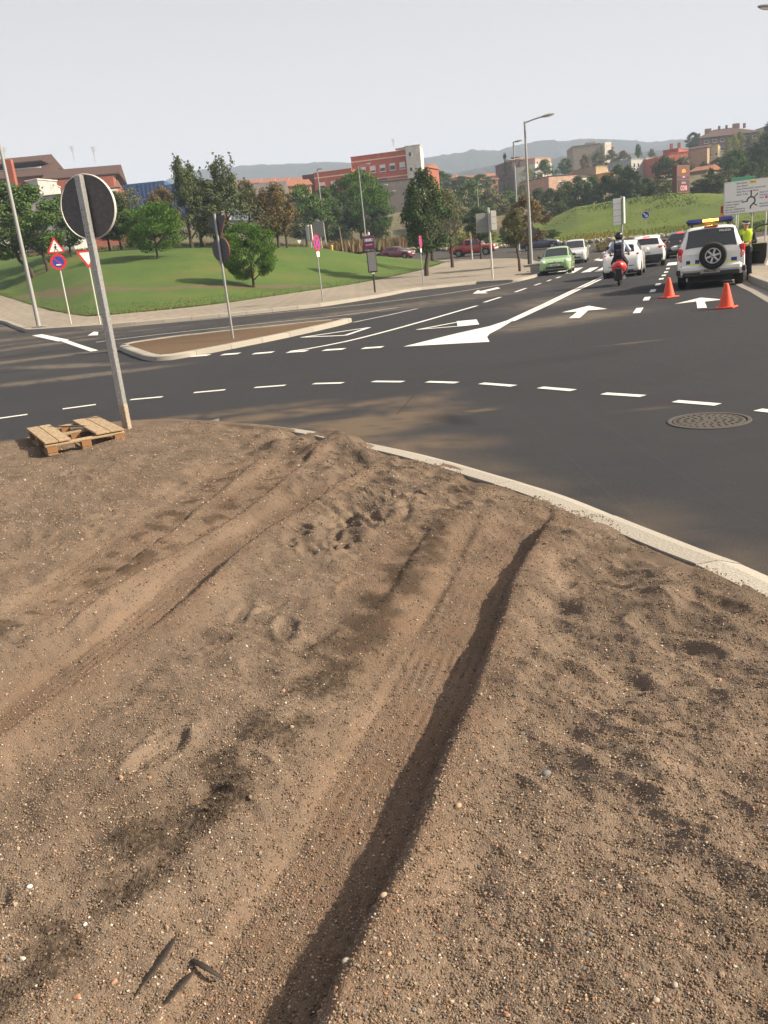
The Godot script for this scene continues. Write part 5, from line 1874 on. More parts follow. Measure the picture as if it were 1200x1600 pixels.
func build_trees() -> void:
	# the park
	tree("park_tree", "big leaning tree at the left edge of the lawn, its trunk beside the tall lamp", "broad", "oak", Vector3(-24.17, 3.316, -65.55), 6.4, 1.4, 6.9, "", Vector2(-1.3, 0.3))
	tree("park_tree", "leaning tree second from left on the lawn, above the warning sign", "broad", "oak", Vector3(-23.04, 3.617, -65.55), 6.2, 1.2, 6.2, "", Vector2(-0.3, -0.2))
	tree("park_tree", "tree with low green boughs just left of the big sign disc", "broad", "oak", Vector3(-22.75, 4.650, -70.55), 5.4, 0.8, 4.7)
	tree("pine_tree", "umbrella pine with a bright green crown left of centre on the lawn", "umbrella", "pine", Vector3(-14.30, 3.581, -63.32), 5.2, 0.5, 4.1)
	tree("pine_tree", "round bright green pine standing alone low on the lawn", "ball", "pine", Vector3(-6.28, 1.017, -51.57), 3.5, 0.45, 3.75)
	tree("park_tree", "dark shrubby tree partly behind the big sign disc", "broad", "dark", Vector3(-20.56, 4.978, -73.95), 4.6, 0.9, 4.4)
	tree("park_tree", "dark slim tree just right of the big sign disc", "broad", "dark", Vector3(-19.48, 4.910, -73.50), 4.0, 0.8, 4.6)
	tree("park_tree", "grey green tree behind the umbrella pine", "sparse", "olive", Vector3(-23.58, 6.464, -96.00), 6.4, 0.8, 5.9)
	tree("park_tree", "brownish tree behind the right side of the umbrella pine", "broad", "russet", Vector3(-20.53, 6.314, -97.00), 5.2, 0.5, 5.8)
	tree("poplar_tree", "dark ragged tree with two leaders at the crest of the lawn", "tall", "poplar", Vector3(-13.35, 4.410, -71.96), 4.8, 0.5, 7.2)
	tree("poplar_tree", "dark ragged tree close left of the tallest one on the crest", "tall", "poplar", Vector3(-12.75, 4.427, -73.34), 4.8, 0.6, 6.7)
	tree("poplar_tree", "tallest ragged tree with a high leader behind the round pine", "tall", "poplar", Vector3(-10.43, 4.154, -74.06), 6.6, 0.6, 7.6)
	tree("poplar_tree", "short ragged tree filling the gap left of the round pine", "broad", "poplar", Vector3(-11.55, 4.248, -73.05), 4.6, 0.6, 5.4)
	tree("park_tree", "ragged olive tree right behind the round pine", "tall", "olive", Vector3(-8.79, 4.019, -75.67), 5.6, 0.6, 5.7)
	tree("park_tree", "russet brown tree at the end of the crest left of the boards", "broad", "russet", Vector3(-6.72, 3.864, -77.10), 4.6, 0.9, 5.4)
	tree("park_tree", "second russet tree overlapping the first left of the boards", "sparse", "russet", Vector3(-6.01, 3.797, -77.36), 3.4, 0.9, 4.9)
	# beyond the lawn
	tree("broad_tree", "mid green tree behind the grey direction boards", "broad", "oak", Vector3(-6.16, 4.709, -112.00), 7.6, 0.8, 7.4)
	tree("broad_tree", "mid green tree filling the gap right of the boards", "broad", "oak", Vector3(-3.63, 4.831, -118.00), 6.2, 0.5, 7.2)
	tree("umbrella_pine", "huge dark umbrella pine with a domed crown below the red building", "umbrella", "pine", Vector3(0.92, 4.208, -122.00), 11.0, 1.6, 9.6)
	tree("broad_tree", "dark shrubby tree under the left side of the huge pine", "broad", "dark", Vector3(-1.80, 4.335, -119.00), 6.4, 0.4, 6.4)
	tree("broad_tree", "dark shrubby tree under the right side of the huge pine", "broad", "dark", Vector3(3.57, 4.001, -121.00), 5.0, 0.4, 6.0)
	tree("pine_tree", "conical pine rising above the huge umbrella pine", "tall", "pine", Vector3(1.68, 8.424, -140.00), 6.2, 1.0, 8.2)
	tree("pine_tree", "pine with a ragged top close right of the conical one", "broad", "pine", Vector3(3.97, 8.293, -142.00), 5.0, 1.0, 6.4)
	# young trees on the pavement
	tree("street_tree", "tall dark tree on the pavement behind the second no parking sign", "broad", "dark", Vector3(4.98, 0.429, -64.02), 4.4, 1.5, 7.4, "", Vector2(0.35, 0))
	tree("street_tree", "crown of a dark tree close behind the tall dark street tree", "tall", "poplar", Vector3(7.63, 1.534, -88.00), 4.8, 1.6, 7.8)
	tree("street_tree", "thin young olive tree on the pavement left of the red pickup", "sparse", "olive", Vector3(7.97, 0.706, -73.22), 3.7, 1.3, 6.2)
	tree("street_tree", "young dark tree standing before the red pickup", "broad", "dark", Vector3(11.92, 1.061, -83.53), 3.5, 1.7, 4.8)
	tree("street_tree", "young bushy tree left of the tall lamp on the pavement", "broad", "olive", Vector3(10.51, 0.225, -56.33), 2.3, 1.6, 3.9, "", Vector2(-0.2, 0))
	tree("street_tree", "larger bushy tree right behind the tall lamp", "broad", "russet", Vector3(12.91, 0.397, -65.27), 3.9, 1.5, 5.0)
	# light green trees between the street trees and the town
	tree("far_tree", "light green willow like tree right of the tall dark street tree", "broad", "olive", Vector3(15.93, 4.664, -150.00), 9.0, 0.5, 8.0)
	tree("far_tree", "light green rounded tree above the red pickup", "broad", "oak", Vector3(20.46, 4.794, -155.00), 11.0, 0.5, 9.2)
	tree("far_tree", "light green tree left of the tall cypress", "broad", "olive", Vector3(24.71, 4.907, -158.00), 9.0, 0.5, 7.6)
	tree("far_tree", "dark tree at the foot of the tall cypress", "broad", "oak", Vector3(29.24, 5.626, -165.00), 9.0, 0.5, 6.6)
	tree("far_tree", "grey green tree right of the tall cypress", "sparse", "olive", Vector3(32.90, 6.177, -170.00), 8.0, 0.5, 7.4)
	tree("far_tree", "bluish dark tree behind the top of the largest street lamp", "broad", "dark", Vector3(33.81, 6.178, -160.00), 7.0, 0.5, 5.6)
	tree("cypress_tree", "tall slim dark cypress left of the twin headed lamp", "spindle", "cypress", Vector3(33.49, 12.544, -190.00), 2.6, 0.2, 9.2)
	tree("cypress_tree", "short cypress left of the tall slim one", "spindle", "cypress", Vector3(31.96, 12.612, -196.00), 1.9, 0.2, 4.4)
	tree("cypress_tree", "shortest cypress, the left one of three", "spindle", "cypress", Vector3(30.26, 12.783, -196.00), 1.9, 0.2, 4.0)
	tree("far_tree", "dark tree left of the row of terracotta houses", "broad", "oak", Vector3(23.65, 17.319, -230.00), 9.0, 0.5, 5.6)
	tree("far_tree", "dark tree in front of the terracotta houses", "broad", "dark", Vector3(30.25, 17.934, -240.00), 11.0, 0.5, 4.0)
	tree("far_tree", "dark tree right of the terracotta houses", "broad", "oak", Vector3(36.94, 18.410, -250.00), 11.0, 0.5, 4.4)
	tree("far_tree", "yellowish tree before the dark brick flats", "sparse", "lime", Vector3(48.29, 16.130, -240.00), 6.0, 0.6, 7.0)
	tree("far_tree", "tree between the brick flats and the salmon workshop", "broad", "oak", Vector3(52.83, 16.003, -240.00), 8.0, 0.6, 8.0)
	tree("far_tree", "round tree in front of the beige block's left part", "broad", "oak", Vector3(63.23, 20.483, -260.00), 6.0, 0.6, 5.0)
	tree("far_tree", "russet tree before the beige block", "broad", "russet", Vector3(67.74, 19.552, -255.00), 4.6, 0.8, 6.0)
	tree("far_tree", "dark tree before the white end of the beige block", "broad", "olive", Vector3(73.79, 20.335, -262.00), 6.0, 0.8, 6.2)
	tree("far_tree", "olive tree right of the white end wall", "broad", "olive", Vector3(79.77, 21.264, -270.00), 6.2, 0.8, 6.2)
	tree("far_tree", "olive tree second right of the white end wall", "broad", "russet", Vector3(84.11, 21.404, -272.00), 6.0, 0.8, 5.6)
	tree("far_tree", "pointed tree above the whitewashed house", "tall", "oak", Vector3(97.78, 23.752, -300.00), 6.0, 0.8, 7.6)
	tree("far_tree", "pointed tree right of the one above the whitewashed house", "tall", "olive", Vector3(104.06, 24.481, -305.00), 5.6, 0.8, 5.4)
	tree("far_tree", "dark tree on the slope left of the brown apartment block", "broad", "dark", Vector3(124.02, 29.069, -320.00), 6.6, 0.8, 6.0)
	# hedge of dark round trees behind the mound
	var hedge := [[Vector3(33.86, 4.944, -150.00), Vector3(36.30, 5.323, -150.00), Vector3(38.64, 5.921, -150.00), Vector3(40.97, 6.103, -150.00), Vector3(43.29, 6.284, -150.00), Vector3(44.78, 6.525, -148.00), Vector3(46.21, 6.557, -146.00)]]
	var tops := [6.0, 6.6, 6.5, 6.1, 5.8, 6.8, 6.4]
	var order := ["leftmost", "second from left", "third from left", "middle", "third from right", "second from right", "rightmost"]
	for k in 7:
		tree("hedge_tree", "dark round tree, %s of the dense row behind the grassy mound" % order[k], "broad", "dark" if k % 2 == 0 else "oak", hedge[0][k], 5.6, 0.2, tops[k], "dense row of trees behind the mound")
	var mass := [[Vector3(50.02, 7.470, -150.00), Vector3(53.14, 7.511, -152.00), Vector3(57.56, 7.729, -158.00), Vector3(59.26, 6.957, -150.00), Vector3(59.82, 6.801, -146.00), Vector3(63.67, 6.928, -150.00), Vector3(66.05, 10.934, -185.00), Vector3(73.61, 11.305, -195.00)]]
	var mass_l := ["dusky bush left of the billboard tower's foot by the hedge row", "dusky bush second left of the billboard tower", "bush standing directly left behind the billboard tower", "dusky bush right of the billboard tower's foot", "dusky rounded bush left of the large direction board", "dark bush behind the left corner of the large direction board", "olive bush below the red stepped house", "olive bush above the billboard tower's right side"]
	for k in 8:
		tree("slope_bush", mass_l[k], "bush", "olive" if k % 2 else "dark", mass[0][k], [6.0, 6.4, 5.6, 6.0, 6.2, 6.0, 8.0, 8.0][k], 0.0, [3.4, 3.2, 3.0, 3.0, 3.6, 4.0, 6.2, 6.0][k])
	# the wooded slope on the right
	var slope := [[Vector3(109.05, 17.859, -255.00), Vector3(113.94, 19.178, -262.00), Vector3(116.53, 19.497, -264.00), Vector3(118.31, 19.451, -262.00), Vector3(119.51, 18.881, -258.00), Vector3(118.91, 17.701, -250.00), Vector3(86.18, 12.531, -215.00), Vector3(85.46, 12.114, -205.00), Vector3(86.30, 11.839, -200.00), Vector3(87.15, 11.645, -196.00), Vector3(87.26, 11.191, -190.00), Vector3(88.15, 10.845, -186.00), Vector3(69.40, 8.378, -170.00), Vector3(73.52, 7.805, -168.00), Vector3(75.33, 7.463, -166.00), Vector3(75.20, 6.993, -160.00), Vector3(83.75, 7.877, -170.00), Vector3(105.65, 12.282, -210.00)]]
	var tint := ["lime", "lime", "lime", "olive", "lime", "dark", "dark", "dark", "oak", "dark", "dark", "dark", "olive", "oak", "dark", "oak", "oak", "dark"]
	var high := [8.6, 8.2, 8.8, 8.0, 8.4, 11.0, 5.0, 5.0, 6.0, 6.0, 7.0, 8.5, 4.6, 7.6, 5.4, 6.0, 9.0, 14.0]
	var wide := [5.0, 4.4, 4.4, 4.4, 4.4, 7.0, 6.0, 7.0, 7.0, 7.0, 8.0, 8.0, 5.0, 6.4, 5.0, 5.6, 8.0, 9.0]
	var where := ["yellow green tree left below the brown apartment block", "second yellow green tree below the brown apartment block", "third yellow green tree below the brown apartment block", "olive tree in the row below the brown apartment block", "last yellow green tree in the row below the brown apartment block", "tall dark tree at the right edge below the hilltop", "dark tree right below the cream house", "dark tree on the slope right of the cream house", "mid green tree in the middle of the slope above the large board", "dark tree above the middle of the large direction board", "tall dark tree above the right half of the large direction board", "tallest dark tree at the right edge above the large direction board", "olive bush like tree above the left corner of the large board", "bright green rounded tree just above the large direction board", "dark low tree just above the large direction board's middle", "green tree at the right edge just above the board", "green tree outside the right edge behind the board", "dark tree outside the right edge on the slope"]
	for k in 18:
		tree("slope_tree", where[k], "broad" if k % 3 else "tall", tint[k], slope[0][k], wide[k], 0.3, high[k], "trees on the slope at the right")
	# shrubs on the roundabout's left foot
	var shrubs := [[Vector3(13.62, 2.617, -112.00), Vector3(15.33, 2.624, -113.00), Vector3(17.19, 2.727, -112.00), Vector3(18.71, 2.470, -108.00), Vector3(22.40, 2.702, -108.00), Vector3(23.56, 2.460, -104.00), Vector3(36.18, 1.235, -97.00), Vector3(37.41, 1.177, -95.00)]]
	var shrub_l := ["yellowish shrub left behind the red pickup", "yellowish shrub above the red pickup's cab", "yellowish shrub behind the sign post at the pickup's bonnet", "green shrub left of the young bushy tree on the mound foot", "green shrub behind the dark blue car's roof", "green shrub right above the dark blue car", "green shrub behind the dark car on the mound foot", "green shrub left of the police car's lightbar on the mound foot"]
	for k in 8:
		tree("shrub", shrub_l[k], "bush", "lime" if k < 3 else "oak", shrubs[0][k], [3.0, 3.4, 3.0, 2.8, 2.6, 2.6, 2.4, 2.4][k], 0.0, [1.8, 2.3, 1.9, 1.6, 1.2, 1.0, 1.1, 1.2][k])
	for k in 3:
		tree("shrub", ["small green shrub left of the low verge post", "small grey green shrub right of the low verge post", "dark shrub beside the maroon car"][k], "bush", ["oak", "olive", "dark"][k], [[Vector3(-2.18, 3.868, -114.00), Vector3(-0.66, 4.155, -116.00), Vector3(7.30, 3.510, -128.00)]][0][k], [2.6, 2.0, 3.2][k], 0.0, [1.3, 1.8, 1.9][k])


# ---------------------------------------------------------------- street furniture
func facing(deg: float) -> Basis:                               # local +z looks along a heading, degrees to the right of the view
	return Basis(Vector3.UP, PI - deg_to_rad(deg))


func lamp_post(label: String, base: Vector3, top: float, arms: Array, r: float) -> Node3D:
	# arms: [height, length, heading, rise]
	var o := thing("street_lamp", label, "street lamp", base)
	var h := top - base.y
	tubepart("pole", [Vector3(0, -0.2, 0), Vector3(0, h * 0.5, 0), Vector3(0, h, 0)], [r, r * 0.8, r * 0.55], M.grey_post, o, 10)
	boxpart("base_plate", Vector3(0, 0.02, 0), Vector3(r * 5, 0.03, r * 5), M.galvanised, o, 0.005)
	for a in arms:
		var y: float = a[0] - base.y
		var d := Vector3(sin(deg_to_rad(a[2])), 0, -cos(deg_to_rad(a[2])))
		if a[1] > 0.3:
			tubepart("arm", [Vector3(0, y - 0.02, 0), d * a[1] * 0.5 + Vector3(0, y + a[3] * 0.55, 0), d * a[1] + Vector3(0, y + a[3], 0)], r * 0.42, M.grey_post, o, 8)
		var b := mb()
		var xf := Transform3D(Basis(d, Vector3.UP, d.cross(Vector3.UP)).rotated(d.cross(Vector3.UP).normalized(), 0.12), d * (a[1] + 0.28) + Vector3(0, y + a[3] + 0.03, 0))
		b.blob(xf * Transform3D(Basis.from_scale(Vector3(0.42, 0.085, 0.16)), Vector3.ZERO), 8, 14)
		var hd := put("lamp_head", b, M.grey_post, o)
		b = mb()
		b.blob(xf * Transform3D(Basis.from_scale(Vector3(0.30, 0.05, 0.12)), Vector3(0.04, -0.055, 0)), 6, 12)
		put("lens", b, M.lamp_clear, hd)
	return o


func disc(parent: Node, called: String, center: Vector3, basis: Basis, r: float, thick: float, m: Material, inner := 0.0) -> MeshInstance3D:
	var b := mb()
	var xf := Transform3D(basis * Basis(Vector3.RIGHT, PI / 2), center)
	if inner > 0:
		b.lathe([[inner, -thick / 2], [r, -thick / 2]], 36, xf)
		b.lathe([[r, -thick / 2], [r, thick / 2]], 36, xf)
		b.lathe([[inner, thick / 2], [r, thick / 2]], 36, xf)
		b.lathe([[inner, -thick / 2], [inner, thick / 2]], 36, xf)
	else:
		b.lathe([[0.0005, -thick / 2], [r, -thick / 2]], 36, xf)
		b.lathe([[r, -thick / 2], [r, thick / 2]], 36, xf)
		b.lathe([[0.0005, thick / 2], [r, thick / 2]], 36, xf)
	return put(called, b, m, parent)


func triangle(side: float, up: bool, round_ := 0.04) -> PackedVector2Array:   # rounded equilateral triangle about its middle
	var out := PackedVector2Array()
	var rr := side / sqrt(3.0)
	for k in 3:
		var a := deg_to_rad(90.0 + 120.0 * k) + (0.0 if up else PI)
		var c := Vector2(cos(a), sin(a)) * (rr - 2 * round_)
		for j in 5:
			var t := a + deg_to_rad(-60.0 + 30.0 * j)
			out.append(c + Vector2(cos(t), sin(t)) * round_)
	return out


func plate_part(parent: Node, called: String, poly: PackedVector2Array, z0: float, z1: float, xf: Transform3D, m: Material) -> MeshInstance3D:
	var b := mb()
	b.prism(poly, z0, z1, xf)
	return put(called, b, m, parent)


func post(parent: Node, h: float, r: float, m: Material) -> void:
	tubepart("pole", [Vector3(0, -0.25, 0), Vector3(0, h, 0)], r, m, parent, 10)


func stroke(b: MB, pts: Array, w: float, z0: float, z1: float, xf: Transform3D) -> void:   # a flat band drawn on a sign
	for i in pts.size() - 1:
		var a: Vector2 = pts[i]
		var c: Vector2 = pts[i + 1]
		var d := (c - a).normalized()
		var s := Vector2(-d.y, d.x) * w / 2
		b.prism(PackedVector2Array([a - s - d * w * 0.15, c - s + d * w * 0.15, c + s + d * w * 0.15, a + s - d * w * 0.15]), z0, z1 + 0.0003 * (i % 2), xf)


func no_parking(label: String, base: Vector3, heading: float, h: float, cross: bool, plate: bool) -> void:
	var o := thing("no_parking_sign", label, "traffic sign", base)
	post(o, h + 0.3, 0.027, M.galvanised)
	var bs := facing(heading)
	var c := Vector3(0, h, 0)
	var xf := Transform3D(bs, c)
	disc(o, "disc_back", c + bs.z * 0.036, bs, 0.31, 0.012, M.sign_grey)
	disc(o, "red_ring", c + bs.z * 0.046, bs, 0.31, 0.008, M.sign_red, 0.235)
	disc(o, "blue_face", c + bs.z * 0.045, bs, 0.236, 0.008, M.sign_blue)
	var b := mb()
	stroke(b, [Vector2(-0.17, 0.17), Vector2(0.17, -0.17)], 0.06, 0.05, 0.053, xf)
	if cross:
		stroke(b, [Vector2(0.17, 0.17), Vector2(-0.17, -0.17)], 0.06, 0.05, 0.0535, xf)
	put("red_bar", b, M.sign_red, o)
	if plate:
		boxpart("plate", c + bs * Vector3(0.0, -0.43, 0.04), Vector3(0.26, 0.2, 0.01), M.sign_white, o, 0.002, bs)
	return


func build_street() -> void:
	# lamps
	lamp_post("tall grey street lamp cut off by the left edge, on the pavement corner", Vector3(-12.07, 0.671, -32.12), 9.3, [[9.25, 1.5, -75.0, 0.2]], 0.08)
	lamp_post("largest street lamp on the pavement with one arm to the right", Vector3(10.83, 0.206, -54.02), 8.85, [[8.8, 1.1, 100.0, 0.2]], 0.105)
	lamp_post("street lamp with two heads one above the other left of the largest lamp", Vector3(15.32, 1.458, -82.00), 11.0, [[10.95, 0.15, 95.0, 0.05], [9.45, 0.05, 100.0, 0.0], [9.45, 0.05, -80.0, 0.0]], 0.10)
	lamp_post("slender lamp behind the grey direction boards", Vector3(-3.76, 4.150, -112.00), Vector3(-3.48, 13.700, -112.00).y, [[Vector3(-3.48, 13.700, -112.00).y, 0.1, 90.0, 0.0]], 0.1)
	lamp_post("slender lamp rising behind the bus stop sign", Vector3(1.39, 3.704, -112.00), Vector3(1.16, 13.464, -112.00).y, [[Vector3(1.16, 13.464, -112.00).y, 0.9, 95.0, 0.15]], 0.1)
	lamp_post("short lamp with a small pale head right of the huge umbrella pine", Vector3(4.65, 3.959, -124.00), Vector3(4.66, 11.985, -124.00).y, [[Vector3(4.66, 11.985, -124.00).y, 0.1, 90.0, 0.0]], 0.09)
	lamp_post("lamp with two opposite heads before the retaining wall", Vector3(5.97, 7.313, -140.00), Vector3(6.25, 12.180, -140.00).y, [[Vector3(6.25, 12.180, -140.00).y, 0.6, 90.0, 0.15], [Vector3(6.25, 12.180, -140.00).y, 0.6, -90.0, 0.15]], 0.08)
	lamp_post("far lamp with a round head above the light green trees", Vector3(21.51, 6.921, -150.00), Vector3(21.69, 12.658, -150.00).y, [[Vector3(21.69, 12.658, -150.00).y, 0.1, 90.0, 0.0]], 0.09)
	lamp_post("street lamp at the top right corner, only its head in view", Vector3(Vector3(15.19, 8.862, -32.70).x + 1.9, 0.17, -32.5), 8.85, [[Vector3(15.19, 8.862, -32.70).y - 0.24, 1.45, -84.0, 0.2]], 0.105)

	# the big round sign in the soil, seen from behind
	var base := Vector3(-2.87, 0.104, -9.66)
	var o := thing("round_sign", "large round traffic sign seen from behind on a galvanised post in the soil", "traffic sign", base)
	var bs := Basis(Vector3.UP, -deg_to_rad(16.5))               # local -z looks where the sign faces
	boxpart("post", Vector3(0, 1.3, 0), Vector3(0.075, 2.9, 0.075), M.galvanised, o, 0.006, bs)
	boxpart("dusty_foot", Vector3(0, 0.13, 0), Vector3(0.079, 0.3, 0.079), M.dusty_steel, o, 0.006, bs)
	disc(o, "disc", Vector3(0, 2.43, 0) + bs * Vector3(0, 0, -0.065), bs, 0.325, 0.010, M.sign_back)
	var b := mb()
	b.lathe([[0.33, -0.022], [0.338, -0.02], [0.339, 0.010], [0.33, 0.012]], 56, Transform3D(bs * Basis(Vector3.RIGHT, PI / 2), Vector3(0, 2.43, 0) + bs * Vector3(0, 0, -0.062)))
	put("rim", b, M.white_post, o)
	b = mb()
	for y in [2.04, 2.12, 2.16, 2.24, 2.33, 2.40, 2.69]:
		for s in [-0.016, 0.016]:
			b.blob(Transform3D(bs * Basis.from_scale(Vector3(0.006, 0.006, 0.004)), Vector3(0, y, 0) + bs * Vector3(s, 0, 0.038)), 4, 8)
	put("bolts", b, M.sign_black, o)

	# two signs back to back with us on the traffic island
	o = thing("island_signs", "yield and round signs seen from behind on a thin post in the traffic island", "traffic sign", Vector3(-3.31, 0.230, -21.42))
	post(o, 2.95, 0.03, M.galvanised)
	bs = facing(36.0)
	plate_part(o, "triangle_back", triangle(0.66, false), 0.034, 0.05, Transform3D(bs, Vector3(0, 2.70, 0)), M.sign_back)
	plate_part(o, "red_edge", triangle(0.67, false), 0.05, 0.056, Transform3D(bs, Vector3(0, 2.70, 0)), M.sign_red)
	disc(o, "disc_back", Vector3(0, 2.12, 0) + bs.z * 0.042, bs, 0.285, 0.016, M.sign_back)
	disc(o, "red_edge", Vector3(0, 2.12, 0) + bs.z * 0.054, bs, 0.29, 0.007, M.sign_red)

	# warning sign and no parking sign on one post
	o = thing("crossing_sign", "pedestrian warning triangle above a blue no parking disc on one thin post", "traffic sign", Vector3(-11.01, 0.651, -32.54))
	post(o, 3.05, 0.028, M.white_post)
	bs = facing(166.0)
	var xf := Transform3D(bs.scaled(Vector3.ONE * 0.9), Vector3(0, 2.76, 0))
	plate_part(o, "red_triangle", triangle(0.74, true), 0.034, 0.046, xf, M.sign_red)
	plate_part(o, "white_face", triangle(0.53, true, 0.02), 0.046, 0.05, xf * Transform3D(Basis.IDENTITY, Vector3(0, -0.005, 0)), M.sign_white)
	b = mb()
	stroke(b, [Vector2(0.01, 0.06), Vector2(-0.01, -0.03)], 0.06, 0.05, 0.053, xf)
	stroke(b, [Vector2(-0.005, -0.03), Vector2(0.05, -0.09), Vector2(0.075, -0.15)], 0.028, 0.05, 0.0535, xf)
	stroke(b, [Vector2(-0.01, -0.03), Vector2(-0.03, -0.09), Vector2(-0.075, -0.14)], 0.028, 0.05, 0.054, xf)
	stroke(b, [Vector2(0.01, 0.05), Vector2(0.07, 0.0)], 0.02, 0.05, 0.0545, xf)
	stroke(b, [Vector2(0.0, 0.05), Vector2(-0.055, 0.0)], 0.02, 0.05, 0.055, xf)
	b.lathe([[0.0005, 0.0], [0.03, 0.0], [0.03, -0.004]], 14, xf * Transform3D(Basis(Vector3.RIGHT, PI / 2), Vector3(0.015, 0.115, 0.054)))
	put("walking_figure", b, M.sign_black, o)
	xf = Transform3D(bs.scaled(Vector3.ONE * 0.9), Vector3(0, 2.25, 0))
	disc(o, "red_ring", xf * Vector3(0, 0, 0.046), bs, 0.288, 0.012, M.sign_red, 0.203)
	disc(o, "blue_face", xf * Vector3(0, 0, 0.045), bs, 0.204, 0.010, M.sign_blue)
	b = mb()
	stroke(b, [Vector2(-0.16, 0.16), Vector2(0.16, -0.16)], 0.035, 0.051, 0.054, xf)
	put("red_bar", b, M.sign_red, o)
	b = mb()
	stroke(b, [Vector2(-0.09, -0.11), Vector2(0.03, -0.11)], 0.05, 0.051, 0.0552, xf)
	stroke(b, [Vector2(0.035, -0.12), Vector2(0.085, -0.12)], 0.035, 0.051, 0.0556, xf)
	put("lorry_symbol", b, M.sign_white, o)
	# yield sign behind the big post
	o = thing("yield_sign", "white yield triangle with a red border half hidden behind the big post", "traffic sign", Vector3(-9.42, 0.569, -30.88))
	post(o, 2.45, 0.028, M.white_post)
	xf = Transform3D(facing(160.0), Vector3(0, 2.34, 0))
	plate_part(o, "red_triangle", triangle(0.72, false), 0.034, 0.046, xf, M.sign_red)
	plate_part(o, "white_face", triangle(0.50, false, 0.02), 0.046, 0.05, xf, M.sign_white)

	no_parking("narrow looking no parking sign with a white plate left of the bus stop sign", Vector3(-1.56, 0.405, -34.86), 112.0, 2.27, true, true)
	no_parking("no parking sign with a white plate before the tall dark street tree", Vector3(3.35, 0.284, -45.59), 108.0, 2.22, true, true)

	# bus stop
	o = thing("bus_stop", "dark bus stop sign with a purple header and a timetable frame", "bus stop", Vector3(0.69, 0.351, -40.87))
	bs = facing(180.0)
	tubepart("pole", [Vector3(0, -0.2, 0), Vector3(0, 2.6, 0)], 0.045, M.sign_black, o, 10)
	boxpart("header", Vector3(-0.06, 2.27, 0.03), Vector3(0.54, 0.60, 0.12), M.sign_purple, o, 0.02)
	boxpart("header_panel", Vector3(-0.06, 2.38, 0.092), Vector3(0.45, 0.15, 0.012), M.sign_grey, o, 0.004)
	words("lettering", "BUS", 0.11, M.sign_white, o, Transform3D(Basis.IDENTITY, Vector3(-0.06, 2.38, 0.10)))
	words("lettering", "parada", 0.07, M.sign_pink, o, Transform3D(Basis.IDENTITY, Vector3(-0.06, 2.18, 0.092)))
	boxpart("cap", Vector3(-0.02, 2.66, 0), Vector3(0.08, 0.14, 0.09), M.sign_white, o, 0.02)
	boxpart("bracket", Vector3(0, 1.93, 0), Vector3(0.14, 0.16, 0.09), M.sign_grey, o, 0.01)
	boxpart("timetable_frame", Vector3(0, 1.41, 0.03), Vector3(0.45, 0.98, 0.09), M.sign_black, o, 0.03)
	boxpart("timetable", Vector3(0, 1.41, 0.077), Vector3(0.36, 0.86, 0.012), M.sign_grey, o, 0.003)
	boxpart("pole_collar", Vector3(0, 0.88, 0), Vector3(0.12, 0.08, 0.13), M.sign_white, o, 0.02)

	# grey boards beyond the lawn
	o = thing("direction_boards", "pair of direction boards standing at the crest right end, one seen on edge", "sign board", Vector3(-4.29, 3.806, -88.00))
	for s in [-0.12, 0.12]:
		tubepart("leg", [Vector3(s, -0.4, 0), Vector3(s, 2.2, 0)], 0.04, M.white_post, o, 8)
	for k in 2:
		boxpart("edge_board", Vector3(-0.33 + 0.3 * k, 1.5, 0.05 * k), Vector3(0.12, 1.5, 0.42), M.white_post, o, 0.01, Basis(Vector3.UP, 0.75))
	boxpart("grey_board", Vector3(0.78, 1.76, -0.1), Vector3(1.1, 1.5, 0.05), M.sign_grey, o, 0.01, Basis(Vector3.UP, -0.15))
	boxpart("board_top", Vector3(0.72, 2.62, -0.1), Vector3(0.28, 0.24, 0.05), M.sign_grey, o, 0.01)
	tubepart("leg", [Vector3(0.9, -0.4, -0.17), Vector3(0.9, 2.6, -0.17)], 0.04, M.white_post, o, 8)
	o = thing("yield_sign_pair", "two small white inverted triangles standing side by side left of the boards", "traffic sign", Vector3(-5.51, 3.906, -90.00))
	for k in 2:
		plate_part(o, "triangle", triangle(0.56, false), 0.0, 0.02, Transform3D(Basis(Vector3.UP, [0.5, -0.5][k]), Vector3(-0.18 + 0.4 * k, 0.72, 0)), M.white_post)
		tubepart("leg", [Vector3(-0.18 + 0.4 * k, -0.6, -0.02), Vector3(-0.18 + 0.4 * k, 0.7, -0.02)], 0.025, M.white_post, o, 6)
	o = thing("wooden_stake", "thin wooden stake among the dry reeds", "post", Vector3(-1.62, 3.551, -108.00))
	tubepart("shaft", [Vector3(0, -0.3, 0), Vector3(-0.12, 2.7, 0)], [0.07, 0.05], M.wood1, o, 7)
	tubepart("tip", [Vector3(-0.12, 2.7, 0), Vector3(-0.122, 2.8, 0)], [0.055, 0.02], M.wood2, o, 7)
	o = thing("hydrant", "small yellow hydrant at the crest right end of the lawn", "hydrant", Vector3(-2.33, 3.475, -86.00))
	b = mb()
	b.lathe([[0.09, -0.2], [0.09, 0.25], [0.12, 0.26], [0.12, 0.31], [0.08, 0.38], [0.001, 0.42]], 12)
	put("body", b, M.sign_yellow, o)
	tubepart("outlet", [Vector3(-0.16, 0.2, 0), Vector3(0.16, 0.2, 0)], 0.045, M.sign_yellow, o, 8)

	# boards seen from behind on the pavement
	o = thing("direction_sign_back", "two slatted grey direction boards seen from behind on a white post", "sign board", Vector3(7.31, 0.196, -47.32))
	post(o, 3.7, 0.055, M.white_post)
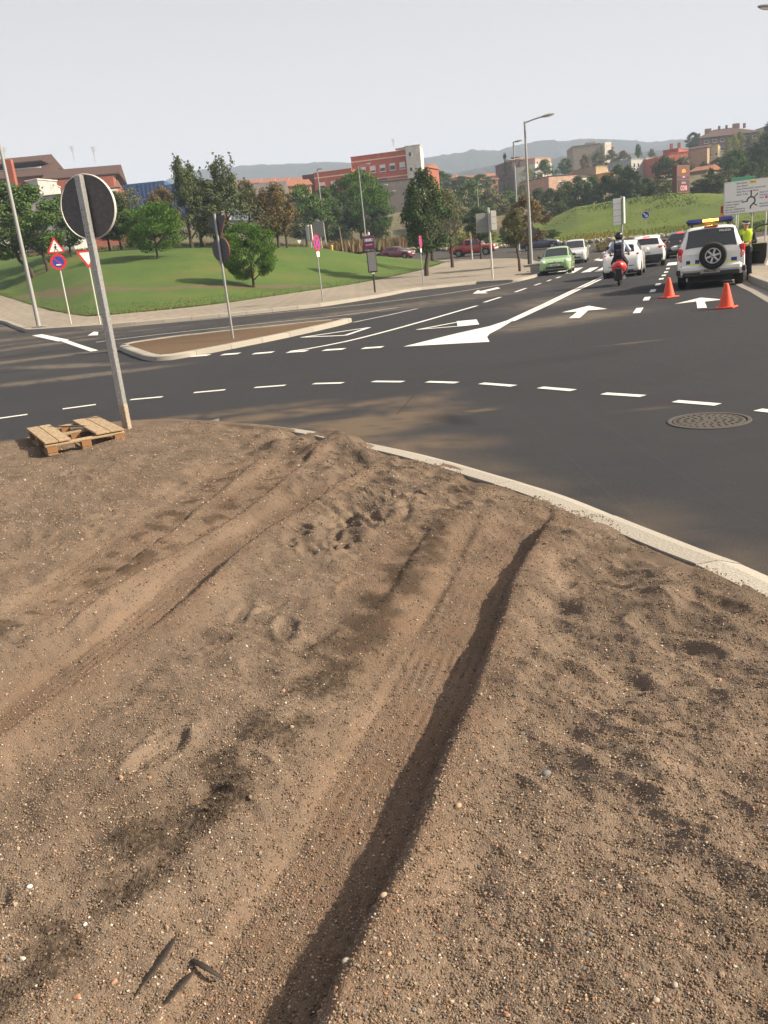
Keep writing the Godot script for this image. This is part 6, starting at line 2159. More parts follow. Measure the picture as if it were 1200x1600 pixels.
	for side in 2:
		var turn: float = [0.12, 0.95][side]
		var cx: float = [-0.36, 0.25][side]
		var w: float = [0.70, 0.66][side]
		for k in 3:
			var bb := Basis(Vector3.UP, turn)
			boxpart("slat", Vector3(cx, 3.30 - 0.335 * k + 0.08 * side, [0.02, -0.02][side]) , Vector3(w, 0.322, 0.035), M.sign_grey, o, 0.008, bb)
			boxpart("slat_face", Vector3(cx, 3.30 - 0.335 * k + 0.08 * side, [0.02, -0.02][side]) + bb * Vector3(0, 0, -0.024), Vector3(w + 0.01, 0.312, 0.012), M.sign_white, o, 0.003, bb)
	o = thing("verge_post", "short white post with a yellow top before the red pickup", "post", Vector3(10.99, 1.093, -83.08))
	tubepart("shaft", [Vector3(0, -0.2, 0), Vector3(0, 2.3, 0)], 0.07, M.white_post, o, 10)
	boxpart("top", Vector3(-0.03, 2.45, 0), Vector3(0.16, 0.34, 0.12), M.sign_yellow, o, 0.02)
	o = thing("lamp_sign", "dark round sign seen from behind on the largest street lamp", "traffic sign", Vector3(10.83, 0.206, -54.02) + Vector3(0, 2.4, 0))
	bs = facing(20.0)
	disc(o, "disc", bs.z * 0.14, bs, 0.32, 0.02, M.sign_back)
	boxpart("clamp", bs.z * 0.10, Vector3(0.2, 0.06, 0.08), M.galvanised, o, 0.01, bs)
	o = thing("concrete_block", "pale concrete block at the kerb corner left of the green hatchback", "block", Vector3(10.54, 0.070, -50.93))
	boxpart("block", Vector3(0, 0.24, 0), Vector3(0.75, 0.5, 0.5), M.kerb2, o, 0.04, Basis(Vector3.UP, -0.4))
	boxpart("cap", Vector3(-0.2, 0.55, -0.4), Vector3(0.9, 0.14, 0.8), M.kerb0, o, 0.03, Basis(Vector3.UP, -0.4))

	# small island beyond the white cars
	var isl := spread([Vector2(20.951, -75.634), Vector2(21.729, -74.634), Vector2(23.253, -73.658), Vector2(24.401, -74.313), Vector2(24.827, -78.626), Vector2(23.766, -80.982), Vector2(22.284, -78.941)], 0.5, true)
	var it := slab("refuge_island", isl, 0.12, M.soil, "small planted refuge island beyond the white cars")
	it.set_meta("kind", "structure")
	scatter("island_plants", "low dry plants on the small refuge island", 260, tuft_mesh(6, 10, 0.5), func(r: RandomNumberGenerator) -> Array:
		var p: Vector2 = isl[r.randi() % isl.size()].lerp(isl[r.randi() % isl.size()], r.randf())
		var c := Vector3(0.09, 0.11, 0.035).lerp(Vector3(0.24, 0.17, 0.08), r.randf())
		return [gp(p, 0.1), r.randf_range(0.25, 0.8), Color(c.x, c.y, c.z)], 86, "plants")
	o = thing("panel_sign", "tall white two sided sign panel on a post behind the scooter rider", "sign board", Vector3(21.43, 0.879, -70.00))
	tubepart("pole", [Vector3(0, -0.3, 0), Vector3(0, 3.9, 0)], 0.085, M.galvanised, o, 10)
	boxpart("panel", Vector3(-0.36, 2.78, 0.05), Vector3(0.60, 2.0, 0.05), M.sign_white, o, 0.01, Basis(Vector3.UP, -0.25))
	boxpart("panel", Vector3(0.22, 2.85, 0.02), Vector3(0.7, 2.0, 0.05), M.sign_white, o, 0.01, Basis(Vector3.UP, 1.15))
	b = mb()
	for k in 4:
		b.box(Vector3(-0.36, 2.0 + 0.46 * k, 0.05) + Basis(Vector3.UP, -0.25) * Vector3(0, 0, 0.03), Vector3(0.60, 0.02, 0.02), Basis(Vector3.UP, -0.25))
	put("panel_joints", b, M.sign_grey, o)
	o = thing("keep_right_sign", "round blue arrow sign at the foot of the grassy mound", "traffic sign", Vector3(29.36, 1.250, -88.00))
	post(o, 2.3, 0.035, M.grey_post)
	bs = facing(200.0)
	xf = Transform3D(bs.scaled(Vector3.ONE * 0.9), Vector3(0, 2.34, 0))
	disc(o, "white_rim", xf * Vector3(0, 0, 0.05), bs, 0.378, 0.02, M.sign_white, 0.346)
	disc(o, "blue_face", xf * Vector3(0, 0, 0.05), bs, 0.347, 0.02, M.sign_blue)
	b = mb()
	stroke(b, [Vector2(-0.2, 0.2), Vector2(0.12, -0.12)], 0.11, 0.06, 0.066, xf)
	b.prism(PackedVector2Array([Vector2(0.24, -0.24), Vector2(0.22, 0.06), Vector2(-0.06, -0.22)]), 0.06, 0.067, xf)
	put("arrow", b, M.sign_white, o)

	# parking sign and the great direction board
	o = thing("parking_sign", "brown and orange parking sign left of the large direction board", "traffic sign", Vector3(28.01, 0.735, -66.00))
	post(o, 2.5, 0.03, M.white_post)
	bs = facing(201.0)
	xf = Transform3D(bs.scaled(Vector3.ONE * 0.92), Vector3(0, 2.0, 0))
	boxpart("plate", xf * Vector3(0, 0.0, 0.05), Vector3(0.57, 0.92, 0.02), M.sign_orange, o, 0.005, bs)
	boxpart("dark_panel", xf * Vector3(0, 0.17, 0.064), Vector3(0.46, 0.5, 0.012), M.sign_brown, o, 0.004, bs)
	words("lettering", "P", 0.36, M.sign_white, o, xf * Transform3D(Basis.IDENTITY, Vector3(0.02, 0.17, 0.072)))
	b = mb()
	b.prism(PackedVector2Array([Vector2(-0.1, -0.2), Vector2(0.1, -0.2), Vector2(0.0, -0.4)]), 0.061, 0.066, xf)
	put("arrow", b, M.sign_brown, o)

	o = thing("direction_board", "large white direction board with a black roundabout diagram at the right edge", "sign board", Vector3(28.67, 0.221, -63.00))
	xf = Transform3D(facing(204.0), Vector3.ZERO)
	var top := 4.44                                             # metres above the foot
	for s in [-1.0, 1.0]:
		tubepart("leg", [xf * Vector3(s, -0.6, -0.06), xf * Vector3(s, 4.35, -0.06)], 0.055, M.white_post, o, 10)
	boxpart("panel", xf * Vector3(0, top - 1.13, 0.03), Vector3(3.66, 2.26, 0.05), M.sign_white, o, 0.02, xf.basis)
	b = mb()
	for s in [-1.0, 1.0]:
		b.box(xf * Vector3(0, top - 1.13 + s * 1.1, 0.058), Vector3(3.6, 0.02, 0.008), xf.basis)
		b.box(xf * Vector3(s * 1.8, top - 1.13, 0.058), Vector3(0.02, 2.2, 0.008), xf.basis)
	put("border_line", b, M.sign_black, o)
	b = mb()
	var cy := top - 1.42
	var dx := xf * Transform3D(Basis.IDENTITY, Vector3(0, cy, 0))
	var arc := []
	for k in 15:
		var a := deg_to_rad(185.0 - 215.0 * k / 14.0)
		arc.append(Vector2(cos(a), sin(a)) * 0.26)
	arc.append_array([Vector2(0.08, -0.26), Vector2(-0.02, -0.36), Vector2(-0.04, -0.52)])
	stroke(b, arc, 0.095, 0.056, 0.062, dx)
	stroke(b, [Vector2(0, 0.26), Vector2(0, 0.68)], 0.09, 0.056, 0.0635, dx)
	stroke(b, [Vector2(0.18, 0.19), Vector2(0.44, 0.46)], 0.07, 0.056, 0.064, dx)
	stroke(b, [Vector2(-0.26, 0.0), Vector2(-0.60, -0.05)], 0.07, 0.056, 0.0645, dx)
	stroke(b, [Vector2(0.15, -0.2), Vector2(0.40, -0.36)], 0.07, 0.056, 0.065, dx)
	put("roundabout_diagram", b, M.sign_black, o)
	var lines := [["Barcelona", -0.97, 0.16, 0], ["Sant Martí", -0.97, 0.36, 0], ["Zona Industrial i comercial", -0.97, 0.55, 0], ["Vall, Parc i Can Mata", -0.97, 0.74, 0], ["Nord  C-58", -0.97, 0.93, 0],
		["Centre comercial", -1.72, 1.36, 0], ["Centre ciutat", -1.72, 1.55, 0], ["Terrassa C-", -1.72, 1.72, 0], ["Mercat i Biblioteca", -1.72, 1.89, 0], ["Parc Esportiu Nord", -1.72, 2.06, 0],
		["Zona d'activitats", 0.55, 0.92, 0], ["FERROCARRIL", 0.55, 1.11, 1], ["Parc", 0.55, 1.28, 0], ["Barcelona", 0.55, 1.68, 1], ["GIRONA", 0.55, 1.87, 1]]
	for l in lines:
		words("lettering", l[0], 0.105, M.sign_blue if l[3] else M.sign_black, o, xf * Transform3D(Basis.IDENTITY, Vector3(l[1], top - l[2], 0.056)), true, HORIZONTAL_ALIGNMENT_LEFT)
	boxpart("yellow_shield", xf * Vector3(0.10, top - 0.16, 0.058), Vector3(0.44, 0.17, 0.008), M.sign_yellow, o, 0.003, xf.basis)
	words("lettering", "AP-7", 0.09, M.sign_black, o, xf * Transform3D(Basis.IDENTITY, Vector3(0.10, top - 0.16, 0.064)))
	boxpart("red_shield", xf * Vector3(1.2, top - 1.28, 0.058), Vector3(0.55, 0.16, 0.008), M.sign_red, o, 0.003, xf.basis)
	words("lettering", "N-150", 0.09, M.sign_white, o, xf * Transform3D(Basis.IDENTITY, Vector3(1.2, top - 1.28, 0.064)))
	o = thing("yield_sign", "yield sign seen from behind below the middle of the large direction board", "traffic sign", Vector3(30.14, 0.191, -66.00))
	post(o, 2.5, 0.035, M.white_post)
	plate_part(o, "triangle_back", triangle(0.72, false), 0.03, 0.05, Transform3D(facing(20.0), Vector3(0, 2.35, 0)), M.sign_grey)
	o = thing("green_board", "green sign top sticking up behind the large direction board", "sign board", Vector3(30.81, 0.271, -70.00))
	tubepart("leg", [Vector3(0, -0.4, 0), Vector3(0, 4.0, 0)], 0.05, M.white_post, o, 8)
	boxpart("panel", Vector3(0.3, 4.5, 0.05), Vector3(1.9, 1.0, 0.05), M.sign_green, o, 0.02)


# ---------------------------------------------------------------- vehicles
class Shell:                                                    # a car body lofted through stations along its length; front at -z
	var st := []
	var arches := []
	var arch_r := 0.36

	func at(z: float) -> Array:                                 # [bottom, belt, top, half width, half width of the top]
		var i := 0
		while i < st.size() - 2 and z > st[i + 1][0]:
			i += 1
		var a: Array = st[i]
		var b: Array = st[i + 1]
		var t := clampf((z - a[0]) / maxf(b[0] - a[0], 1e-4), 0, 1)
		var o := []
		for k in range(1, 6):
			o.append(lerpf(a[k], b[k], t))
		for w in arches:
			var d: float = absf(z - w)
			if d < arch_r:
				o[0] = maxf(o[0], arch_r * 0.88 + sqrt(arch_r * arch_r - d * d) - 0.02)
		return o

	func ring(z: float) -> Array:
		var s := at(z)
		var yb: float = s[0]
		var yh: float = s[1]
		var yt: float = s[2]
		var w: float = s[3]
		var wt: float = s[4]
		var h := yh - yb
		var r := [Vector3(0, yb, z), Vector3(w * 0.90, yb, z), Vector3(w * 0.975, yb + h * 0.08, z), Vector3(w, yb + h * 0.35, z), Vector3(w * 0.995, yb + h * 0.72, z), Vector3(w * 0.965, yh - 0.015, z), Vector3(w * 0.93, yh + minf(0.02, yt - yh), z)]
		var e := Vector3(wt, yt - minf(0.07, (yt - yh) * 0.5), z)
		r.append(r[6].lerp(e, 0.5))
		r.append(e)
		r.append(Vector3(wt * 0.86, yt - minf(0.022, (yt - yh) * 0.2), z))
		r.append(Vector3(wt * 0.5, yt - 0.004, z))
		r.append(Vector3(0, yt, z))
		return r

	func body() -> MB:
		var zs := []
		for i in st.size() - 1:
			var n := maxi(1, int((st[i + 1][0] - st[i][0]) / 0.07))
			for k in n:
				zs.append(lerpf(st[i][0], st[i + 1][0], float(k) / n))
		zs.append(st[-1][0])
		var rows := []
		for z in zs:
			var h := ring(z)
			var full := h.duplicate()
			for k in range(h.size() - 2, 0, -1):
				full.append(h[k] * Vector3(-1, 1, 1))
			rows.append(full)
		var b := MB.new()
		b.grid(rows, true)
		b.cap(rows[0], Vector3(0, 0, -1))
		b.cap(rows[-1], Vector3(0, 0, 1))
		return b

	func side_glass(z0: float, z1: float, s: float) -> MB:      # a window between belt and roof, standing 4 mm proud
		var rows := []
		for i in 9:
			var z := lerpf(z0, z1, i / 8.0)
			var r := ring(z)
			var row := []
			for k in 4:
				var p: Vector3 = r[6].lerp(r[8], lerpf(0.10, 0.93, k / 3.0))
				row.append(Vector3((p.x + 0.008) * s, p.y, p.z))
			rows.append(row)
		var b := MB.new()
		b.grid(rows, false, Vector3(s, 0.3, 0))
		return b

	func top_glass(z0: float, z1: float, wide: float) -> MB:    # windscreen or rear window on the sloping top
		var rows := []
		var dir := Vector3(0, z1 - z0, at(z0)[2] - at(z1)[2]).normalized()
		for i in 9:
			var z := lerpf(z0, z1, i / 8.0)
			var s := at(z)
			var row := []
			for k in 13:
				var u := lerpf(-wide, wide, k / 12.0)
				var y: float = s[2] - 0.022 * pow(absf(u), 2.0) - 0.03 * pow(absf(u), 8.0)
				row.append(Vector3(u * s[4], y, z) + dir * 0.012)
			rows.append(row)
		var b := MB.new()
		b.grid(rows, false, dir)
		return b


func wheel(parent: Node, at: Vector3, r: float, w: float, spokes := 6) -> void:
	var b := mb()
	var xf := Transform3D(Basis(Vector3.BACK, PI / 2), at)
	b.lathe([[r * 0.62, -w / 2], [r * 0.93, -w / 2], [r, -w * 0.36], [r, w * 0.36], [r * 0.93, w / 2], [r * 0.62, w / 2], [r * 0.6, w * 0.3], [r * 0.6, -w * 0.3], [r * 0.62, -w / 2]], 28, xf)
	var o := put("wheel", b, M.rubber, parent)
	var s := 1.0 if at.x > 0 else -1.0
	b = mb()
	b.lathe([[r * 0.63, w * 0.40], [r * 0.60, w * 0.46], [r * 0.54, w * 0.40], [r * 0.53, w * 0.1]], 28, Transform3D(Basis(Vector3.BACK, -PI / 2 * s), at))
	for k in spokes:
		var a := TAU * k / spokes
		b.bbox(at + Vector3(s * w * 0.38, sin(a) * r * 0.33, cos(a) * r * 0.33), Vector3(0.03, r * 0.5, r * 0.13), 0.008, Basis(Vector3.RIGHT, PI / 2 - a))
	b.lathe([[0.0005, w * 0.46], [r * 0.14, w * 0.45], [r * 0.16, w * 0.3]], 16, Transform3D(Basis(Vector3.BACK, -PI / 2 * s), at))
	put("rim", b, M.alloy, o)
	b = mb()
	b.lathe([[0.0005, 0.0], [r * 0.6, 0.0]], 24, Transform3D(Basis(Vector3.BACK, -PI / 2 * s), at + Vector3(s * w * 0.15, 0, 0)))
	put("brake_disc", b, M.plastic, o)


func ground_basis(p: Vector3, heading: float, base: float, track: float) -> Transform3D:
	var f := Vector3(sin(deg_to_rad(heading)), 0, -cos(deg_to_rad(heading)))
	var r := Vector3(-f.z, 0, f.x)
	var hf := gh(p.x + f.x * base / 2, p.z + f.z * base / 2)
	var hb := gh(p.x - f.x * base / 2, p.z - f.z * base / 2)
	var hr := gh(p.x + r.x * track / 2, p.z + r.z * track / 2)
	var hl := gh(p.x - r.x * track / 2, p.z - r.z * track / 2)
	f = (f * base + Vector3(0, hf - hb, 0)).normalized()
	r = (r * track + Vector3(0, hr - hl, 0)).normalized()
	var u := r.cross(f).normalized()
	r = f.cross(u).normalized()
	return Transform3D(Basis(r, u, -f), Vector3(p.x, (hf + hb) / 2, p.z))


func car(called: String, label: String, at: Vector3, heading: float, spec: Dictionary, category := "car") -> Node3D:
	var o := thing(called, label, category)
	var sh := Shell.new()
	sh.st = spec.st
	sh.arches = [spec.wz[0], spec.wz[1]]
	var r: float = spec.r
	sh.arch_r = r * 1.16
	o.transform = ground_basis(at, heading, spec.wz[1] - spec.wz[0], 1.5)
	var p: Material = M[spec.paint]
	put("body", sh.body(), p, o)
	put("windscreen", sh.top_glass(spec.ws[0], spec.ws[1], 0.93), M.car_glass, o)
	if spec.has("rw"):
		put("rear_window", sh.top_glass(spec.rw[0], spec.rw[1], spec.get("rww", 0.9)), M.car_glass, o)
	for g in spec.side:
		for s in [-1, 1]:
			put("side_window", sh.side_glass(g[0], g[1], s), M.car_glass, o)
	var half: float = spec.half
	for z in spec.wz:
		for s in [-1, 1]:
			wheel(o, Vector3(s * (half - 0.13), r, z), r, 0.22, spec.get("spokes", 6))
	var b := mb()
	b.box(Vector3(0, r * 0.95, (spec.wz[0] + spec.wz[1]) / 2), Vector3(half * 1.35, r * 0.9, spec.wz[1] - spec.wz[0] + r * 1.7))
	put("underbody", b, M.plastic, o)
	for s in [-1, 1]:
		var mz: float = spec.ws[0] + 0.38
		var w: float = sh.at(mz)[3]
		var my: float = sh.at(mz)[1] + 0.07
		b = mb()
		b.blob(Transform3D(Basis.from_scale(Vector3(0.11, 0.075, 0.07)), Vector3(s * (w + 0.09), my, mz)), 7, 10)
		b.tube([Vector3(s * w * 0.93, my - 0.03, mz), Vector3(s * (w + 0.05), my - 0.02, mz)], 0.02, 6)
		put("wing_mirror", b, M.get(spec.get("mirror", "plastic")), o)
		# door seams and handles
		b = mb()
		for z in spec.get("doors", []):
			var ring := sh.ring(z)
			var line := []
			for k in range(2, 7):
				line.append(Vector3(ring[k].x * s + 0.002 * s, ring[k].y, z))
			b.tube(line, 0.006, 4, false)
		put("door_seams", b, M.plastic, o)
		b = mb()
		for z in spec.get("handles", []):
			var ring := sh.ring(z)
			b.bbox(Vector3((ring[4].x + 0.012) * s, ring[4].y + 0.05, z), Vector3(0.03, 0.03, 0.17), 0.01)
		if b.v.size():
			put("door_handles", b, M.get(spec.get("handle", spec.paint)), o)
	for d in spec.parts:                                        # [name, material, centre, size, bevel, turn about y, twinned]
		for s in ([1, -1] if d[6] else [1]):
			boxpart(d[0], d[2] * Vector3(s, 1, 1), d[3], M[d[1]], o, d[4], Basis(Vector3.UP, d[5] * s))
	return o


func plate_text(o: Node3D, text: String, at: Vector3, back: bool, m := "plate") -> void:
	boxpart("number_plate", at, Vector3(0.52, 0.115, 0.02), M[m], o, 0.004)
	var bs := Basis.IDENTITY if back else Basis(Vector3.UP, PI)
	words("plate_lettering", text, 0.068, M.sign_black, o, Transform3D(bs, at + Vector3(0, 0, 0.0115 if back else -0.0115)), true, HORIZONTAL_ALIGNMENT_CENTER, 0.8)


func hatch_st(l: float, w: float, h: float) -> Array:
	# a family hatchback scaled to length, half width and height
	var f := [[-1.0, 0.38, 0.60, 0.62, 0.70, 0.55], [-0.985, 0.26, 0.68, 0.70, 0.86, 0.66], [-0.90, 0.2, 0.76, 0.80, 0.965, 0.74], [-0.72, 0.19, 0.83, 0.88, 0.99, 0.79], [-0.46, 0.19, 0.89, 0.95, 1.0, 0.80], [-0.40, 0.19, 0.90, 0.97, 1.0, 0.79], [-0.05, 0.19, 0.92, 1.43, 1.0, 0.70], [0.22, 0.19, 0.93, 1.48, 1.0, 0.70], [0.56, 0.19, 0.95, 1.45, 1.0, 0.69], [0.80, 0.2, 0.97, 1.34, 0.985, 0.66], [0.93, 0.23, 0.96, 1.02, 0.95, 0.72], [0.985, 0.28, 0.86, 0.88, 0.90, 0.70], [1.0, 0.38, 0.72, 0.74, 0.80, 0.62]]
	var out := []
	for a in f:
		out.append([a[0] * l / 2, a[1], a[2] * h / 1.48, a[3] * h / 1.48, a[4] * w, a[5] * w])
	return out


func build_vehicles() -> void:
	# the police off-roader with its hazard bar lit
	var spec := {
		"st": [[-2.1, 0.45, 0.78, 0.80, 0.66, 0.52], [-2.05, 0.34, 0.86, 0.89, 0.82, 0.64], [-1.85, 0.30, 0.96, 1.0, 0.885, 0.72], [-1.0, 0.30, 1.03, 1.09, 0.905, 0.76], [-0.78, 0.30, 1.05, 1.12, 0.905, 0.73], [-0.12, 0.30, 1.06, 1.62, 0.905, 0.66], [0.4, 0.30, 1.07, 1.69, 0.905, 0.655], [1.5, 0.30, 1.08, 1.68, 0.905, 0.645], [1.86, 0.32, 1.08, 1.635, 0.895, 0.635], [1.98, 0.33, 1.06, 1.42, 0.89, 0.66], [2.07, 0.36, 1.03, 1.07, 0.88, 0.74], [2.10, 0.42, 0.94, 0.96, 0.86, 0.72]],
		"wz": [-1.32, 1.30], "r": 0.345, "half": 0.905, "paint": "paint_white", "ws": [-0.76, -0.17], "rw": [1.88, 2.055], "rww": 0.93, "mirror": "paint_white",
		"side": [[-0.62, 0.28], [0.38, 1.10], [1.2, 1.74]], "doors": [-0.75, 0.33, 1.12], "handles": [0.2, 1.0], "handle": "plastic",
		"parts": [
			["tail_lamp", "lamp_red", Vector3(0.80, 0.93, 2.03), Vector3(0.15, 0.40, 0.14), 0.035, 0.25, true],
			["tail_lamp_lens", "lamp_pink", Vector3(0.805, 0.86, 2.045), Vector3(0.12, 0.16, 0.14), 0.03, 0.25, true],
			["reflector", "lamp_red", Vector3(0.79, 0.635, 2.07), Vector3(0.10, 0.07, 0.06), 0.02, 0.2, true],
			["rear_bumper", "paint_white", Vector3(0, 0.55, 2.10), Vector3(1.62, 0.20, 0.16), 0.06, 0.0, false],
			["bumper_lower", "plastic", Vector3(0, 0.39, 2.06), Vector3(1.50, 0.15, 0.18), 0.04, 0.0, false],
			["wheel_arch_trim", "plastic", Vector3(0.86, 0.47, 2.0), Vector3(0.12, 0.16, 0.25), 0.03, 0.0, true],
			["blue_square", "livery_blue", Vector3(-0.60, 0.73, 2.092), Vector3(0.11, 0.11, 0.025), 0.002, 0.0, false],
			["blue_square", "livery_blue", Vector3(-0.36, 0.735, 2.097), Vector3(0.11, 0.11, 0.025), 0.002, 0.0, false],
			["blue_square", "livery_blue", Vector3(0.60, 0.73, 2.092), Vector3(0.15, 0.11, 0.025), 0.002, 0.0, false],
			["yellow_stripe", "livery_yellow", Vector3(0.0, 0.635, 2.098), Vector3(1.28, 0.10, 0.03), 0.003, 0.0, false],
			["high_brake_lamp", "lamp_red", Vector3(0.0, 1.655, 1.87), Vector3(0.36, 0.045, 0.06), 0.01, 0.0, false],
			["badge", "chrome", Vector3(-0.48, 0.93, 2.105), Vector3(0.2, 0.022, 0.02), 0.004, 0.0, false],
			["exhaust", "plastic", Vector3(0.45, 0.29, 2.0), Vector3(0.07, 0.07, 0.3), 0.03, 0.0, false],
			["roof_rail", "plastic", Vector3(0.57, 1.705, 0.75), Vector3(0.04, 0.05, 1.7), 0.015, 0.0, true],
			["headlamp", "lamp_clear", Vector3(0.70, 0.82, -1.98), Vector3(0.3, 0.17, 0.2), 0.05, -0.35, true],
			["blue_livery_band", "livery_blue", Vector3(0.902, 0.80, 0.1), Vector3(0.02, 0.14, 1.6), 0.004, 0.0, true],
		]}
	var f := Vector3(sin(deg_to_rad(21.0)), 0, -cos(deg_to_rad(21.0)))
	var o := car("police_car", "white police off-roader seen from behind with spare wheel and lit amber roof bar", Vector3(10.16, 0.023, -24.86) + f * 1.30, 21.0, spec, "police car")
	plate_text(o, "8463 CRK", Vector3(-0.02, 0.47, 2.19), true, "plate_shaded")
	words("rear_window_lettering", "POLICIA", 0.055, M.sign_white, o, Transform3D(Basis(Vector3.RIGHT, -0.3), Vector3(0.36, 1.52, 1.985)), true)
	var spare := Vector3(0.05, 0.87, 2.19)
	var b := mb()
	var xf := Transform3D(Basis(Vector3.RIGHT, PI / 2), spare)
	b.lathe([[0.21, 0.09], [0.32, 0.10], [0.36, 0.06], [0.365, -0.02], [0.34, -0.1], [0.2, -0.1]], 36, xf)
	var sp := put("spare_wheel", b, M.rubber, o)
	b = mb()
	b.lathe([[0.215, 0.085], [0.20, 0.10], [0.185, 0.085], [0.18, 0.03]], 32, xf)
	for k in 6:
		var a := TAU * k / 6 + 0.26
		b.bbox(spare + Vector3(cos(a) * 0.115, sin(a) * 0.115, 0.075), Vector3(0.15, 0.055, 0.02), 0.008, Basis(Vector3.BACK, a))
	b.lathe([[0.0005, 0.1], [0.05, 0.095], [0.055, 0.05]], 18, xf)
	put("rim", b, M.alloy, sp)
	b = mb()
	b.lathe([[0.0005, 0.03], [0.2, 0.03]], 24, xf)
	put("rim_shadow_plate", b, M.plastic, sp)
	# roof bar
	boxpart("roof_bar", Vector3(0, 1.83, 0.25), Vector3(1.32, 0.13, 0.30), M.beacon_blue, o, 0.05)
	boxpart("roof_bar_base", Vector3(0, 1.75, 0.25), Vector3(1.26, 0.035, 0.26), M.plastic, o, 0.01)
	for k in 6:
		boxpart("amber_lamp", Vector3(-0.17 + 0.075 * k, 1.835, 0.405), Vector3(0.062, 0.07, 0.012), M.amber_glow, o, 0.004)
	for s in [-1, 1]:
		boxpart("bar_foot", Vector3(0.5 * s, 1.715, 0.25), Vector3(0.06, 0.07, 0.1), M.plastic, o, 0.01)
	var glow := OmniLight3D.new()
	glow.name = "amber_light"
	glow.light_color = Color(1.0, 0.62, 0.15)
	glow.light_energy = 0.25
	glow.omni_range = 12.0
	glow.omni_attenuation = 2.0
	glow.light_size = 0.1
	glow.shadow_enabled = true
	glow.position = o.transform * Vector3(0, 1.835, 0.50)
	add_child(glow)
	# the open front right door, hinged at its front edge
	var hinge := Vector3(0.90, 0.0, -0.72)
	var db := Basis(Vector3.UP, deg_to_rad(47.0))                # closed it would run along +z
	var dt := Transform3D(db, hinge)
	b = mb()
	b.prism(PackedVector2Array([Vector2(0.02, 0.42), Vector2(0.96, 0.38), Vector2(1.06, 0.62), Vector2(1.07, 1.06), Vector2(0.02, 1.06)]), -0.05, 0.05, dt * Transform3D(Basis(Vector3.UP, -PI / 2), Vector3.ZERO))
	var door := put("open_door", b, M.paint_white, o)
	b = mb()
	b.prism(PackedVector2Array([Vector2(0.05, 0.47), Vector2(0.90, 0.44), Vector2(0.98, 0.64), Vector2(0.99, 1.03), Vector2(0.05, 1.03)]), -0.02, 0.02, dt * Transform3D(Basis(Vector3.UP, -PI / 2), Vector3(-0.055, 0, 0)))
	put("door_trim", b, M.cabin, door)
	b = mb()
	var arch := []
	for p in [Vector2(0.02, 1.06), Vector2(0.35, 1.36), Vector2(0.62, 1.52), Vector2(0.95, 1.56), Vector2(1.05, 1.5), Vector2(1.07, 1.06)]:
		arch.append(dt * Vector3(0, p.y, p.x))
	b.tube(arch, 0.026, 6)
	put("window_frame", b, M.plastic, door)
	boxpart("arm_rest", dt * Vector3(-0.09, 0.82, 0.55), Vector3(0.07, 0.05, 0.55), M.plastic, door, 0.015, db)
	boxpart("door_opening", Vector3(0.895, 0.85, -0.2), Vector3(0.03, 0.95, 0.95), M.cabin, o, 0.01)

	# white city car with the scooter behind it
	spec = {
		"st": [[-1.77, 0.36, 0.62, 0.64, 0.58, 0.46], [-1.73, 0.24, 0.74, 0.77, 0.70, 0.55], [-1.5, 0.19, 0.85, 0.90, 0.78, 0.62], [-0.95, 0.18, 0.92, 1.0, 0.81, 0.65], [-0.82, 0.18, 0.93, 1.02, 0.813, 0.64], [-0.25, 0.18, 0.94, 1.42, 0.815, 0.57], [0.2, 0.18, 0.95, 1.49, 0.815, 0.575], [0.8, 0.18, 0.96, 1.47, 0.815, 0.57], [1.3, 0.19, 0.96, 1.33, 0.80, 0.55], [1.55, 0.21, 0.94, 1.0, 0.78, 0.60], [1.70, 0.24, 0.84, 0.87, 0.74, 0.58], [1.76, 0.30, 0.70, 0.72, 0.69, 0.54], [1.775, 0.40, 0.58, 0.60, 0.62, 0.5]],
		"wz": [-1.13, 1.17], "r": 0.295, "half": 0.815, "paint": "paint_white", "ws": [-0.80, -0.29], "rw": [1.32, 1.53], "rww": 0.86, "mirror": "paint_white", "side": [[-0.68, 0.35], [0.45, 1.1]], "doors": [-0.8, 0.4], "handles": [0.25], "handle": "chrome",
		"parts": [
			["tail_lamp", "lamp_pink", Vector3(0.66, 0.84, 1.60), Vector3(0.13, 0.26, 0.14), 0.05, 0.5, true],
			["tail_lamp_lens", "lamp_red", Vector3(0.665, 0.86, 1.615), Vector3(0.09, 0.16, 0.14), 0.04, 0.5, true],
			["bumper_strip", "plastic", Vector3(0.5, 0.46, 1.755), Vector3(0.42, 0.03, 0.05), 0.01, 0.12, true],
			["bumper_lower", "plastic", Vector3(0, 0.27, 1.70), Vector3(1.0, 0.12, 0.12), 0.03, 0.0, false],
			["tailgate_handle", "chrome", Vector3(0, 0.80, 1.735), Vector3(0.42, 0.035, 0.04), 0.012, 0.0, false],
			["high_brake_lamp", "brake_glow", Vector3(0, 1.405, 1.16), Vector3(0.22, 0.035, 0.05), 0.01, 0.0, false],
			["headlamp", "lamp_clear", Vector3(0.58, 0.72, -1.62), Vector3(0.2, 0.18, 0.12), 0.06, -0.3, true],
		]}
	f = Vector3(sin(deg_to_rad(21.5)), 0, -cos(deg_to_rad(21.5)))
	o = car("city_car", "small rounded white hatchback directly in front of the red scooter", Vector3(11.24, 0.036, -36.71) + f * 1.17, 21.5, spec)
	plate_text(o, "4271 HFD", Vector3(0.0, 0.62, 1.785), true)

